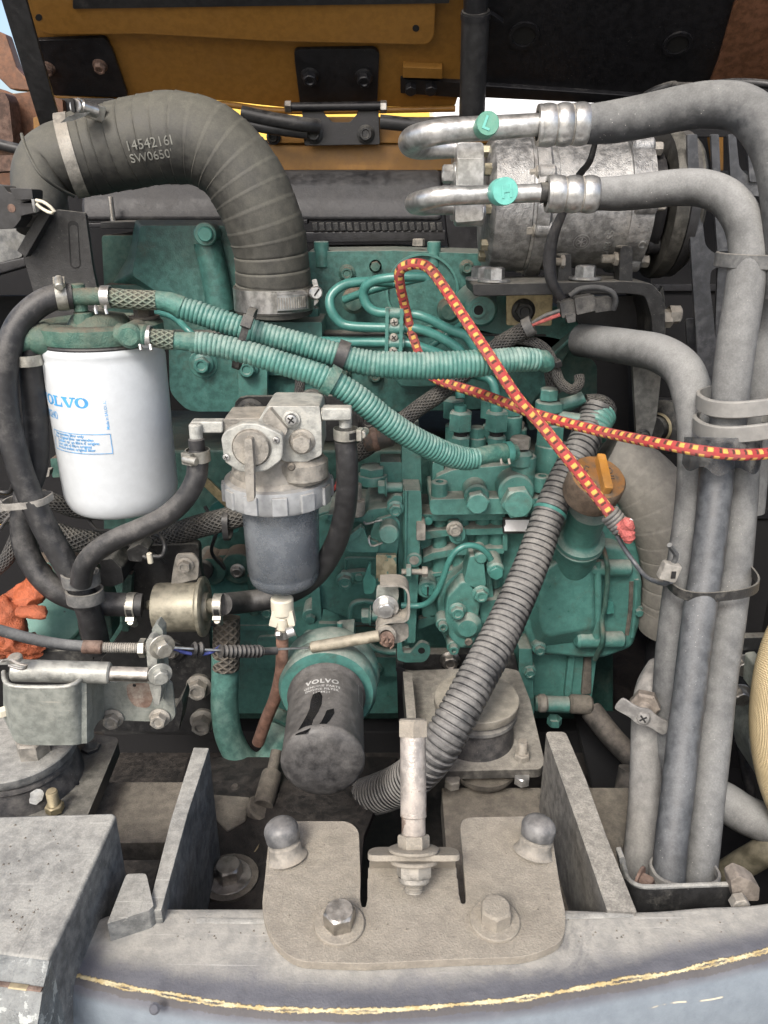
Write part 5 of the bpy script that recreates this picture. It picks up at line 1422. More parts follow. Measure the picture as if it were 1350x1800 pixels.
b = MB(); b.plate(rpoly([(-200, 380), (72, 380), (60, 400), (36, 432), (40, 452), (-200, 512)], 6), YP(.86), .10); b.build('housing', 'frame_dust', t, bevel=.006, seg=3)
b = MB(); b.plate([(-200, 505), (42, 452), (46, 468), (-200, 540)], YP(.845), .04); b.build('black_edge', 'black_paint', t, bevel=.002)
t = thing('sensor_plug', 'black plug with a flat body and a wire ring at the left edge', 'connector', P(20, 390, .76))
b = MB(); b.plate(rpoly([(-30, 322), (6, 326), (16, 340), (56, 332), (56, 352), (34, 358), (38, 384), (24, 402), (-30, 404)], 5), YP(.765), .025); b.build('plug_body', 'black_plastic', t, bevel=.002)
b = MB(); b.plate(rpoly([(16, 330), (56, 332), (58, 350), (28, 352)], 3), YP(.755), .02); b.plate(rpoly([(30, 357), (68, 357), (70, 372), (34, 380)], 3), YP(.76), .02); b.build('latch', 'black_plastic', t, bevel=.0015)
boss('hole', 20, 366, .7645, 7, .001, 'rusty', t, .0001)
b = MB(); b.tube(*pth([(64, 352, .75), (78, 356, .745), (95, 370, .745), (88, 374, .748), (70, 364, .75), (64, 358, .75)], 3), n=10); b.build('wire_ring', 'cream', t)
b = MB(); b.tube(*pth([(58, 350, .752), (60, 362, .752), (62, 372, .755)], 3), n=8); b.build('clip', 'alu_tube', t)

# ================================================================== WHITE FUEL FILTER
FC = P(182, 622, .70)
wf = thing('fuel_filter', 'white spin on fuel filter with blue lettering hanging under a green filter head', 'filter', FC + V((0, 0, -.18)))
S = mpp(FC)
Rf = 105 * S
zt = P(182, 620, .648).z; zb = P(215, 930, .648).z
H = zt - zb
o_ = V((FC.x, .70, zb))
pr = [(0, .004), (Rf * .5, .003), (Rf * .72, .0045)]
for k in range(0, 9):
    a = math.pi / 2 * k / 8
    pr.append((Rf * .80 + Rf * .18 * math.sin(a), .006 + .020 * (1 - math.cos(a))))
pr += [(Rf * .985, H * .5), (Rf, H - .012), (Rf * .985, H - .010), (Rf * 1.005, H - .006), (Rf * 1.01, H - .003), (Rf * .98, H), (Rf * .5, H)]
MB().lathe(o_, AZ, pr, 96).build('filter_can', 'white_paint', wf, ang=60)
MB().lathe(o_ + AZ * (H - .0005), AZ, [(Rf * .97, 0), (Rf * .99, .002), (Rf * .97, .0045), (Rf * .8, .0045)], 72).build('gasket', 'rubber', wf)
# print, wrapped round the can: a0 is the angle from the viewer's side
def canfn(px, py, axis_o=o_, rad=Rf, hR=H):
    # anchor = surface point seen at the pixel
    d = ray(px, py); k = CAM - axis_o
    A = d.x ** 2 + d.y ** 2; B = 2 * (k.x * d.x + k.y * d.y); Cc = k.x ** 2 + k.y ** 2 - rad ** 2
    tt = (-B - math.sqrt(max(0, B * B - 4 * A * Cc))) / (2 * A)
    p = CAM + d * tt
    a0 = math.atan2(p.y - axis_o.y, p.x - axis_o.x); z0_ = p.z
    def f(x, y):
        a = a0 + x / rad
        n = V((math.cos(a), math.sin(a), 0))
        return V((axis_o.x, axis_o.y, z0_ + y)) + n * rad, n
    return f
RP = Rf * .9895
def vstroke():
    """slab serif capitals drawn as outlines: V O L V O"""
    def quad(a, b_, w0): pass
fn = canfn(157, 718, rad=RP)
b = MB()
def poly2(pts, fnx=fn):
    n = len(pts)
    b.add([fnx(x, y)[0] + fnx(x, y)[1] * .00025 for x, y in pts], [list(range(n))])
LAY = [.00025]
def strip(pts_l, pts_r, fnx=fn):
    n = len(pts_l); vs = []
    for l, r in zip(pts_l, pts_r):
        for q in (l, r):
            p, nn = fnx(*q); vs.append(p + nn * LAY[0])
    LAY[0] = .00025 + (LAY[0] + .00004 - .00025) % .0003
    b.add(vs, [[2 * i, 2 * i + 1, 2 * i + 3, 2 * i + 2] for i in range(n - 1)])
def rectg(x0, y0, x1, y1, fnx=fn):
    n = max(1, int((x1 - x0) / .003)); L_ = [(x0 + (x1 - x0) * i / n, y0) for i in range(n + 1)]; T_ = [(x, y1) for x, _ in L_]
    strip(L_, T_, fnx)
hh = .0092
def gO(x0, w):
    cx, cy = x0 + w / 2, hh / 2; n = 36
    o1 = [(cx + w / 2 * math.cos(2 * math.pi * i / n), cy + hh / 2 * 1.04 * math.sin(2 * math.pi * i / n)) for i in range(n + 1)]
    o2 = [(cx + w * .23 * math.cos(2 * math.pi * i / n), cy + hh * .36 * math.sin(2 * math.pi * i / n)) for i in range(n + 1)]
    strip(o1, o2)
def gV(x0, w):
    rectg(x0, hh * .84, x0 + w * .44, hh); rectg(x0 + w * .60, hh * .84, x0 + w, hh)
    strip([(x0 + w * .06, hh * .86), (x0 + w * .40, 0)], [(x0 + w * .36, hh * .86), (x0 + w * .60, 0)])
    strip([(x0 + w * .74, hh * .86), (x0 + w * .50, 0)], [(x0 + w * .88, hh * .86), (x0 + w * .60, 0)])
def gL(x0, w):
    rectg(x0, hh * .86, x0 + w * .58, hh); rectg(x0 + w * .14, 0, x0 + w * .42, hh * .9); rectg(x0, 0, x0 + w, hh * .15)
    strip([(x0 + w * .78, 0), (x0 + w * .92, hh * .42)], [(x0 + w, 0), (x0 + w, hh * .42)])
# right end of the word sits at the anchor
gO(-.0125, .0125); gV(-.0262, .0150); gL(-.0370, .0112); gO(-.0495, .0125); gV(-.0640, .0150)
b.build('brand_lettering', 'blue_print', wf, ang=80)
letter_on('11110240', .0100, canfn(103, 737, rad=RP), 'blue_print', wf, th=0, align='RIGHT', spacing=.8)
fr_ = canfn(199, 797, rad=RP)
b = MB()
wbx, hbx, lw = .062, .0175, .00055
rectg(-wbx, 0, 0, lw, fr_); rectg(-wbx, hbx, 0, hbx + lw, fr_); rectg(-lw, 0, 0, hbx, fr_); rectg(-wbx, 0, -wbx + lw, hbx, fr_)
b.build('printed_box', 'blue_print', wf, ang=80)
for i, s_ in enumerate(('Use genuine filter only', 'Nur original filter verwenden', "Utiliser qu' un filtre d' origine", 'Usar solo el filtro original', 'Anv\u00e4nd endast original filter')):
    f0 = fr_
    xs = (-.0235, -.0150, -.0105, -.0175, -.0145)[i]
    letter_on(s_, .0037, (lambda x, y, k=i, X=xs: fr_(x + X, y + .0146 - k * .0031)), 'blue_print', wf, th=0, align='RIGHT', bold=.00005)
fv = canfn(193, 755, rad=RP)
letter_on('Made in SAUDI ARABIA', .0034, (lambda x, y: fv(-y, x)), 'blue_print', wf, th=0, bold=.00005)
# filter head
HC = V((o_.x, .70, zt + .004))
fh = thing('fuel_filter_manifold', 'grimy green filter head with hose stubs sitting on the white filter', 'filter head', HC)
MB().lathe(HC, AZ, [(Rf * .5, 0), (Rf * 1.0, 0), (Rf * 1.02, .003), (Rf * 1.02, .013), (Rf * .97, .015), (Rf * .85, .016), (Rf * .78, .013), (Rf * .50, .013), (Rf * .42, .020), (Rf * .25, .022), (0, .022)], 72).build('head_casting', 'teal_grime', fh, ang=50)
b = MB(); b.tube(*pth([(40, 600, .665), (70, 594, .665), (100, 592, .67), (130, 594, .68)], 21), n=24); b.build('inlet_arm', 'teal_grime', fh)
MB().cyl(P(22, 600, .663), P(44, 598, .664), 16 * mpp(P(30, 600, .66)), n=24, ch=.002).build('inlet_bolt', 'teal_grime', fh)
MB().lathe(P(60, 596, .668), AX, [(0, 0), (.0125, 0), (.0138, .002), (.0138, .012), (.0125, .015), (0, .015)], 28).build('banjo_ring', 'teal_grime', fh)
vcyl('centre_post', 152, 548, 590, .685, 20, 'teal_grime', fh, r1=17); vcyl('tee', 143, 498, 548, .682, 12, 'teal_grime', fh)
MB().cyl(P(118, 521, .678), P(185, 521, .68), 15 * mpp(P(143, 521, .68)), n=22, ch=.002).build('tee_arm', 'teal_grime', fh)
MB().cyl(P(205, 588, .66), P(262, 590, .655), 19 * mpp(P(230, 590, .66)), n=24, ch=.002).build('outlet_arm', 'teal_grime', fh)
boss('outlet_boss', 226, 592, .645, 22, .03, 'teal_grime', fh, .003)
plate('mounting_ear', rpoly([(230, 560), (271, 560), (271, 590), (236, 584)], 4), .70, .02, 'teal_grime', fh, .002)
c = P(254, 560, .705); bolt(fh, c, AZ, .0155, 'brown_dust', 'washer', h=1.1)
c = P(181, 566, .715); bolt(fh, c, AZ, .010, 'alu_dirty', 'stud')
plate('cast_fin', rpoly([(178, 562), (215, 558), (232, 575), (175, 590)], 4), .71, .02, 'teal_grime', fh, .002)

# ================================================================== HOSES
def hose(lbl, pts, r, m='rubber', cat='hose', name='hose', grp=None, prof=None, n=22, step=.003, parts=None):
    ps, rs = pth(pts, r)
    if parts:
        t = thing(name, lbl, cat, ps[0], grp)
        MB().tube(ps, rs, n=n, step=step, prof=prof).build('hose_wall', m, t)
        return t
    o = MB().tube(ps, rs, n=n, step=step, prof=prof).build(name, m)
    return tag(o, lbl, cat, grp)
def corr(p, d=.16, T0=0, T1=9, sharp=1.0):
    def f(L, T):
        return 1 - d * (1 - abs(math.sin(math.pi * L / p)) ** .55) - .02 * math.sin(L * 43) * (L % .031 > .02)
        if L < T0 or L > T - T1 * 0 - (T1 if T1 < 1 else 0): return 1 - d * .9
        return 1 - d * (.5 - .5 * math.cos(2 * math.pi * L / p)) ** sharp
    return f
# upper and lower teal corrugated conduits with braided ends
def conduit(lbl, inner, outer, name='fuel_hose', clampat=None):
    t = thing(name, lbl, 'hose', P(*inner[0][:3]))
    ps, rs = pth(inner)
    MB().tube(ps, rs, n=22, step=.003).build('braided_hose', 'braid_teal', t)
    return t
def corrtube(t, pts, pitch=.0040, m='teal_corr', d=.115, name='corrugated_sleeve', n=28):
    ps, rs = pth(pts)
    return MB().tube(ps, rs, n=n, step=pitch / 8, prof=corr(pitch, d, sharp=.8)).build(name, m, t, ang=70)
t = conduit('upper teal corrugated fuel hose starting at the filter head\'s tee', [(168, 520, .680, 15), (200, 524, .682, 17), (240, 527, .684, 17), (275, 528, .686, 17)], None)
MB().tube(*pth([(272, 527, .686, 16), (300, 532, .688, 18), (318, 540, .689, 20)]), n=24).build('taped_end', 'teal_tape', t)
corrtube(t, [(312, 540, .689, 19), (345, 549, .690, 21), (385, 563, .69, 21), (430, 578, .69, 21), (480, 592, .69, 21), (530, 605, .69, 21), (585, 622, .69, 22), (640, 637, .69, 23), (700, 642, .69, 24.5), (760, 643, .692, 24.5), (820, 640, .695, 24.5), (870, 636, .70, 23), (910, 632, .705, 22), (945, 633, .71, 20)])
MB().tube(*pth([(938, 632, .712, 17), (955, 634, .716, 19), (962, 644, .72, 14)]), n=20).build('torn_end', 'teal_tape', t)
c = P(180, 522, .680); MB().ring(c, AX, 17 * mpp(c), 19.5 * mpp(c), .0075, 32).build('spring_clamp', 'alu_tube', t)
for dx in (-10, 8):
    MB().tube([P(178 + dx, 538, .668), P(178 + dx, 546, .664), P(180 + dx, 552, .664)], .0014, n=8).build('clamp_tang', 'alu_tube', t)
a = P(602, 626, .69)
MB().ring(P(590, 622, .69), P(606, 628, .69) - P(590, 622, .69), 25 * mpp(a), 27.5 * mpp(a), .010, 36).build('black_tape', 'black_plastic', t)
t = conduit('lower teal corrugated fuel hose drooping from the filter head to the pump\'s banjo', [(252, 592, .655, 15), (285, 596, .660, 17), (305, 598, .662, 17)], None)
MB().tube(*pth([(300, 598, .662, 15), (325, 600, .664, 16), (345, 602, .666, 18)]), n=24).build('taped_end', 'teal_tape', t)
corrtube(t, [(333, 602, .666, 18), (360, 604, .667, 20.5), (400, 611, .668, 21), (450, 624, .668, 21), (500, 640, .668, 21), (550, 656, .668, 21), (590, 674, .668, 22), (630, 700, .670, 23), (680, 740, .675, 23), (730, 772, .685, 22), (780, 796, .70, 22), (815, 806, .71, 21), (838, 806, .715, 19)])
MB().tube(*pth([(832, 805, .715, 16), (860, 798, .725, 16), (880, 796, .735, 17), (903, 796, .745, 16)]), n=22).build('taped_end', 'teal_tape', t)
c = P(888, 796, .737); MB().ring(c, (1, .3, 0), 17.5 * mpp(c), 20 * mpp(c), .006, 32).build('spring_clamp', 'teal_clean', t)
for dx in (-4, 10):
    MB().tube([P(884 + dx, 806, .724), P(886 + dx, 816, .722)], .0013, n=8).build('clamp_tang', 'alu_dirty', t)
c = P(258, 592, .657); MB().ring(c - AX * .003, AX, 17 * mpp(c), 19.5 * mpp(c), .0075, 32).build('spring_clamp', 'alu_tube', t)
for dx in (-8, 10): MB().tube([P(254 + dx, 606, .645), P(256 + dx, 616, .642)], .0014, n=8).build('clamp_tang', 'alu_tube', t)
a = P(583, 668, .668); MB().ring(P(573, 664, .668), P(590, 674, .668) - P(573, 664, .668), 25 * mpp(a), 27.5 * mpp(a), .009, 36).build('teal_tape', 'teal_tape', t)
zt1 = ziptie(None, P(430, 595, .682), (P(450, 600, .68) - P(410, 590, .68)), .0125, .0055, FR + AZ * .9, 'brown_zip', ry=.0125)
# the tie rounds both conduits: an oval loop
def ovaltie(lbl, c, ax, up, ru, rv, w, headdir, m='black_plastic', grp=None):
    c = V(c); ax = V(ax).normalized(); u = (V(up) - ax * V(up).dot(ax)).normalized(); v = ax.cross(u)
    if v.y > 0: v = -v
    b = MB(); n = 48; vs = []; fs = []
    for j in range(n):
        a = 2 * math.pi * j / n
        ca, sa = math.cos(a), math.sin(a)
        k = 3.0
        rr = 1 / ((abs(ca) ** k + abs(sa) ** k) ** (1 / k))
        for (dr, dh) in ((0, -w / 2), (.0014, -w / 2), (.0014, w / 2), (0, w / 2)):
            vs.append(c + u * ca * rr * (ru + dr) + v * sa * rr * (rv + dr) + ax * dh)
    for j in range(n):
        for k in range(4):
            fs.append([j * 4 + k, j * 4 + (k + 1) % 4, ((j + 1) % n) * 4 + (k + 1) % 4, ((j + 1) % n) * 4 + k])
    b.add(vs, fs)
    t = thing('cable_tie', lbl, 'cable tie', c, grp)
    b.build('strap', m, t)
    a = math.radians(headdir); ca, sa = math.cos(a), math.sin(a)
    rr = 1 / ((abs(ca) ** 3 + abs(sa) ** 3) ** (1 / 3))
    hc_ = c + u * ca * rr * ru + v * sa * rr * rv
    out = (u * ca * rv + v * sa * ru).normalized()
    tt = ax.cross(out)
    MB().box(hc_ + out * .002, (w * 1.5, w * 1.7, .005), (ax, tt, out)).build('buckle', m, t, bevel=.0008)
    return t
bpy.data.objects.remove(zt1.children[0]) if zt1.children else None
bpy.data.objects.remove(zt1)
ovaltie('dusty black tie binding the two teal conduits below the air duct', P(430, 595, .681), P(450, 602, .68) - P(410, 588, .68), AZ, .0262, .0150, .0062, 55, 'black_dusty')

# left side fuel hoses
ha = hose('long black hose looping from the filter head\'s tee down past the white filter', [(128, 521, .680), (95, 523, .675), (62, 540, .668), (32, 572, .66), (14, 620, .652), (8, 680, .648), (14, 740, .645), (28, 800, .642), (46, 855, .640), (78, 925, .637), (112, 985, .635), (138, 1030, .633), (158, 1080, .636), (172, 1140, .645)], 22, 'rubber', parts=1)
clamp(ha, P(109, 521, .678), P(128, 521, .680) - P(95, 523, .675), 23 * mpp(P(109, 521, .678)), .009, AZ + FR * .5)
hb = hose('black hose dropping from the filter head\'s left arm and turning under to the pump', [(60, 606, .668), (56, 650, .668), (60, 700, .67), (64, 760, .67), (62, 820, .668), (46, 870, .662), (40, 910, .655), (44, 960, .65), (66, 1005, .645), (100, 1038, .642), (140, 1054, .645), (180, 1061, .65), (250, 1064, .655)], 21, 'rubber', parts=1)
clamp(hb, P(50, 632, .662), AZ, 23 * mpp(P(50, 632, .662)), .009, -AX + FR * .3)
clamp(hb, P(233, 1064, .654), AX, 21.5 * mpp(P(233, 1064, .654)), .008, -AZ + FR * .8)
hc_ = hose('black hose sweeping under the white filter from the separator\'s left elbow', [(349, 793, .625), (348, 815, .622), (343, 845, .618), (322, 880, .615), (290, 908, .613), (250, 928, .612), (205, 947, .612), (168, 970, .613), (148, 995, .615), (142, 1025, .618)], 18.5, 'rubber', parts=1)
clamp(hc_, P(348, 800, .624), AZ, 20 * mpp(P(348, 800, .624)), .010, -AX * .6 + FR)
hd = hose('black hose bending from the separator\'s right elbow behind the clear bowl', [(607, 775, .63), (610, 810, .63), (610, 860, .635), (604, 910, .645), (588, 960, .66), (560, 1005, .675), (520, 1036, .69), (470, 1052, .695), (430, 1058, .69), (392, 1062, .66)], 19.5, 'rubber', parts=1)
clamp(hd, P(608, 762, .629), AZ, 20.5 * mpp(P(608, 762, .629)), .009, AX + FR * .2)
clamp(hd, P(384, 1064, .657), AX, 19.5 * mpp(P(384, 1064, .657)), .008, -AZ + FR * .8)
# paired rubber P clamps
t = thing('hose_clip', 'double rubber hose clip holding three black hoses beside the orange glove', 'hose clip', P(145, 1050, .63))
for (yy, dy) in ((1016, 0), (1046, .001)):
    c = P(143 + (yy - 1020) * .25, yy, .628)
    b = MB(); w = .0058
    u, v = AX, V((0, .95, .1)); n = 44; vs = []
    for j in range(n):
        a = 2 * math.pi * j / n
        for dr, dz in ((0, -w), (.0022, -w), (.0022, w), (0, w)):
            vs.append(c + AX * math.cos(a) * (.0148 + dr) + AY * math.sin(a) * (.0125 + dr) + AZ * dz)
    b.add(vs, [[j * 4 + k, j * 4 + (k + 1) % 4, ((j + 1) % n) * 4 + (k + 1) % 4, ((j + 1) % n) * 4 + k] for j in range(n) for k in range(4)])
    b.build('clip_loop', 'rubber_clip', t)
ovaltie('pale cable tie round the hoses left of the white filter', P(48, 880, .645), P(60, 910, .64) - P(44, 850, .642), AX + AZ * .3, .020, .016, .006, 150, 'tie_grey')

# harnesses (braided)
def harn(lbl, pts, r, m='braid_dark'):
    return hose(lbl, pts, r, m, 'wiring harness', 'wiring_harness', None, None, 20, .003)
harn('braided black harness running behind the white filter\'s foot', [(-20, 900, .74), (40, 905, .74), (90, 935, .74), (140, 950, .745), (220, 955, .76), (290, 944, .76), (350, 925, .75), (400, 912, .74), (440, 900, .74)], 21)
harn('braided black harness at the left edge above the glove', [(-20, 1010, .66), (10, 985, .665), (28, 950, .67), (40, 915, .69)], 13)
harn('braided harness dropping behind the hose clip', [(150, 1020, .67), (148, 1060, .675), (150, 1100, .68), (160, 1140, .68)], 12)
harn('upper braided harness behind the white filter\'s left side', [(60, 870, .72), (90, 880, .72), (130, 895, .73), (180, 900, .74)], 15)
harn('braided harness slanting from the twin hose behind the lower conduit up to the red cord', [(600, 808, .80), (640, 790, .80), (700, 745, .80), (735, 718, .80), (775, 690, .795), (830, 645, .80), (880, 605, .80), (925, 578, .79)], 15)
harn('thin braided harness looping right of the upper conduit\'s end', [(870, 600, .80), (905, 596, .80), (940, 602, .79), (962, 618, .785), (975, 645, .78), (985, 672, .775), (1005, 685, .77), (1018, 675, .775), (1018, 660, .78)], 9)
harn('short braided harness dropping behind the separator\'s top', [(528, 660, .83), (526, 690, .82), (520, 715, .81), (514, 740, .80)], 9)
harn('braided sleeve stub under the teal feed elbow', [(1030, 706, .80), (1055, 706, .80), (1070, 718, .80), (1066, 740, .80)], 13)
harn('teal tinted braided hose end rising behind the fitting', [(975, 690, .82), (970, 660, .82), (968, 640, .82)], 13)
ovaltie('black tie on the braided harness left of the clear bowl', P(400, 922, .737), AX, AZ, .0145, .0135, .006, 300, 'black_plastic')
ovaltie('small black tie at the thin harness right of the upper conduit', P(968, 640, .782), (.3, 0, -1), AX, .0085, .0085, .004, 60, 'black_plastic')
t = thing('harness_joint', 'brown stained rubber sleeve on the harness behind the separator\'s right elbow', 'sleeve', P(660, 770, .78))
b = MB(); b.cyl(P(640, 776, .78), P(690, 764, .78), 20 * mpp(P(665, 770, .78)), n=24, ch=.002); b.build('rubber_sleeve', 'rusty_rubber', t)
MB().ring(P(655, 773, .78), P(690, 764, .78) - P(640, 776, .78), .0112, .0128, .006, 28).build('band', 'rusty', t)
b = MB(); b.tube(*pth([(595, 842, .77), (580, 870, .765), (560, 882, .76), (548, 878, .76)], 5), n=10); o = b.build('wire', 'black_plastic'); tag(o, 'black wire curling out behind the separator\'s ring nut', 'wire')
b = MB(); b.tube(*pth([(598, 832, .765), (590, 856, .76), (578, 866, .758)], 3), n=8); o = b.build('wire', 'red_wire'); tag(o, 'red wire behind the separator\'s right hose', 'wire')
b = MB(); b.bar(P(360, 845, .80), P(412, 896, .79), .010, .004, hint=FR); o = b.build('stay_bar', 'brass', bevel=.0008); tag(o, 'narrow brass coloured stay slanting left of the clear bowl', 'stay bar')
# ================================================================== WATER SEPARATOR
SY = .660
sp = thing('water_separator', 'cast metal water separator with a dusty see-through bowl and ribbed ring nut', 'fuel filter', P(490, 1040, SY))
o = P(488, 842, SY); s = mpp(o)
rr = 97 * s
def scal(j, a): return 1.0
MB().lathe(o, AZ, [(rr * .70, -.0185), (rr * .93, -.0185), (rr * .965, -.016), (rr * .965, .000), (rr * .95, .0025), (rr * .86, .0035), (rr * .80, .0035)], 80).build('ring_nut', 'alu_ring', sp)
for k in range(12):
    a = R(k * 30 + 9)
    d = V((math.cos(a), math.sin(a), 0)); tt = V((-d.y, d.x, 0))
    if d.y > .45: continue
    MB().box(o + d * (rr * .965) + AZ * (-.0085), (.0135, .0168, .0042), (tt, AZ, d)).build('grip_lug', 'alu_ring', sp, bevel=.0012)
MB().lathe(o, AZ, [(rr * .86, .003), (rr * .84, .006), (rr * .80, .008), (rr * .80, .012), (rr * .72, .018), (rr * .72, .034), (rr * .66, .038), (0, .038)], 64).build('head_dome', 'alu_dirty', sp)
# head block
b = MB(); b.plate(rpoly([(470, 714), (562, 714), (565, 740), (566, 800), (540, 812), (500, 812), (452, 776), (452, 742)], 5), YP(.622), .05); b.build('head_block', 'alu_sep', sp, bevel=.004, seg=3)
b = MB(); b.plate(rpoly([(392, 736), (470, 734), (480, 760), (470, 815), (396, 815)], 5), YP(.632), .04); b.build('side_block', 'alu_dirty', sp, bevel=.004, seg=3)
plate('wing_web', rpoly([(460, 736), (474, 718), (506, 756), (497, 776), (488, 800)], 4), .613, .02, 'alu_dirty', sp, .003)
vcyl('drum', 532, 800, 842, .642, 46, 'alu_dirty', sp, .004)
# valve plate with round knob and lever
pl_ = rpoly([(396, 757), (425, 744), (452, 744), (496, 764), (498, 776), (497, 808), (470, 828), (446, 832), (420, 830), (394, 812), (388, 770)], 9)
plate('valve_plate', pl_, .602, .010, 'alu_sep', sp, .0015, 3)
for x, y in ((485, 773), (398, 803)): pb(sp, x, y, .6015, 13, 'alu_tube', 'cross', name='screw', rot=.4)
c = P(442, 787, .6015); q = mpp(c)
MB().lathe(c, FR, [(35 * q, 0), (34 * q, .0004), (33 * q, -.0008), (32 * q, .002), (31 * q, .003), (0, .0032)], 48).build('valve_knob', 'alu_dirty', sp)
b = MB(); b.prism([P(x, y, .5985) for x, y in rpoly([(433, 766), (446, 766), (449, 810), (450, 874), (437, 876), (433, 820)], 4)], (0, -.009, .0)); b.build('valve_lever', 'alu_dirty', sp, bevel=.0022, seg=3)
c = P(512, 737, .621); q = mpp(c)
MB().lathe(c, FR, [(16 * q, 0), (15.5 * q, .0015), (12 * q, .002), (11.5 * q, .0035), (0, .0035)], 32).build('plug_collar', 'alu_sep', sp)
pb(sp, 512, 737, .618, 22, 'alu_tube', 'cross', name='screw', rot=.9)
c = P(531, 776, .6215); MB().lathe(c, FR, [(24 * q, -.01), (23 * q, .001), (19 * q, .0025), (0, .0025)], 32).build('bolt_collar', 'alu_dirty', sp)
pb(sp, 531, 778, .619, 30, 'alu_dirty', 'hex', rot=.5, h=.9)
boss('cast_dot', 512, 822, .607, 7, .004, 'brown_dust', sp)
# elbows
t = sp
b = MB(); b.tube(*pth([(566, 728, .628), (590, 727, .628), (604, 728, .628)], 11.5), n=20); b.cyl(P(608, 745, .628), P(608, 718, .628), 10.5 * mpp(P(608, 728, .628)), n=20, ch=.001); b.build('right_elbow', 'alu_sep', t)
b = MB(); b.plate(rrect(566, 717, 618, 740, 4), YP(.618), .012); b.build('right_elbow_arm', 'alu_sep', t, bevel=.0018, seg=3)
vcyl('right_spigot', 607, 738, 752, .628, 11, 'alu_sep', t)
b = MB(); b.plate(rrect(334, 741, 392, 762, 4), YP(.628), .012); b.build('left_elbow_arm', 'alu_sep', t, bevel=.0018, seg=3)
vcyl('left_elbow', 346, 744, 776, .626, 11.5, 'alu_sep', t, .0015); vcyl('left_spigot', 347, 770, 794, .625, 14, 'rubber', t)
# bowl with settled fuel
bo = P(490, 868, SY); Rb = 68.5 * s; zbot = P(492, 1046, SY - Rb * .5).z; Hb = bo.z - zbot
ob = V((bo.x + .001, SY, zbot))
pr = [(.009, -.001), (Rb * .45, .0005), (Rb * .70, .003)]
for k in range(0, 7):
    a = math.pi / 2 * k / 6; pr.append((Rb * .74 + Rb * .20 * math.sin(a), .005 + .012 * (1 - math.cos(a))))
pr += [(Rb * .95, .020), (Rb * .965, .0205), (Rb * 1.0, Hb)]
inner = [(max(0.001, r - .0022), h + .002) for r, h in pr][::-1]
MB().lathe(ob, AZ, pr + inner, 72).build('bowl', 'bowl', sp, ang=60)
MB().lathe(ob + V((.005, 0, 0)), AZ, [(0, .006), (Rb * .50, .008), (Rb * .68, .016), (Rb * .72, .03), (Rb * .72, Hb * .66), (Rb * .60, Hb * .70), (0, Hb * .71)], 48).build('fuel', 'liquid', sp)
MB().lathe(ob, AZ, [(Rb * .42, .01), (Rb * .42, Hb * .90), (0, Hb * .92)], 32).build('filter_element', 'cartridge', sp)
# drain
c = P(496, 1046, SY - .01)
vcyl('drain_neck', 497, 1050, 1078, .645, 20, 'cream', sp, .0015)
plate('drain_wing', rpoly([(478, 1076), (514, 1076), (519, 1100), (508, 1104), (504, 1088), (490, 1088), (486, 1104), (472, 1100)], 2), .637, .010, 'cream', sp, .0012)
vcyl('drain_stem', 497, 1084, 1106, .642, 11, 'cream', sp)
b = MB(); cc = P(497, 1112, .640); b.ring(cc - AZ * .004, AZ, .0056, .0072, .008, 28); b.build('small_clamp', 'steel_bright', sp)
b = MB(); b.cyl(P(503, 1113, .630), P(518, 1108, .632), .0050, n=16, ch=.0008); b.build('clamp_barrel', 'alu_tube', sp)
b = MB(); b.cyl(P(489, 1118, .630), P(489, 1112, .632), .0035, n=6); b.build('clamp_screw', 'steel_bright', sp)
hose('brown stained drain hose hanging from the separator\'s bowl', [(496, 1112, .640), (496, 1140, .640), (494, 1180, .642), (484, 1225, .650), (468, 1265, .658), (454, 1305, .665)], 11, 'brown_hose')
# separator's black mounting plate
t = thing('separator_bracket', 'black rounded mounting plate behind the top of the water separator', 'bracket', P(520, 775, .80))
b = MB(); b.plate(rpoly([(411, 697, 22), (600, 695, 22), (690, 740, 12), (690, 776, 10), (411, 776, 10)], 10), YP(.80), .006); b.build('mounting_plate', 'black_dusty', t, bevel=.001)
pb(t, 441, 725, .799, 34, 'black_dusty', 'flange', rot=.5); pb(t, 648, 735, .799, 30, 'black_dusty', 'flange')
boss('round_pad', 548, 712, .798, 26, .01, 'black_dusty', t)
plate('rust_tab', rpoly([(632, 700), (668, 735), (672, 780), (640, 770)], 5), .795, .004, 'brown_dust', t, .001)

# ================================================================== OIL FILTER
of = thing('oil_filter', 'dusty black spin on oil filter with bare oily streaks pointing at the viewer', 'filter', P(570, 1400, .60))
e1, e0 = P(567, 1343, .520), P(574, 1222, .618)
fx = (e1 - e0).normalized(); Lf = (e1 - e0).length; rf = 74.5 * mpp(e1)
MB().lathe(e0, fx, [(rf * .9, 0), (rf * 1.04, .001), (rf * 1.05, .004), (rf * 1.0, .006), (rf * .985, .012), (rf * .985, Lf - .008), (rf * 1.0, Lf - .0065), (rf * 1.0, Lf - .004), (rf * .96, Lf - .002), (rf * .88, Lf + .0005), (rf * .6, Lf + .003), (0, Lf + .0045)], 96).build('filter_can', 'oil_can', of, ang=55)
def ofn(px, py, rad=rf * .985):
    # nearest surface point on the canister to the pixel ray
    d = ray(px, py).normalized(); w = CAM - e0
    dp = d - fx * d.dot(fx); wp = w - fx * w.dot(fx)
    A = dp.dot(dp); B = 2 * dp.dot(wp); Cc = wp.dot(wp) - rad * rad
    tt = (-B - math.sqrt(max(0, B * B - 4 * A * Cc))) / (2 * A)
    p = CAM + d * tt; h0 = (p - e0).dot(fx); n0 = (p - e0 - fx * h0).normalized(); m0 = (-fx).cross(n0) 
    def f(x, y):      # x round the can, y towards the engine
        a = x / rad; n = n0 * math.cos(a) + m0 * math.sin(a)
        return e0 + fx * (h0 - y) + n * rad, n
    return f
f_ = ofn(566, 1200)
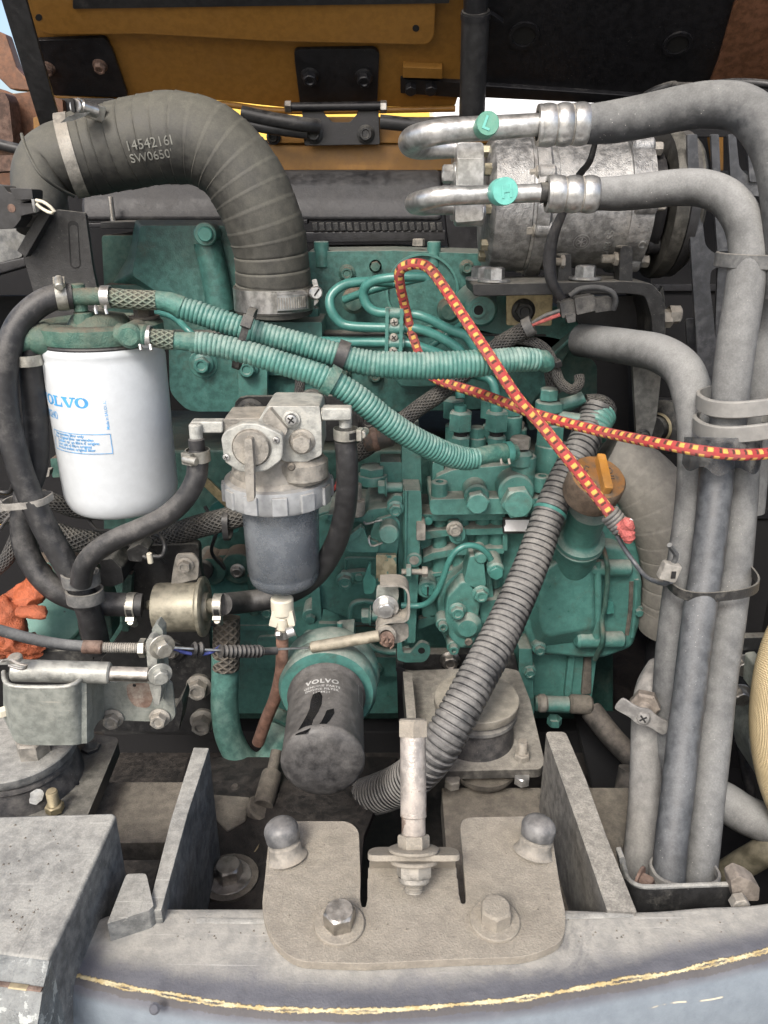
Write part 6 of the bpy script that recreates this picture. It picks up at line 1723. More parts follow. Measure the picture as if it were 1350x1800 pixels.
letter_on('VOLVO', .0085, lambda x, y: f_(x, y), 'grey_print', of, th=0, align='CENTER', bold=.0003, spacing=1.15)
for k, s_ in enumerate(('GENUINE PARTS', 'ENGINE FILTER', '1174421')):
    letter_on(s_, .0042, (lambda x, y, k=k: f_(x, y - .0062 - k * .0048)), 'grey_print', of, th=0, align='CENTER', bold=.00008, spacing=1.1)
fb = ofn(634, 1222)
b = MB()
for (x0, y0, x1, y1) in ((-.005, -.016, -.0046, .010), (.004, -.016, .0044, .010), (-.005, .0096, .004, .010), (-.005, -.016, .004, -.0156)):
    vs = [fb(x, y)[0] + fb(x, y)[1] * .0003 for x, y in ((x0, y0), (x1, y0), (x1, y1), (x0, y1))]
    b.add(vs, [[0, 1, 2, 3]])
b.build('printed_box', 'grey_print', of)
# clean oily finger streaks
fs_ = ofn(556, 1240)
def blob(fnx, pts, m, par, nm):
    vs = []
    for x, y in pts:
        p, n = fnx(x, y); vs.append(p + n * .00035)
    b = MB(); c = sum(vs, V((0, 0, 0))) / len(vs)
    # strips left/right
    n = len(pts) // 2
    fcs = [[i, i + 1, len(pts) - 2 - i, len(pts) - 1 - i] for i in range(n - 1)]
    b.add(vs, fcs); return b.build(nm, m, par)
def pixstrip(cl, fallback=None):
    """outline on the can traced by pixels: each ray meets the cylinder"""
    out = []
    for px, py in cl:
        f = ofn(px, py); p, n = f(0, 0); out.append(p + n * .0004)
    return out
def streak(L_, R_):
    a, c = pixstrip([(x - 1.5, y) for x, y in L_]), pixstrip([(x + 2.5, y) for x, y in R_])
    b = MB(); b.add(a + c, [[i, i + 1, len(a) + i + 1, len(a) + i] for i in range(len(a) - 1)]); b.build('oily_streak', 'wet_black', of)
streak([(552, 1221), (548, 1232), (546, 1246), (541, 1258), (533, 1272), (525, 1286), (521, 1293)], [(560, 1216), (564, 1224), (563, 1238), (557, 1252), (548, 1266), (545, 1279), (536, 1290)])
streak([(576, 1249), (572, 1258), (567, 1268), (560, 1277)], [(584, 1246), (585, 1254), (578, 1266), (567, 1278)])

# ================================================================== INLINE FUEL PUMP CANISTER
fpu = thing('inline_fuel_pump', 'olive zinc fuel pump canister with a bolted tab between two black hoses', 'fuel pump', P(320, 1110, .665))
a, c = P(274, 1068, .668), P(355, 1066, .668); q = mpp(a)
MB().lathe(a, c - a, [(0, 0), (38 * q, 0), (42 * q, .001), (43.5 * q, .004), (43.5 * q, (c - a).length - .003), (52 * q, (c - a).length - .001), (53 * q, (c - a).length), (53 * q, (c - a).length + .0025), (50 * q, (c - a).length + .004), (42 * q, (c - a).length + .0045), (40 * q, (c - a).length + .0025), (26 * q, (c - a).length + .003), (24 * q, (c - a).length + .007), (14 * q, (c - a).length + .009), (0, (c - a).length + .009)], 56).build('canister', 'olive_zinc', fpu)
MB().cyl(P(256, 1063, .662), P(276, 1065, .666), 8 * q, n=18, ch=.001).build('inlet', 'olive_zinc', fpu)
MB().cyl(P(268, 1066, .664), P(277, 1066, .666), 17 * q, n=22, ch=.002).build('inlet_cap', 'rubber_grey', fpu)
MB().cyl(P(366, 1065, .665), P(384, 1064, .658), 13 * q, n=20, ch=.001).build('outlet', 'olive_zinc', fpu)
plate('mounting_tab', rpoly([(310, 974, 6), (340, 973, 6), (350, 986, 6), (348, 1018), (300, 1030), (304, 1000), (306, 990)], 5), .672, .003, 'alu_dirty', fpu, .0007)
pb(fpu, 326, 993, .671, 20, 'alu_dirty', 'flange')
# black engine mount plate behind (left)
t = thing('mount_arm', 'black dusty engine mount arm with three large flange bolts behind the latch bracket', 'bracket', P(300, 1290, .70))
b = MB(); b.plate(rpoly([(224, 960), (350, 955), (352, 1000), (366, 1060), (372, 1180), (374, 1255), (350, 1292), (180, 1292), (150, 1200), (220, 1100)], 10), YP(.745), .012); b.build('arm_plate', 'black_dusty', t, bevel=.002)
b = MB(); b.plate(rpoly([(160, 1258), (302, 1258), (318, 1228), (322, 1240), (314, 1286), (160, 1286)], 3), YP(.665), .03); b.build('foot_plate', 'black_dusty', t, bevel=.0015)
plate('arm_edge', rpoly([(180, 985), (196, 978), (200, 1030), (170, 1030)], 4), .70, .03, 'black_dusty', t, .002)
for x, y in ((350, 1206), (357, 1267), (303, 1146)):
    boss('bolt_boss', x, y, .74, 21, .02, 'black_dusty', t); pb(t, x, y, .739, 31 if y > 1150 else 16, 'alu_dirty' if y > 1150 else 'steel', 'flange', rot=.4)
b = MB(); b.plate(rpoly([(215, 1010), (232, 1010), (226, 1110), (214, 1110)], 2), YP(.735), .01); b.build('arm_rib', 'teal_dirty', t, bevel=.001)
plate('upper_block', rpoly([(176, 985), (196, 982), (214, 1000), (218, 1024), (196, 1032), (178, 1030)], 4), .69, .05, 'black_dusty', t, .002)

# sensor plug by the harness
t = thing('sensor_connector', 'small dark connector with a pale clip below the harness left of the clear bowl', 'connector', P(240, 980, .69))
plate('connector_body', rpoly([(222, 968), (246, 956), (262, 966), (248, 988), (226, 986)], 3), .69, .02, 'black_dusty', t, .0012)
b = MB(); b.tube(*pth([(252, 978, .688), (262, 982, .686), (270, 978, .686), (284, 978, .688), (290, 962, .69), (284, 946, .70), (270, 940, .71)], 4), n=10); b.build('wire_loop', 'black_plastic', t)
MB().cyl(P(262, 972, .684), P(265, 990, .684), .0028, n=12, ch=.0006).build('pale_clip', 'cream', t)

# ================================================================== LATCH BRACKET ON THE LEFT
_P0, _YP0 = P, YP
P = lambda x, y, d: _P0(x, y, d - .085)
YP = lambda y: _YP0(y - .085)
lb = thing('latch_housing', 'pale grey green steel latch housing with a tube, pin and two bolts at the left', 'latch bracket', P(150, 1310, .60))
LY = .585
a, c = P(22, 1178, .598), P(194, 1183, .604)
MB().cyl(a, c, 19.5 * mpp(a), n=36, ch=.0012).build('barrel_tube', 'green_grey_metal', lb)
a, c = P(192, 1184, .604), P(262, 1186, .607); MB().cyl(a, c, 13 * mpp(a), n=28, ch=.0008).build('latch_pin', 'steel', lb)
# front shell: flat face with side returns, U cut at the top
q, _ = curve([P(x, y, d) for x, y, d in ((6, 1180, .600), (10, 1196, .590), (22, 1203, .586), (60, 1206, .584), (100, 1205, .584), (128, 1202, .585), (140, 1192, .590), (144, 1184, .600))], 1, .0025)
low = [(7, 1200), (14, 1250), (24, 1300), (40, 1309), (120, 1310), (150, 1302), (162, 1280), (185, 1262)]
shell_top = [(4, 1186), (8, 1200), (26, 1208), (60, 1210), (110, 1209), (130, 1204), (143, 1192), (160, 1196), (176, 1204)]
b = MB()
vs, fs = [], []
cols = [(5, 1184, 6, 1262, .604), (6, 1196, 16, 1282, .592), (12, 1206, 24, 1300, .586), (30, 1210, 36, 1308, .584), (70, 1211, 72, 1310, .584), (112, 1210, 112, 1310, .584), (130, 1205, 136, 1309, .586), (142, 1196, 152, 1303, .594), (152, 1196, 162, 1288, .606), (168, 1200, 172, 1270, .620), (182, 1204, 184, 1262, .632)]
qq1, _ = curve([P(c_[0], c_[1], c_[4]) for c_ in cols], 1, .003)
qq2, _ = curve([P(c_[2], c_[3], c_[4]) for c_ in cols], 1, .003)
n_ = 44; A_ = resamp(qq1, n_); B_ = resamp(qq2, n_)
def sheet(A, B, th, nm, m, par, rows=6):
    vs, fs = [], []
    n = len(A)
    for side in (0, 1):
        for i in range(n):
            tg = (A[min(i + 1, n - 1)] - A[max(i - 1, 0)]).normalized(); nn = tg.cross(AZ).normalized()
            if nn.y > 0: nn = -nn
            for r in range(rows + 1):
                vs.append(A[i].lerp(B[i], r / rows) - nn * th * side)
    K = rows + 1
    for side in (0, 1):
        o_ = side * n * K
        for i in range(n - 1):
            for r in range(rows):
                f = [o_ + i * K + r, o_ + i * K + r + 1, o_ + (i + 1) * K + r + 1, o_ + (i + 1) * K + r]
                fs.append(f if not side else f[::-1])
    N_ = n * K
    for i in range(n - 1):
        fs.append([i * K, (i + 1) * K, N_ + (i + 1) * K, N_ + i * K]); fs.append([i * K + rows, N_ + i * K + rows, N_ + (i + 1) * K + rows, (i + 1) * K + rows])
    for r in range(rows):
        fs.append([r, N_ + r, N_ + r + 1, r + 1]); fs.append([(n - 1) * K + r, (n - 1) * K + r + 1, N_ + (n - 1) * K + r + 1, N_ + (n - 1) * K + r])
    return MB().add(vs, fs).build(nm, m, par, ang=50)
sheet(A_, B_, .0034, 'latch_shell', 'green_grey', lb)
MB().tube([p + V((0, .0016, .0004)) for p in A_], .0019, n=10).build('rolled_lip', 'green_grey_metal', lb)
b = MB(); b.plate(rpoly([(168, 1200), (290, 1196), (302, 1200), (309, 1258), (300, 1270), (176, 1266), (172, 1240)], 5), YP(.635), .003); b.build('back_plate', 'green_grey', lb, bevel=.0008)
b = MB(); b.plate(rpoly([(222, 1202), (262, 1200), (270, 1225), (262, 1245), (236, 1242), (224, 1225)], 8), YP(.6346), .0002); b.build('rust_patch', 'rust_patch', lb)
boss('pilot_hole', 236, 1205, .6342, 3, .001, 'pit', lb, .0001)
for x, y in ((199, 1262), (281, 1261)): pb(lb, x, y, .6335, 25, 'alu_dirty', 'flange', rot=.3)
for x, y in ((10, 1250),): pb(lb, x, y, .60, 18, 'cream', 'hex', ax=(-.8, -.6, 0))
# upright strap holding the cable
b = MB(); b.plate(rpoly([(256, 1126, 5), (266, 1120, 5), (276, 1130), (276, 1170), (284, 1212), (280, 1240), (272, 1242), (262, 1205), (258, 1160)], 4), YP(.612), .010); b.build('cable_strap', 'green_grey_metal', lb, bevel=.0012)
b = MB(); b.plate(rpoly([(267, 1105), (276, 1096), (286, 1108), (286, 1130), (290, 1180), (292, 1215), (282, 1240), (280, 1200), (268, 1150)], 3), YP(.626), .012); b.build('strap_back', 'green_grey', lb, bevel=.001)
pb(lb, 284, 1136, .614, 26, 'zinc', 'washer', rot=.2, ax=(.5, -.8, 0)); pb(lb, 281, 1184, .608, 24, 'green_grey_metal', 'washer', rot=.5, ax=(.4, -.9, 0))
b = MB(); b.tube(*pth([(4, 1162, .58), (20, 1160, .572), (34, 1168, .568), (44, 1166, .568), (48, 1172, .568), (40, 1176, .570), (28, 1174, .572), (16, 1170, .575)], 2.6), n=8); b.build('hairpin_clip', 'steel', lb)
vcyl('clip_pin_head', 28, 1152, 1162, .585, 12, 'alu_dirty', lb)
plate('backing_channel', rpoly([(70, 1146), (160, 1142), (164, 1162), (60, 1168)], 3), .735, .012, 'black_dusty', lb, .002)

P, YP = _P0, _YP0
# ================================================================== ENGINE MOUNTS
def mount(lbl, c, rt, rb_, hz, m1, spot=None):
    t = thing('engine_mount', lbl, 'engine mount', c, 'rubber engine mounts under the engine')
    return t
mt = mount('left rubber engine mount with a white paint dab and big round top plate', Z(30, 1345, -.475), 0, 0, 0, 0)
c = Z(28, 1306, -.432); s = mpp(c) * .97
MB().lathe(c, AZ, [(0, 0), (103 * s, 0), (105 * s, -.001), (105 * s, -.007), (103 * s, -.009), (98 * s, -.010)][::-1], 72).build('top_plate', 'frame_dust', mt)
MB().lathe(c + AZ * (-.022), AZ, [(95 * s, .013), (100 * s, .010), (101 * s, .006), (96 * s, .004)], 72).build('rubber_lip', 'rubber_mount', mt)
MB().lathe(c + AZ * (-.062), AZ, [(96 * s, .045), (104 * s, .030), (108 * s, .012), (108 * s, 0)], 72).build('rubber_body', 'rubber_mount', mt)
bolt(mt, Z(60, 1322, -.432), AZ, .0235, 'alu_dirty', 'hex', .1)
fnw = P(54, 1412, c.y - 106 * s)
b = MB(); random.seed(5); pts = []
for k in range(14):
    a = 2 * math.pi * k / 14; rr_ = (.0060 + random.uniform(-.0009, .0009)); pts.append((rr_ * math.cos(a) * .95, rr_ * math.sin(a) * 1.15))
cx = V((c.x, c.y, 0)); a0 = math.atan2(-(math.sqrt(max(0, (107 * s) ** 2 - (fnw.x - c.x) ** 2))), fnw.x - c.x)
vs = []
for x, y in pts + [(0, 0)]:
    a = a0 + x / (107 * s); vs.append(V((c.x + math.cos(a) * 108.6 * s, c.y + math.sin(a) * 108.6 * s, fnw.z + y - .002)))
b.add(vs, [[i, (i + 1) % 14, 14] for i in range(14)]); b.build('paint_dab', 'white_spot', mt)
b = MB(); b.prism([Z(x, y, -.470) for x, y in rpoly([(125, 1296), (165, 1290), (206, 1296), (208, 1304), (154, 1434), (-60, 1434), (-60, 1380), (140, 1380)], 4)], (0, 0, -.014)); b.build('base_plate', 'black_dusty', mt, bevel=.0015)
bolt(mt, Z(97, 1424, -.468), AZ, .013, 'brass', 'stud'); bolt(mt, Z(160, 1316, -.468), AZ, .015, 'black_dusty', 'stud', h=.45)

mr = thing('engine_mount', 'right rubber engine mount with a sandy round cap under the corrugated drain hose', 'engine mount', Z(830, 1330, -.50), 'rubber engine mounts under the engine')
c = Z(838, 1224, -.452); s = mpp(c)
MB().lathe(c, AZ, [(0, 0), (73 * s, 0), (74.5 * s, -.001), (74.5 * s, -.008), (72 * s, -.010), (66 * s, -.0105)][::-1], 72).build('top_cap', 'mount_cap', mr)
MB().lathe(c + AZ * -.026, AZ, [(64 * s, .016), (66 * s, .012), (71 * s, .010), (72 * s, .007), (66 * s, .005)], 72).build('rubber_lip', 'rubber_clip', mr)
MB().lathe(c + AZ * -.052, AZ, [(64 * s, .032), (68 * s, .016), (70 * s, 0), (80 * s, -.006)], 72).build('rubber_body', 'rubber_mount', mr)
bp = rpoly([(706, 1176, 4), (725, 1178, 4), (880, 1172), (912, 1178), (932, 1230), (958, 1340, 10), (950, 1352, 8), (772, 1356, 6), (745, 1300)], 6)
b = MB(); b.prism([Z(x, y, -.500) for x, y in bp], (0, 0, -.010)); b.build('base_plate', 'plate_dark_dust', mr, bevel=.0015)
b = MB(); b.prism([Z(x, y, -.472) for x, y in rpoly([(708, 1180), (724, 1182), (736, 1306), (718, 1300)], 2)], (0, 0, -.03)); b.build('side_lip', 'plate_dark_dust', mr, bevel=.0012)
bolt(mr, Z(917, 1333, -.500), AZ, .0135, 'alu_dirty', 'stud', .3)
bolt(mr, Z(917, 1375, -.515), AZ, .0135, 'alu_tube', 'hex', .3); bolt(mr, Z(795, 1381, -.515), AZ, .0135, 'alu_dirty', 'hex', .3)
MB().lathe(Z(850, 1356, -.520), AZ, [(0, 0), (52 * s, 0), (56 * s, .004), (56 * s, .008)], 48).build('lower_cup', 'brown_dust', mr)
b = MB(); b.plate(rpoly([(696, 1150), (905, 1150), (912, 1182), (696, 1182)], 4), YP(.80), .015); b.build('mount_web', 'black_dusty', mr, bevel=.0015)
pb(mr, 791, 1160, .797, 24, 'steel', 'flange', rot=.2)
b = MB(); b.plate(rpoly([(697, 1172), (712, 1176), (720, 1290), (700, 1270)], 3), YP(.74), .03); b.build('side_web', 'black_paint', mr, bevel=.0015)
# teal hook
t = thing('lifting_hook', 'small teal hook plate with a hole above the right engine mount', 'hook', P(727, 1160, .73))
b = MB(); b.plate(rpoly([(698, 1130, 3), (706, 1128, 3), (708, 1148, 4), (722, 1148, 5), (730, 1138, 6), (740, 1128, 8), (756, 1134, 8), (757, 1148, 8), (748, 1164, 8), (712, 1165, 8), (698, 1160, 4)], 4), YP(.73), .006); b.build('hook_plate', 'teal', t, bevel=.001)
boss('hook_hole', 741, 1144, .7292, 6, .001, 'pit', t, .0001)

# ================================================================== LOWER HOSES
hose('painted green rubber hose bending in a U beside the oil filter', [(396, 1150, .70), (396, 1190, .70), (395, 1240, .695), (402, 1292, .688), (424, 1334, .684), (452, 1347, .684), (478, 1330, .688), (491, 1292, .695), (498, 1262, .71)], 24, 'green_hose', n=26)
hose('braided sleeve over the green hose\'s upper end', [(398, 1085, .71), (398, 1130, .702), (397, 1174, .698)], 24, 'braid_grime')
b = MB(); b.cyl(P(487, 1272, .69), P(497, 1250, .70), 26 * mpp(P(490, 1262, .695)), n=26, ch=.002); o = b.build('hose_collar', 'teal_tape'); tag(o, 'teal collar where the green U hose meets the oil filter\'s side', 'collar')
dh = thing('drain_hose', 'dusty black corrugated hose running down from the oil cap to the pit', 'hose', P(660, 1400, .60))
ctl = [(1050, 715, .80, 26), (1040, 742, .79, 27), (1026, 778, .77, 28), (1004, 820, .75, 28), (983, 862, .733, 28.5), (965, 905, .716, 29), (946, 960, .696, 30), (926, 1012, .675, 31), (900, 1072, .65, 32.5), (871, 1132, .622, 34), (837, 1195, .594, 35), (805, 1255, .572, 36), (772, 1312, .558, 37), (740, 1352, .562, 37), (706, 1378, .585, 36.5), (668, 1394, .61, 35), (632, 1404, .64, 32), (600, 1416, .67, 30)]
ps, rs = pth(ctl)
def dc_(L, T):
    k = (L / .0064) % 1
    return 1 - .085 * (1 if k > .72 else 0) - (.02 if .72 > k > .62 else 0)
MB().tube(ps, rs, n=40, step=.0009, prof=dc_).build('corrugated_hose', 'conduit_black', dh, ang=25)
a = P(967, 899, .7185); dd = (P(965, 905, .716) - P(983, 862, .733)).normalized()
MB().ring(a, dd, 29.2 * mpp(a), 30.2 * mpp(a), .0035, 40).build('teal_stripe', 'teal_clean', dh)
MB().tube(*pth([(1056, 728, .80), (1048, 742, .79), (1038, 764, .782)], 28.5), n=28, step=.0005, prof=lambda L, T: 1 - .1 * (1 - abs(math.sin(math.pi * L / .0045)) ** .5)).build('teal_cuff', 'teal_corr', dh)

# ================================================================== OIL FILLER CAP
cap = thing('oil_filler', 'grimy orange oil filler cap with a raised grip and moulded lettering', 'cap', P(1045, 900, .72))
cn = V((.12, -.50, .86)).normalized()      # cap axis leans towards the viewer
cc = P(1052, 838, .700); s = mpp(cc)
nb_ = P(1040, 905, .722)
MB().lathe(cc, cn, [(47 * s, -.030), (50 * s, -.026), (51 * s, -.012), (50.5 * s, -.002), (48 * s, -.0002)], 64).build('cap_skirt', 'brown_cap', cap)
MB().lathe(cc, cn, [(48 * s, -.0002), (46 * s, .0006), (0, .0008)], 64).build('cap_face', 'orange_cap', cap)
u_ = V((1, 0, 0)); u_ = (u_ - cn * u_.dot(cn)).normalized(); v_ = cn.cross(u_)
if v_.z < 0: v_ = -v_
gx = u_ * .0035
b = MB(); b.prism([cc + gx + u_ * x + v_ * y for x, y in rpoly([(-.0042, -.0215), (.0042, -.0215), (.0042, .022), (-.0042, .022)], .002)], cn * .0095); b.build('grip_bar', 'orange_grip', cap, bevel=.0018, seg=3)
letter_on('OIL', .0115, lambda x, y: (cc + cn * .0009 + u_ * (.0075 + y) + v_ * (.013 - x), cn), 'brown_cap', cap, th=.0008, spacing=1.1)
b = MB()
b.tube([cc + cn * .0012 + u_ * x + v_ * y for x, y in ((-.013, .008), (-.011, .012), (-.008, .010))], .0008, n=6); b.tube([cc + cn * .0012 + u_ * x + v_ * y for x, y in ((-.014, .004), (-.010, .006))], .0008, n=6); b.build('moulded_mark', 'brown_cap', cap)

# ================================================================== GREY AIR HOSE (right, behind the columns)
gh_ = thing('charge_air_hose', 'wide grey cloth wrapped hose bending down behind the orange oil cap', 'hose', P(1185, 1110, .76))
ctl = [(1060, 800, .84, 50), (1100, 822, .835, 56), (1140, 860, .825, 60), (1170, 915, .815, 62), (1186, 975, .81, 60), (1190, 1030, .805, 59), (1188, 1085, .80, 60)]
ps, rs = pth(ctl)
MB().tube(ps, rs, n=56, step=.0014, prof=lambda L, T: 1 - .010 * ((L / .021) % 1) - .012 * math.exp(-((((L / .021) % 1) - .98) / .04) ** 2) + .006 * math.sin(L * 97)).build('wrapped_hose', 'grey_cloth', gh_, ang=50)
MB().tube(*pth([(1189, 1066, .80, 60), (1188, 1086, .80, 64), (1186, 1104, .80, 62)]), n=48).build('cuff', 'grey_cloth', gh_)
MB().tube(*pth([(1184, 1090, .82), (1170, 1150, .82), (1165, 1200, .80)], 34), n=26).build('lower_pipe', 'black_paint', gh_)
# ================================================================== AIR CONDITIONING COMPRESSOR
ac = thing('ac_compressor', 'round cast aluminium air conditioning compressor with flange bolts at the upper right', 'compressor', P(990, 480, .86))
CY = .865
co = P(990, 362, CY); sC = (co - CAM).dot(FW) / FPX * .93
def cx_(px): return (px - 675) * mpp(P(px, 362, CY - .06)) 
def clathe(name, prof, m='alu', n=72, sq=None, **k):
    """prof: (photo x, radius px)"""
    pr = [(r * sC, cx_(x) - co.x) for x, r in prof]
    return MB().lathe(co, AX, pr, n, sq=sq).build(name, m, ac, **k)
clathe('rear_head', [(862, 0), (862, 96), (866, 110), (872, 116), (936, 119), (938, 117)])
clathe('gasket_ring', [(938, 114), (938, 118.5), (943, 118.5), (943, 114)], 'alu_tube')
clathe('cylinder_half', [(943, 116), (944, 123), (966, 124), (972, 116), (982, 116), (984, 110), (1040, 112), (1100, 113), (1108, 116), (1110, 116)])
clathe('front_flange', [(1108, 110), (1110, 121), (1150, 121), (1153, 112), (1153, 0)], 'alu')
for xa, xb, angs, rl in ((942, 974, (-80, -20, 28, 100, 200), 17), (1112, 1152, (-60, 2, 60, 120, 190, 250), 20)):
    for a in angs:
        a = R(a); q = co + (AZ * math.sin(a) + FR * math.cos(a)) * (110 * sC)
        p0, p1 = V((cx_(xa), q.y, q.z)), V((cx_(xb), q.y, q.z))
        MB().cyl(p0, p1, rl * sC, n=22, ch=.002).build('flange_lobe', 'alu', ac)
        bolt(ac, V((cx_(xa) - .0002, q.y, q.z)), -AX, 20 * sC, 'alu_dirty', 'flange') if xa < 1000 else bolt(ac, V((cx_(xb), q.y, q.z)), AX, 21 * sC, 'alu_dirty', 'hex', h=1.3)
for a in (70, 38, -2, -42, -62):
    a = R(a); q = co + (AZ * math.sin(a) + FR * math.cos(a)) * (98 * sC)
    MB().cyl(V((cx_(864), q.y, q.z)), V((cx_(880), q.y, q.z)), 13 * sC, n=18, ch=.002).build('head_lobe', 'alu', ac)
    bolt(ac, V((cx_(866), q.y, q.z)), -AX, 19 * sC, 'zinc_old', 'hex', h=1.2)
# cast marks
def compfn(px, py, rad):
    d = ray(px, py); k = CAM - co
    A = d.y ** 2 + d.z ** 2; B = 2 * (k.y * d.y + k.z * d.z); Cc = k.y ** 2 + k.z ** 2 - rad ** 2
    tt = (-B - math.sqrt(max(0, B * B - 4 * A * Cc))) / (2 * A)
    p = CAM + d * tt; a0 = math.atan2(p.z - co.z, -(p.y - co.y))
    def f(x, y):
        a = a0 + y / rad; n = V((0, -math.cos(a), math.sin(a)))
        return V((p.x + x, co.y, co.z)) + n * rad, n
    return f
g_ = compfn(1066, 452, 112.6 * sC)
letter_on('R708 S5', .0095, lambda x, y: g_(-y, x), 'alu_tube', ac, th=.0009, spacing=1.05)
g_ = compfn(1022, 425, 112.2 * sC)
b = MB()
for r0, r1 in ((.0078, .0084), (.0052, .0057)):
    n = 30; vs = []
    for j in range(n):
        a = 2 * math.pi * j / n
        for r_ in (r0, r1):
            p, nn = g_(r_ * math.cos(a), r_ * math.sin(a)); vs.append(p + nn * .0007)
    b.add(vs, [[2 * j, 2 * j + 1, (2 * j + 3) % (2 * n), (2 * j + 2) % (2 * n)] for j in range(n)])
for a in range(0, 360, 60):
    c0, s0 = math.cos(R(a)), math.sin(R(a)); vs = []
    for x, y in ((-.0005, 0), (.0005, 0), (.0005, .0045), (-.0005, .0045)):
        p, nn = g_(x * c0 - y * s0, x * s0 + y * c0); vs.append(p + nn * .0007)
    b.add(vs, [[0, 1, 2, 3]])
b.build('cast_emblem', 'alu_tube', ac)
g_ = compfn(1128, 430, 121.3 * sC)
letter_on('C', .011, lambda x, y: g_(x - .004, y - .004), 'alu_tube', ac, th=.0007)
# manifold block at the left end
b = MB(); b.plate(rpoly([(804, 250), (850, 250), (852, 300), (848, 342), (850, 388), (800, 392), (800, 360)], 6), YP(.755), .06); b.build('manifold_block', 'alu_tube', ac, bevel=.003, seg=3)
MB().cyl(V((P(798, 375, .785).x, .785, P(798, 375, .785).z)), P(852, 375, .785), 21 * sC, n=28, ch=.002).build('lower_port', 'alu_tube', ac)
plate('manifold_cap', rpoly([(805, 278), (850, 278), (850, 338), (805, 338)], 3), .75, .02, 'alu_tube', ac, .0015)
bolt(ac, P(800, 306, .775), -AX, 26 * sC, 'alu_tube', 'flange', h=1.2)
# clutch and pulley at the right end
clathe('clutch_ring', [(1153, 0), (1153, 88), (1172, 96), (1178, 96), (1178, 60)], 'black_paint')
for a in (-50, 30, 110): 
    a = R(a); q = co + (AZ * math.sin(a) + FR * math.cos(a)) * (88 * sC)
    MB().cyl(V((cx_(1160), q.y, q.z)), V((cx_(1184), q.y, q.z)), 15 * sC, n=16, ch=.001).build('clutch_lug', 'black_paint', ac)
clathe('pulley_rim', [(1184, 90), (1184, 128), (1190, 131), (1206, 131), (1208, 126)], 'pulley_grey', n=96)
clathe('drive_belt', [(1208, 124), (1210, 128), (1226, 128), (1228, 122)], 'rubber', n=96)
clathe('pulley_web', [(1228, 0), (1228, 118), (1234, 121), (1240, 116), (1240, 0)], 'pulley_grey', n=96)
# bracket under the compressor
cb = thing('compressor_bracket', 'thick black bracket with white headed bolts carrying the compressor', 'bracket', P(1000, 520, .80))
b = MB(); b.plate(rpoly([(830, 499), (1100, 494), (1146, 498), (1166, 520), (1170, 560), (1168, 640), (1148, 644), (1146, 560), (1134, 520), (1100, 516), (832, 521)], 8), YP(.785), .07); b.build('angle_bracket', 'black_dusty', cb, bevel=.002, seg=3)
plate('gusset', rpoly([(1000, 520), (1140, 520), (1150, 560), (1152, 642), (1080, 640), (1010, 560)], 6), .835, .01, 'black_paint', cb, .001)
plate('upright_tab', rpoly([(1091, 432, 8), (1112, 432, 8), (1112, 500), (1088, 500)], 3), .79, .02, 'black_dusty', cb, .0015)
bolt(cb, P(1088, 455, .80), -AX, .012, 'alu_dirty', 'stud', h=.9)
bolt(cb, P(992, 460, .80), -AX, .011, 'alu_dirty', 'stud', h=.7)
plate('upright_tab', rpoly([(984, 448), (1004, 446), (1006, 500), (980, 500)], 4), .80, .02, 'black_dusty', cb, .0015)
for x, y, yy in ((846, 492, .825), (868, 495, .80), (1028, 491, .80)):
    c = P(x, y, yy); bolt(cb, c, AZ, .0185, 'alu_tube', 'washer', rot=.1, h=.95)
for x, y in ((1175, 553), (1160, 560)):
    c = P(x, y, .80); bolt(cb, c, AX, .016, 'alu_dirty', 'hex', h=1.2)
pb(cb, 1130, 556, .834, 14, 'black_dusty', 'stud')
# stop face lugs behind

# ================================================================== AC LINES
def crimp(t, x0, x1, yc0, yc1, y, r, m='alu_tube', nm='crimp_collar'):
    a, c = P(x0, yc0, y), P(x1, yc1, y); L = (c - a).length; s = mpp(a)
    pr = [(r * .70 * s, 0), (r * .98 * s, .0005), (r * s, .003)]
    N_ = 60
    for k in range(N_ + 1):
        u = k / N_
        pr.append((s * r * (1 - .13 * (abs(math.sin(math.pi * (u * 3 + .0))) ** .7 < .35) * 1.0), .003 + (L - .004) * u)) if False else pr.append((s * r * (.90 + .12 * abs(math.sin(math.pi * u * 3)) ** .6), .002 + (L - .003) * u))
    pr += [(r * .75 * s, L)]
    MB().lathe(a, c - a, pr, 40).build(nm, m, t, ang=50)
    for k in (1, 2):
        q = a.lerp(c, k / 3); MB().torus(q, c - a, r * .92 * s, .0007, 36, 6).build('crimp_mark', 'alu_dirty', t)
t = thing('ac_line', 'upper air conditioning line with a green L cap, silver pipe and thick black hose', 'refrigerant line', P(853, 235, .70), 'air conditioning lines')
MB().tube(*pth([(948, 219, .70, 19), (880, 224, .70, 20), (810, 228, .70, 20.5), (760, 234, .70, 21.5), (730, 243, .715, 22), (722, 252, .745, 22), (738, 258, .775, 21), (775, 261, .785, 17), (812, 262, .785, 14)]), n=28).build('metal_pipe', 'alu_tube', t)
crimp(t, 944, 1035, 221, 218, .70, 35)
MB().tube(*pth([(1030, 219, .70, 32), (1080, 214, .70, 35), (1140, 203, .69, 36), (1200, 190, .68, 37), (1250, 184, .67, 38), (1300, 190, .66, 39), (1340, 222, .645, 40), (1368, 290, .63, 38), (1378, 400, .62, 34), (1375, 520, .62, 31)]), n=32).build('rubber_hose', 'rubber_dusty', t)
c0, c1 = P(850, 226, .688), P(853, 222, .664)
MB().cyl(P(848, 228, .70), c0, 15 * mpp(c0), n=22).build('valve_stem', 'alu_tube', t)
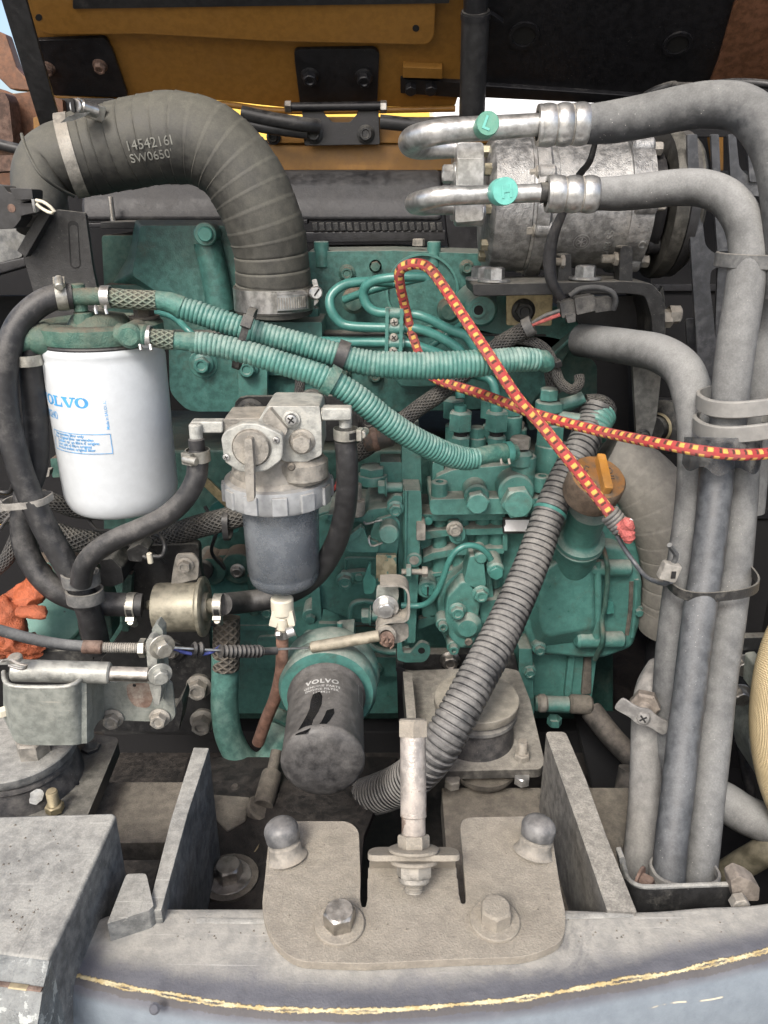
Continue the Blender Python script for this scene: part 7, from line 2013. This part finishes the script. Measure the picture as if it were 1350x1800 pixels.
def cap_(t, c0, c1, rpx, ch, m, mark):
    s = mpp(c1); ax = (c1 - c0).normalized(); L = (c1 - c0).length
    MB().lathe(c0, ax, [(0, 0), (rpx * s * .94, 0), (rpx * s * .97, .001), (rpx * s * .98, L - .0012), (rpx * s * .93, L), (0, L)], 60, sq=lambda j, a: 1 - .02 * (j % 2)).build('valve_cap', m, t, ang=30)
    u = V((1, 0, 0)); u = (u - ax * u.dot(ax)).normalized(); v = ax.cross(u)
    if v.z < 0: v = -v
    rot = R(mark[1]); u2 = u * math.cos(rot) + v * math.sin(rot); v2 = v * math.cos(rot) - u * math.sin(rot)
    letter_on(ch, mark[0], lambda x, y: (c1 + u2 * (x - mark[0] * .30) + v2 * (y - mark[0] * .34), ax), mark[2], t, th=.0006, bold=.0003)
ax_ = V((.04, -.99, .10)).normalized()
cap_(t, P(851, 225, .690), P(851, 225, .690) + ax_ * .019, 21, 'L', 'mint_dirty', (.0135, -20, 'mint'))
t = thing('ac_line', 'lower air conditioning line with a green H cap and dusty grey hose turning down', 'refrigerant line', P(883, 340, .68), 'air conditioning lines')
MB().tube(*pth([(966, 338, .69, 15.5), (900, 341, .69, 15.5), (830, 343, .69, 16), (775, 345, .69, 17), (745, 352, .70, 17.5), (728, 358, .735, 17), (740, 363, .765, 15), (770, 364, .78, 13), (806, 365, .785, 12)]), n=28).build('metal_pipe', 'alu_tube', t)
MB().cyl(P(948, 339, .69), P(964, 338.5, .69), 17 * mpp(P(950, 339, .69)), n=20, ch=.001).build('black_ferrule', 'black_dusty', t)
crimp(t, 960, 1052, 341, 342, .69, 31)
MB().tube(*pth([(1048, 341, .69, 27), (1090, 340, .688, 29), (1140, 335, .68, 30), (1190, 330, .67, 30.5), (1235, 331, .66, 31), (1275, 347, .65, 32), (1302, 380, .64, 33), (1314, 420, .635, 33), (1315, 460, .63, 33), (1306, 530, .625, 33), (1295, 600, .62, 33), (1285, 680, .615, 32), (1278, 760, .61, 30), (1272, 800, .61, 29)]), n=32).build('rubber_hose', 'rubber_grey', t)
cap_(t, P(878, 338, .676), P(878, 338, .676) + (V((.10, -.99, .03)).normalized()) * .020, 24, 'H', 'mint', (.0135, 8, 'mint'))
# thin black wire hanging over the compressor
b = MB(); b.tube(*pth([(1046, 252, .715, 5), (1036, 285, .72, 6), (1016, 312, .735, 7), (990, 372, .745, 8), (974, 410, .75, 10), (966, 450, .755, 12), (970, 495, .758, 10), (988, 525, .765, 7)]), n=12, flat=.6); o = b.build('wire', 'black_taped'); tag(o, 'black taped wire hanging down across the aluminium compressor', 'wire')
t = thing('wire_connector', 'grey plug connector with looped cable hanging under the compressor bracket', 'connector', P(1030, 540, .77))
for pts, y, th in (([(984, 532), (1012, 526), (1014, 552), (988, 560)], .775, .016), ([(1010, 524), (1045, 518), (1048, 546), (1014, 554)], .77, .020), ([(1044, 524), (1076, 522), (1080, 545), (1046, 550)], .775, .016)):
    plate('plug_section', rpoly(pts, 3), y, th, 'plug_dusty', t, .0015)
plate('plug_clip', rpoly([(994, 554), (1012, 550), (1012, 566), (998, 568)], 2), .77, .008, 'plug_dusty', t, .001)
b = MB(); b.tube(*pth([(1002, 520, .77), (1020, 508, .768), (1052, 506, .768), (1076, 514, .77), (1082, 530, .772), (1078, 544, .775)], 5), n=12); b.build('looped_cable', 'rubber_dusty', t)
b = MB(); b.tube(*pth([(984, 546, .775), (958, 555, .776), (936, 568, .78)], 3.6), n=10); b.build('grey_lead', 'rubber_clip', t)
b = MB(); b.tube(*pth([(984, 553, .774), (960, 562, .775), (934, 572, .78)], 3.4), n=10); b.build('red_lead', 'pink', t)
MB().ring(P(922, 578, .786), P(938, 570, .784) - P(922, 578, .786), 0.004, 17 * mpp(P(922, 578, .786)), .009, 24).build('end_cuff', 'rubber_clip', t)

# ================================================================== HEATER HOSE AND THE HOSE COLUMN
hose('thick grey coolant hose curving from the engine into the hose bundle', [(1020, 598, .82, 28), (1062, 604, .79, 30), (1110, 611, .755, 31), (1160, 622, .715, 33), (1200, 650, .68, 34), (1218, 700, .66, 34), (1224, 760, .645, 32), (1222, 830, .635, 30)], None, 'rubber_grey', n=32)
hose('dark dusty hose forming the left strand of the bundle', [(1222, 812, .630, 29), (1214, 900, .615, 28), (1202, 980, .60, 27), (1190, 1070, .585, 28), (1181, 1160, .57, 29), (1176, 1250, .555, 29), (1176, 1330, .54, 28), (1184, 1400, .535, 26), (1190, 1460, .53, 24)], None, 'rubber_dusty', grp=None, n=30)
hose('dark grey hose forming the middle strand of the bundle down to the bottom clamp', [(1262, 775, .607, 29), (1258, 850, .595, 29), (1250, 930, .58, 28), (1240, 1010, .565, 28), (1226, 1100, .545, 28), (1214, 1200, .525, 28), (1201, 1300, .505, 28), (1190, 1400, .48, 28), (1180, 1480, .462, 28), (1174, 1560, .445, 28)], None, 'rubber_bundle', n=30)
hose('paler grey hose forming the right strand of the bundle down to the bottom clamp', [(1304, 780, .625, 28), (1304, 850, .615, 28), (1298, 930, .60, 28), (1290, 1010, .585, 29), (1278, 1100, .565, 30), (1264, 1200, .545, 30), (1254, 1300, .52, 30), (1244, 1400, .49, 29), (1236, 1480, .47, 29), (1228, 1565, .45, 28)], None, 'rubber_dusty', n=30)
hose('grey hose at the right edge running behind the upper hose clip', [(1352, 440, .66, 28), (1350, 520, .655, 28), (1340, 600, .65, 28), (1332, 700, .645, 28), (1325, 790, .645, 27), (1318, 900, .64, 24)], None, 'rubber_grey', n=28)
t = thing('bundle_sleeve', 'torn black plastic film wrapped round the hose bundle\'s top', 'sleeve', P(1270, 900, .61))
def shell(nm, pts, m, par, th=.0008):
    q = [P(*p) for p in pts]; qd = []
    b = MB(); n = len(q); 
    return b
b = MB()
for lst in (((1206, 766, .612), (1206, 900, .598), (1196, 960, .592)),): pass
pa = [(1204, 768, .628), (1216, 768, .604), (1240, 769, .590), (1268, 770, .580), (1300, 770, .585), (1330, 768, .600), (1342, 766, .620)]
pb_2 = [(1200, 815, .620), (1212, 828, .596), (1236, 820, .582), (1264, 838, .572), (1296, 822, .577), (1326, 834, .592), (1338, 815, .612)]
A_ = resamp(curve([P(*p) for p in pa], 1, .003)[0], 26); B_ = resamp(curve([P(*p) for p in pb_2], 1, .003)[0], 26)
sheet(A_, B_, .0006, 'plastic_film', 'film', t, rows=10)
# valve with T handle and its pale hose
hose('pale dusty hose dropping from the shut-off valve beside the bundle', [(1138, 1250, .56, 27), (1136, 1320, .545, 27), (1134, 1400, .525, 28), (1128, 1480, .505, 29), (1120, 1560, .485, 29)], None, 'rubber_pale', n=28)
t = thing('shutoff_valve', 'grey shut-off valve with a twisted flat handle beside the hose bundle', 'valve', P(1130, 1290, .55))
MB().tube(*pth([(1165, 1180, .60), (1150, 1205, .585), (1142, 1235, .57), (1138, 1268, .56)], 29), n=28).build('valve_body', 'valve_grey', t)
MB().cyl(P(1144, 1184, .60), P(1168, 1176, .60), 18 * mpp(P(1144, 1184, .6)), n=24, ch=.002).build('round_fitting', 'steel', t)
na = P(1134, 1234, .552); nx = V((-.35, -.9, .15)).normalized()
MB().lathe(na, nx, [(0, 0), (25 * mpp(na), 0), (26 * mpp(na), .001), (26 * mpp(na), .009), (22 * mpp(na), .011), (0, .011)], 6).build('hex_nut', 'rust_nut', t)
pr = []
for k in range(8): pr += [(11 * mpp(na), .011 + k * .0018), (9.5 * mpp(na), .0118 + k * .0018)]
MB().lathe(na, nx, pr + [(0, .026)], 20).build('threaded_stem', 'rust_nut', t)
hc2 = na + nx * .026
d1 = (P(1150, 1270, .53) - P(1076, 1236, .53)).normalized(); d2 = nx.cross(d1).normalized()
outl = rpoly([(-.026, -.0065), (-.009, -.006), (0, -.009), (.010, -.006), (.025, -.007), (.026, .007), (.009, .0055), (0, .009), (-.009, .0055), (-.026, .0065)], .004)
b = MB(); b.prism([hc2 + d1 * x + d2 * y for x, y in outl], nx * .003)
for v in b.v:
    q = (v - hc2).dot(d1); v += nx * (.004 if q > 0 else -.0035) * max(0, (abs(q) - .008) / .018)
b.build('flat_handle', 'valve_grey', t, bevel=.0008)
bolt(t, hc2 + nx * .003, nx, .011, 'valve_grey', 'cross', name='screw')
# hose clips
def oval(t, c, up, rx, ry, w, th, m, nm='clip_loop', tilt=(0, 0, 0), sqk=2.6):
    ax = V(up).normalized(); u = (AX - ax * AX.dot(ax)).normalized(); v = ax.cross(u); n = 60; vs = []
    for j in range(n):
        a = 2 * math.pi * j / n; ca, sa = math.cos(a), math.sin(a)
        rr = 1 / ((abs(ca) ** sqk + abs(sa) ** sqk) ** (1 / sqk))
        for dr, dz in ((0, -w / 2), (th * .7, -w / 2), (th, -w / 2 + th * .3), (th, w / 2 - th * .3), (th * .7, w / 2), (0, w / 2)):
            vs.append(c + u * ca * (rr * rx + dr) + v * sa * (rr * ry + dr) + ax * dz)
    return MB().add(vs, [[j * 6 + k, j * 6 + (k + 1) % 6, ((j + 1) % n) * 6 + (k + 1) % 6, ((j + 1) % n) * 6 + k] for j in range(n) for k in range(6)]).build(nm, m, t)
t = thing('hose_clip', 'twin grey rubber hose clip round the bundle above the red cord', 'hose clip', P(1290, 740, .62))
for (x, y, d) in ((1304, 702, .618), (1298, 744, .614)):
    oval(t, P(x, y, d), (-.12, 0, 1), .0310, .0275, .0135, .0032, 'clip_grey')
t = thing('hose_clip', 'single grey rubber hose clip where the right hoses come together', 'hose clip', P(1330, 460, .64))
oval(t, P(1340, 458, .640), (.02, 0, 1), .0330, .0240, .011, .0022, 'rubber_clip')
t = thing('hose_clip', 'steel edged hose clip round the bundle\'s foot', 'hose clip', P(1205, 1550, .46))
for (x, y, d, m_) in ((1203, 1532, .455, 'clip_grey'), (1203, 1546, .452, 'rubber_clip')):
    oval(t, P(x, y, d - .006), (0, .12, 1), .0240, .0165, .006, .0022, m_)
# black bundle tie with pale buckle
c = P(1246, 1012, .578)
t = ovaltie('large black cable tie round the hose bundle with a pale grey buckle', c, (-.12, -.05, 1), AX, .0345, .0320, .0085, 12, 'black_dusty')
for ch in list(t.children):
    if ch.name.startswith('buckle'): bpy.data.objects.remove(ch)
bx = P(1176, 1004, .556)
MB().box(bx, (.0145, .009, .0150), (V((.97, 0, -.25)), AY, V((.25, 0, .97)))).build('buckle', 'tie_grey', t, bevel=.0015)
MB().box(bx + V((.002, -.0048, -.001)), (.0035, .0012, .0060)).build('buckle_slot', 'pit', t)
MB().tube([bx + V((.003, .002, .006)), bx + V((.0045, .001, .013)), bx + V((-.0005, -.001, .020)), bx + V((-.004, -.003, .0245))], .0022, n=8).build('strap_end', 'rubber_dusty', t)
# foot bracket
t = thing('foot_bracket', 'black angle bracket with rusty bolts holding the hose bundle above the counterweight', 'bracket', P(1220, 1590, .41))
zt2 = P(1200, 1560, .405).z
pl2 = [(1096, 1520, .44), (1104, 1545, .418), (1118, 1558, .408), (1140, 1562, .405), (1200, 1560, .405), (1260, 1558, .405), (1320, 1556, .405)]
A_ = resamp(curve([P(*p) for p in pl2], 1, .003)[0], 30); B_ = [p + V((0, 0, -.034)) for p in A_]
sheet(A_, B_, .003, 'angle_plate', 'black_dusty', t, rows=3)
MB().tube([p + V((0, .0015, 0)) for p in A_], .0018, n=8).build('dusty_edge', 'frame_dust', t)
bolt(t, P(1120, 1550, .428), (.8, -.6, 0), .014, 'rusty', 'washer'); 
plate('end_lug', rpoly([(1284, 1550), (1300, 1540), (1320, 1548), (1336, 1560), (1334, 1584), (1290, 1584)], 4), .398, .012, 'rust_nut', t, .002)
pb(t, 1296, 1580, .397, 28, 'alu_dirty', 'hex', rot=.2)
plate('side_ear', rpoly([(1088, 1508), (1098, 1506), (1106, 1540), (1096, 1550)], 3), .44, .01, 'frame_dust', t, .001)

# ================================================================== RIGHT SIDE BACKGROUND
t = thing('fan_guard', 'black slotted fan guard standing right of the compressor pulley', 'fan guard', P(1270, 640, .80))
GY = .80
for pts, y in (([(1208, 236), (1226, 236), (1232, 360), (1240, 432, 8), (1256, 446, 8), (1300, 452), (1300, 474), (1270, 468, 6), (1250, 474, 8), (1248, 500), (1256, 570), (1262, 660), (1228, 660), (1218, 500), (1211, 380)], GY),
               ([(1250, 236), (1264, 236), (1268, 330), (1282, 452), (1262, 452), (1254, 340)], GY - .003), ([(1280, 236), (1294, 236), (1300, 295, 8), (1318, 312, 8), (1400, 318), (1400, 348), (1330, 345, 6), (1296, 338), (1284, 310)], GY), ([(1312, 232), (1332, 232), (1338, 320), (1318, 320)], GY - .003),
               ([(1262, 466), (1288, 466), (1280, 560), (1272, 660), (1256, 660), (1258, 560)], GY + .004)):
    plate('guard_bar', rpoly(pts, 3), y, .004, 'black_guard', t, .0008)
plate('mounting_flange', rpoly([(1205, 560), (1300, 560), (1300, 680), (1214, 680)], 6), GY + .03, .004, 'black_guard', t, .001)
t = thing('hood_seal', 'black rubber seal curving behind the upper air conditioning hose', 'seal', P(1250, 160, .9))
ps_ = [(1130, 172, .95), (1150, 160, .94), (1180, 150, .93), (1192, 152, .92), (1230, 152, .90), (1290, 145, .88), (1360, 150, .86), (1450, 170, .84)]
MB().tube(*pth(ps_, 7), n=12).build('bulb_seal', 'black_plastic', t)
b = MB(); b.prism([P(x, y, .96) for x, y in ((1140, 170), (1190, 150), (1500, 140), (1500, 240), (1140, 240))], (0, .01, 0)); b.build('seal_flange', 'void', t)
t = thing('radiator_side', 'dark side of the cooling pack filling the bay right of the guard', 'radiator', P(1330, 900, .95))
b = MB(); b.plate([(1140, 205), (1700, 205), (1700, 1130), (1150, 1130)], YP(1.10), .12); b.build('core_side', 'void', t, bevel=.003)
for k in range(4):
    plate('stiffening_rib', [(1150, 300 + k * 200), (1600, 300 + k * 200), (1600, 312 + k * 200), (1150, 312 + k * 200)], 1.094, .01, 'black_paint', t, .001)
plate('orange_frame_piece', [(1250, 214), (1272, 214), (1272, 300), (1262, 300)], 1.05, .02, 'hood_yellow', t, .001)
t = thing('tensioner', 'grey tensioner plate with a black idler wheel behind the coolant hose', 'tensioner', P(1150, 780, .86))
plate('tensioner_plate', rpoly([(1112, 640), (1150, 640), (1156, 520), (1166, 500), (1172, 560), (1158, 700), (1148, 786), (1120, 786, 10)], 6), .86, .008, 'tens_grey', t, .0015)
c = P(1172, 750, .88)
MB().lathe(c, (-.75, -.65, .1), [(0, 0), (46 * mpp(c), 0), (48 * mpp(c), .003), (48 * mpp(c), .014), (40 * mpp(c), .018), (20 * mpp(c), .019), (20 * mpp(c), .03), (0, .03)], 48).build('idler_wheel', 'black_dusty', t)
MB().lathe(c, (-.75, -.65, .1), [(24 * mpp(c), .019), (27 * mpp(c), .021), (24 * mpp(c), .024)], 40).build('idler_hub', 'brass', t)
pb(t, 1128, 768, .859, 20, 'black_dusty', 'flange')
# alternator belt glimpsed
t = thing('cream_hose', 'big cream woven hose bulging in at the right edge', 'hose', P(1395, 1300, .52))
MB().tube(*pth([(1900, 900, .75, 60), (1620, 960, .66, 60), (1480, 1040, .60, 62), (1425, 1110, .565, 63), (1400, 1170, .55, 64), (1391, 1230, .545, 66), (1389, 1280, .54, 66), (1396, 1340, .53, 66), (1412, 1400, .52, 64), (1450, 1470, .52, 62), (1540, 1560, .56, 60), (1700, 1600, .64, 58)]), n=44).build('woven_hose', 'cream_hose', t)
plate('pale_fitting', rpoly([(1326, 1168), (1345, 1165), (1345, 1215), (1322, 1216)], 4), .60, .02, 'cream_dim', t, .002)
plate('grey_bottle', rpoly([(1314, 1300), (1340, 1240), (1400, 1240), (1400, 1380), (1330, 1370)], 14), .66, .05, 'cream_dim', t, .005)
t = thing('bolted_plate', 'black plate with two steel bolts right of the hose bundle', 'bracket', P(1320, 1230, .66))
plate('plate', rpoly([(1270, 1124), (1360, 1122), (1360, 1236), (1270, 1238)], 4), .66, .008, 'black_dusty', t, .001)
plate('upper_edge', [(1270, 1122), (1360, 1120), (1360, 1142), (1270, 1146)], .65, .01, 'black_dusty', t, .001)
for x, y in ((1300, 1168), (1298, 1220)): pb(t, x, y, .659, 25, 'steel', 'washer', rot=.6)
hose('grey pipe leaving the bundle at the lower right', [(1240, 1395, .57), (1275, 1410, .56), (1310, 1432, .55), (1360, 1452, .54), (1420, 1470, .53), (1600, 1480, .55), (1800, 1440, .60)], 34, 'rubber_grey', n=28)
hose('olive brown pipe crossing behind the foot bracket at the right', [(1240, 1560, .56), (1280, 1535, .55), (1320, 1510, .54), (1380, 1480, .53), (1560, 1420, .56), (1750, 1400, .62)], 24, 'pipe_olive')
hose('short dark hose standing behind the right frame rail', [(1112, 1352, .62, 24), (1104, 1400, .61, 25), (1094, 1460, .60, 25), (1086, 1530, .59, 24)], None, 'rubber_brown')
hose('dim brown pipe lying deep behind the right frame rail', [(1040, 1250, .80), (1080, 1300, .76), (1130, 1350, .72), (1180, 1400, .70)], 20, 'rubber_brown')
hose('thin black hose beside the bolted plate', [(1300, 1300, .75), (1320, 1400, .72), (1345, 1480, .70), (1360, 1560, .66)], 9, 'black_plastic')
b = MB(); b.prism([Z(x, y, -.68) for x, y in ((1010, 1250), (1700, 1250), (1700, 1700), (1120, 1700))], (0, 0, -.01)); o = b.build('lower_tray', 'void'); tag(o, 'black tray below the hose bundle at the lower right', 'tray')
t = thing('frame_web', 'dark frame web behind the cream hose', 'frame', P(1300, 1500, .72))
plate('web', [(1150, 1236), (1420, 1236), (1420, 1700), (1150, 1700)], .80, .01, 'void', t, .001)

# ================================================================== BUNGEE CORD
bc = thing('bungee_cord', 'red and yellow woven elastic cord crossing the bay with a wire wrapped end', 'bungee cord', P(945, 730, .68))
cp = [(1800, 700, .70), (1600, 745, .64), (1480, 772, .595), (1400, 788, .575), (1350, 797, .566, 10.3), (1295, 799, .560, 10.3), (1235, 793, .562, 10.3), (1150, 778, .590, 9.9), (1050, 757, .65, 9.5), (945, 729, .70, 9.5), (850, 694, .745, 9.0), (780, 672, .775, 8.6), (752, 655, .79, 8.2), (736, 620, .797, 8.2), (722, 580, .800, 8.2), (712, 540, .796, 8.6), (704, 505, .785, 9.0), (702, 480, .777, 9.0), (712, 468, .772, 9.5), (735, 464, .766, 9.5), (757, 474, .758, 9.5), (785, 512, .740, 9.5), (830, 580, .705, 9.9), (870, 640, .675, 10.3), (910, 700, .665, 10.3), (952, 748, .660, 10.3), (1000, 808, .648, 10.8), (1040, 860, .640, 10.8), (1075, 905, .632, 10.8), (1084, 916, .630, 10.3)]
cp = [c if len(c) > 3 else c + (10.5,) for c in cp]
ps, rs = pth(cp)
MB().tube(ps, rs, n=24, step=.0022).build('elastic_cord', 'bungee', bc)
e0_, e1_ = P(1066, 896, .634), P(1092, 928, .628); dd = (e1_ - e0_).normalized()
u_, v2_, _w = frame(dd)
pts = []
for k in range(5 * 16 + 1):
    a = 2 * math.pi * k / 16; pts.append(e0_ + dd * (.004 + .0175 * k / 80) + (u_ * math.cos(a) + v2_ * math.sin(a)) * .0076)
MB().tube(pts, .0020, n=10, step=.0015).build('wire_wrap', 'rubber_clip', bc)
random.seed(11)
b = MB(); b.tube(*pth([(1088, 922, .626, 12), (1098, 926, .622, 13), (1106, 920, .618, 13), (1110, 918, .618, 8)]), n=18, step=.0012, prof=lambda L, T: 1 + .08 * math.sin(L * 2600)); b.tube(*pth([(1096, 930, .622, 12), (1103, 938, .618, 13), (1104, 946, .618, 11), (1100, 950, .62, 6)]), n=18, step=.0012, prof=lambda L, T: 1 + .07 * math.sin(L * 2300)); b.build('frayed_end', 'pink', bc)
b = MB()
for k in range(16):
    a = P(1106 + random.uniform(-4, 5), 920 + random.uniform(-6, 8), .617); b.tube([a, a + V((random.uniform(0, .004), random.uniform(-.003, 0), random.uniform(-.003, .003)))], .00035, n=5, step=.002)
b.build('loose_threads', 'white_label', bc)
MB().tube(*pth([(1088, 938, .624, 3), (1100, 940, .616, 3), (1112, 938, .618, 3)]), n=8).build('thin_binding', 'cream', bc)
MB().tube(*pth([(1084, 940, .628), (1096, 962, .626), (1116, 990, .62), (1134, 1012, .605), (1152, 1022, .59), (1168, 1026, .575), (1180, 1022, .565)], 4.2), n=12).build('wire_hook', 'hook_grey', bc)

# ================================================================== GLOVE AND ROUND COVER AT THE LEFT
t = thing('round_cover', 'round teal cover plate with small chips behind the orange glove', 'cover', P(100, 1120, .70))
c = P(92, 1082, .70); ax2 = V((.15, -.80, .58)).normalized()
MB().lathe(c, ax2, [(60 * mpp(c), -.03), (60 * mpp(c), -.012), (54 * mpp(c), -.010), (54 * mpp(c), -.0015), (51 * mpp(c), 0), (0, 0)], 56).build('cover_disc', 'teal_spotted', t)
plate('cover_housing', rpoly([(40, 990), (140, 985), (190, 1050), (200, 1130), (60, 1140)], 20), .745, .03, 'teal_dirty', t, .004)
gl = thing('rubber_glove', 'crumpled orange rubber glove wedged by the round teal cover', 'glove', P(40, 1140, .66))
from mathutils import noise as mnoise
def crumple(b, k1=.006, sc1=60):
    for v in b.v:
        n = mnoise.noise_vector(v * sc1) * k1 + mnoise.noise_vector(v * sc1 * 2.7) * k1 * .4
        v += n
def gpart(nm, pts, flat, n=28, k=.005):
    b = MB(); b.tube(*pth(pts), n=n, step=.002, flat=flat); crumple(b, k * .8); crumple(b, k * .30, 150)
    for v in b.v:
        w = 1 - abs(mnoise.noise(V((v.x * 60, v.y * 60, v.z * 150))) * 2)
        v += V((0, -1, .3)) * (max(0, w) ** 3) * k * .55
    return b.build(nm, 'orange_rubber', gl, ang=75)
gpart('palm', [(84, 1000, .668, 14), (74, 1016, .664, 30), (60, 1036, .660, 36), (38, 1054, .656, 36), (10, 1066, .655, 32)], .40)
gpart('cuff', [(72, 990, .664, 4), (80, 996, .660, 9), (88, 1006, .658, 7)], .6, k=.002)
gpart('thumb', [(36, 1074, .635, 12), (56, 1076, .628, 15), (74, 1078, .625, 16), (82, 1080, .625, 10)], .7, k=.002)
gpart('finger', [(-10, 1064, .64, 26), (16, 1084, .636, 28), (32, 1104, .636, 24), (40, 1120, .64, 14)], .6)
gpart('finger', [(-10, 1100, .64, 30), (22, 1122, .640, 30), (56, 1132, .645, 22), (84, 1128, .65, 8)], .55, k=.007)
gpart('finger', [(-16, 1132, .64, 26), (10, 1140, .64, 24), (40, 1144, .645, 18), (70, 1146, .65, 10)], .6, k=.007)
b = MB(); b.tube(*pth([(306, 1140, .565), (325, 1147, .566), (350, 1150, .570), (372, 1146, .575), (388, 1136, .60)], 3.2), n=8); o = b.build('wire', 'blue_wire'); tag(o, 'blue wire looping under the throttle cable\'s rubber grommet', 'wire')
# clutter deep behind the left hoses
t = thing('yellow_tab', 'small yellow painted tab at the left edge behind the hoses', 'tab', P(4, 925, .78))
plate('tab', rpoly([(-20, 898), (12, 900), (12, 922), (-20, 924)], 2), .78, .01, 'sun_yellow', t, .001); plate('tab', rpoly([(14, 958), (26, 956), (28, 966), (16, 968)], 2), .80, .01, 'sun_yellow', t, .001)
b = MB(); b.tube(*pth([(-20, 860, .76), (14, 866, .76), (26, 850, .75), (50, 846, .75), (76, 838, .76)], 4), n=10); b.tube(*pth([(-20, 880, .75), (20, 884, .75), (30, 870, .75)], 7), n=10); o = b.build('wiring_loom', 'black_plastic'); tag(o, 'thin black wires tangled behind the left fuel hoses', 'wiring')
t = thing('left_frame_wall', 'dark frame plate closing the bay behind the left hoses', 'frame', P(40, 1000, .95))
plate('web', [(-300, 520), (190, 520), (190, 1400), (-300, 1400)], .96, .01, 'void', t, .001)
plate('green_lug', rpoly([(88, 806), (112, 804), (114, 838), (92, 840)], 3), .85, .02, 'teal_dirty', t, .001)
plate('pale_clip', rpoly([(70, 828), (88, 826), (86, 838), (72, 840)], 3), .80, .01, 'tie_grey', t, .001)
plate('ledge', rpoly([(-60, 1150), (80, 1150), (86, 1168), (-60, 1170)], 3), .66, .06, 'frame_dust', t, .002)

# grit and crumbs lying on the flat dusty steel
random.seed(21)
b = MB()
for k in range(150):
    if k < 70: x, y, z = random.uniform(250, 1300), random.uniform(1606, 1655), CZ
    elif k < 105: x, y, z = random.uniform(480, 980), random.uniform(1460, 1680), BZ + .0035
    else:
        y = random.uniform(1445, 1640); x, z = random.uniform(5, 185 - (y - 1435) * .48), LZ
    if k >= 70 and k < 105 and (630 < x < 825 and y < 1600): continue
    p = Z(x, y, z); r = random.uniform(.0004, .0011)
    vs = [p + V((random.uniform(-1, 1) * r, random.uniform(-1, 1) * r, 0)) for _ in range(3)] + [p + V((0, 0, r * random.uniform(.7, 1.3)))]
    b.add([p + V((-r, -r * .6, -.0001)), p + V((r, -r * .7, -.0001)), p + V((random.uniform(-.3, .3) * r, r, -.0001)), p + V((0, 0, r))], [[0, 1, 3], [1, 2, 3], [2, 0, 3], [0, 2, 1]])
o = b.build('grit', 'brown_dust'); tag(o, 'loose grit scattered on the dusty steel ledge and plates', 'grit', None, 'stuff')
t = thing('loose_wiring', 'thin black wires hanging in the dark gap left of the inline fuel pump', 'wiring', P(230, 1000, .72))
for pts in ([(150, 905, .74), (170, 930, .73), (205, 935, .725), (230, 960, .72), (262, 965, .72), (290, 990, .725)], [(360, 890, .80), (380, 930, .79), (372, 970, .79), (395, 1000, .80)], [(0, 930, .70), (20, 905, .70), (45, 900, .71), (70, 930, .72), (66, 960, .73)], [(300, 1085, .70), (330, 1100, .69), (352, 1092, .69), (380, 1100, .70)]):
    MB().tube(*pth(pts, 3.2), n=8).build('wire', 'rubber', t)
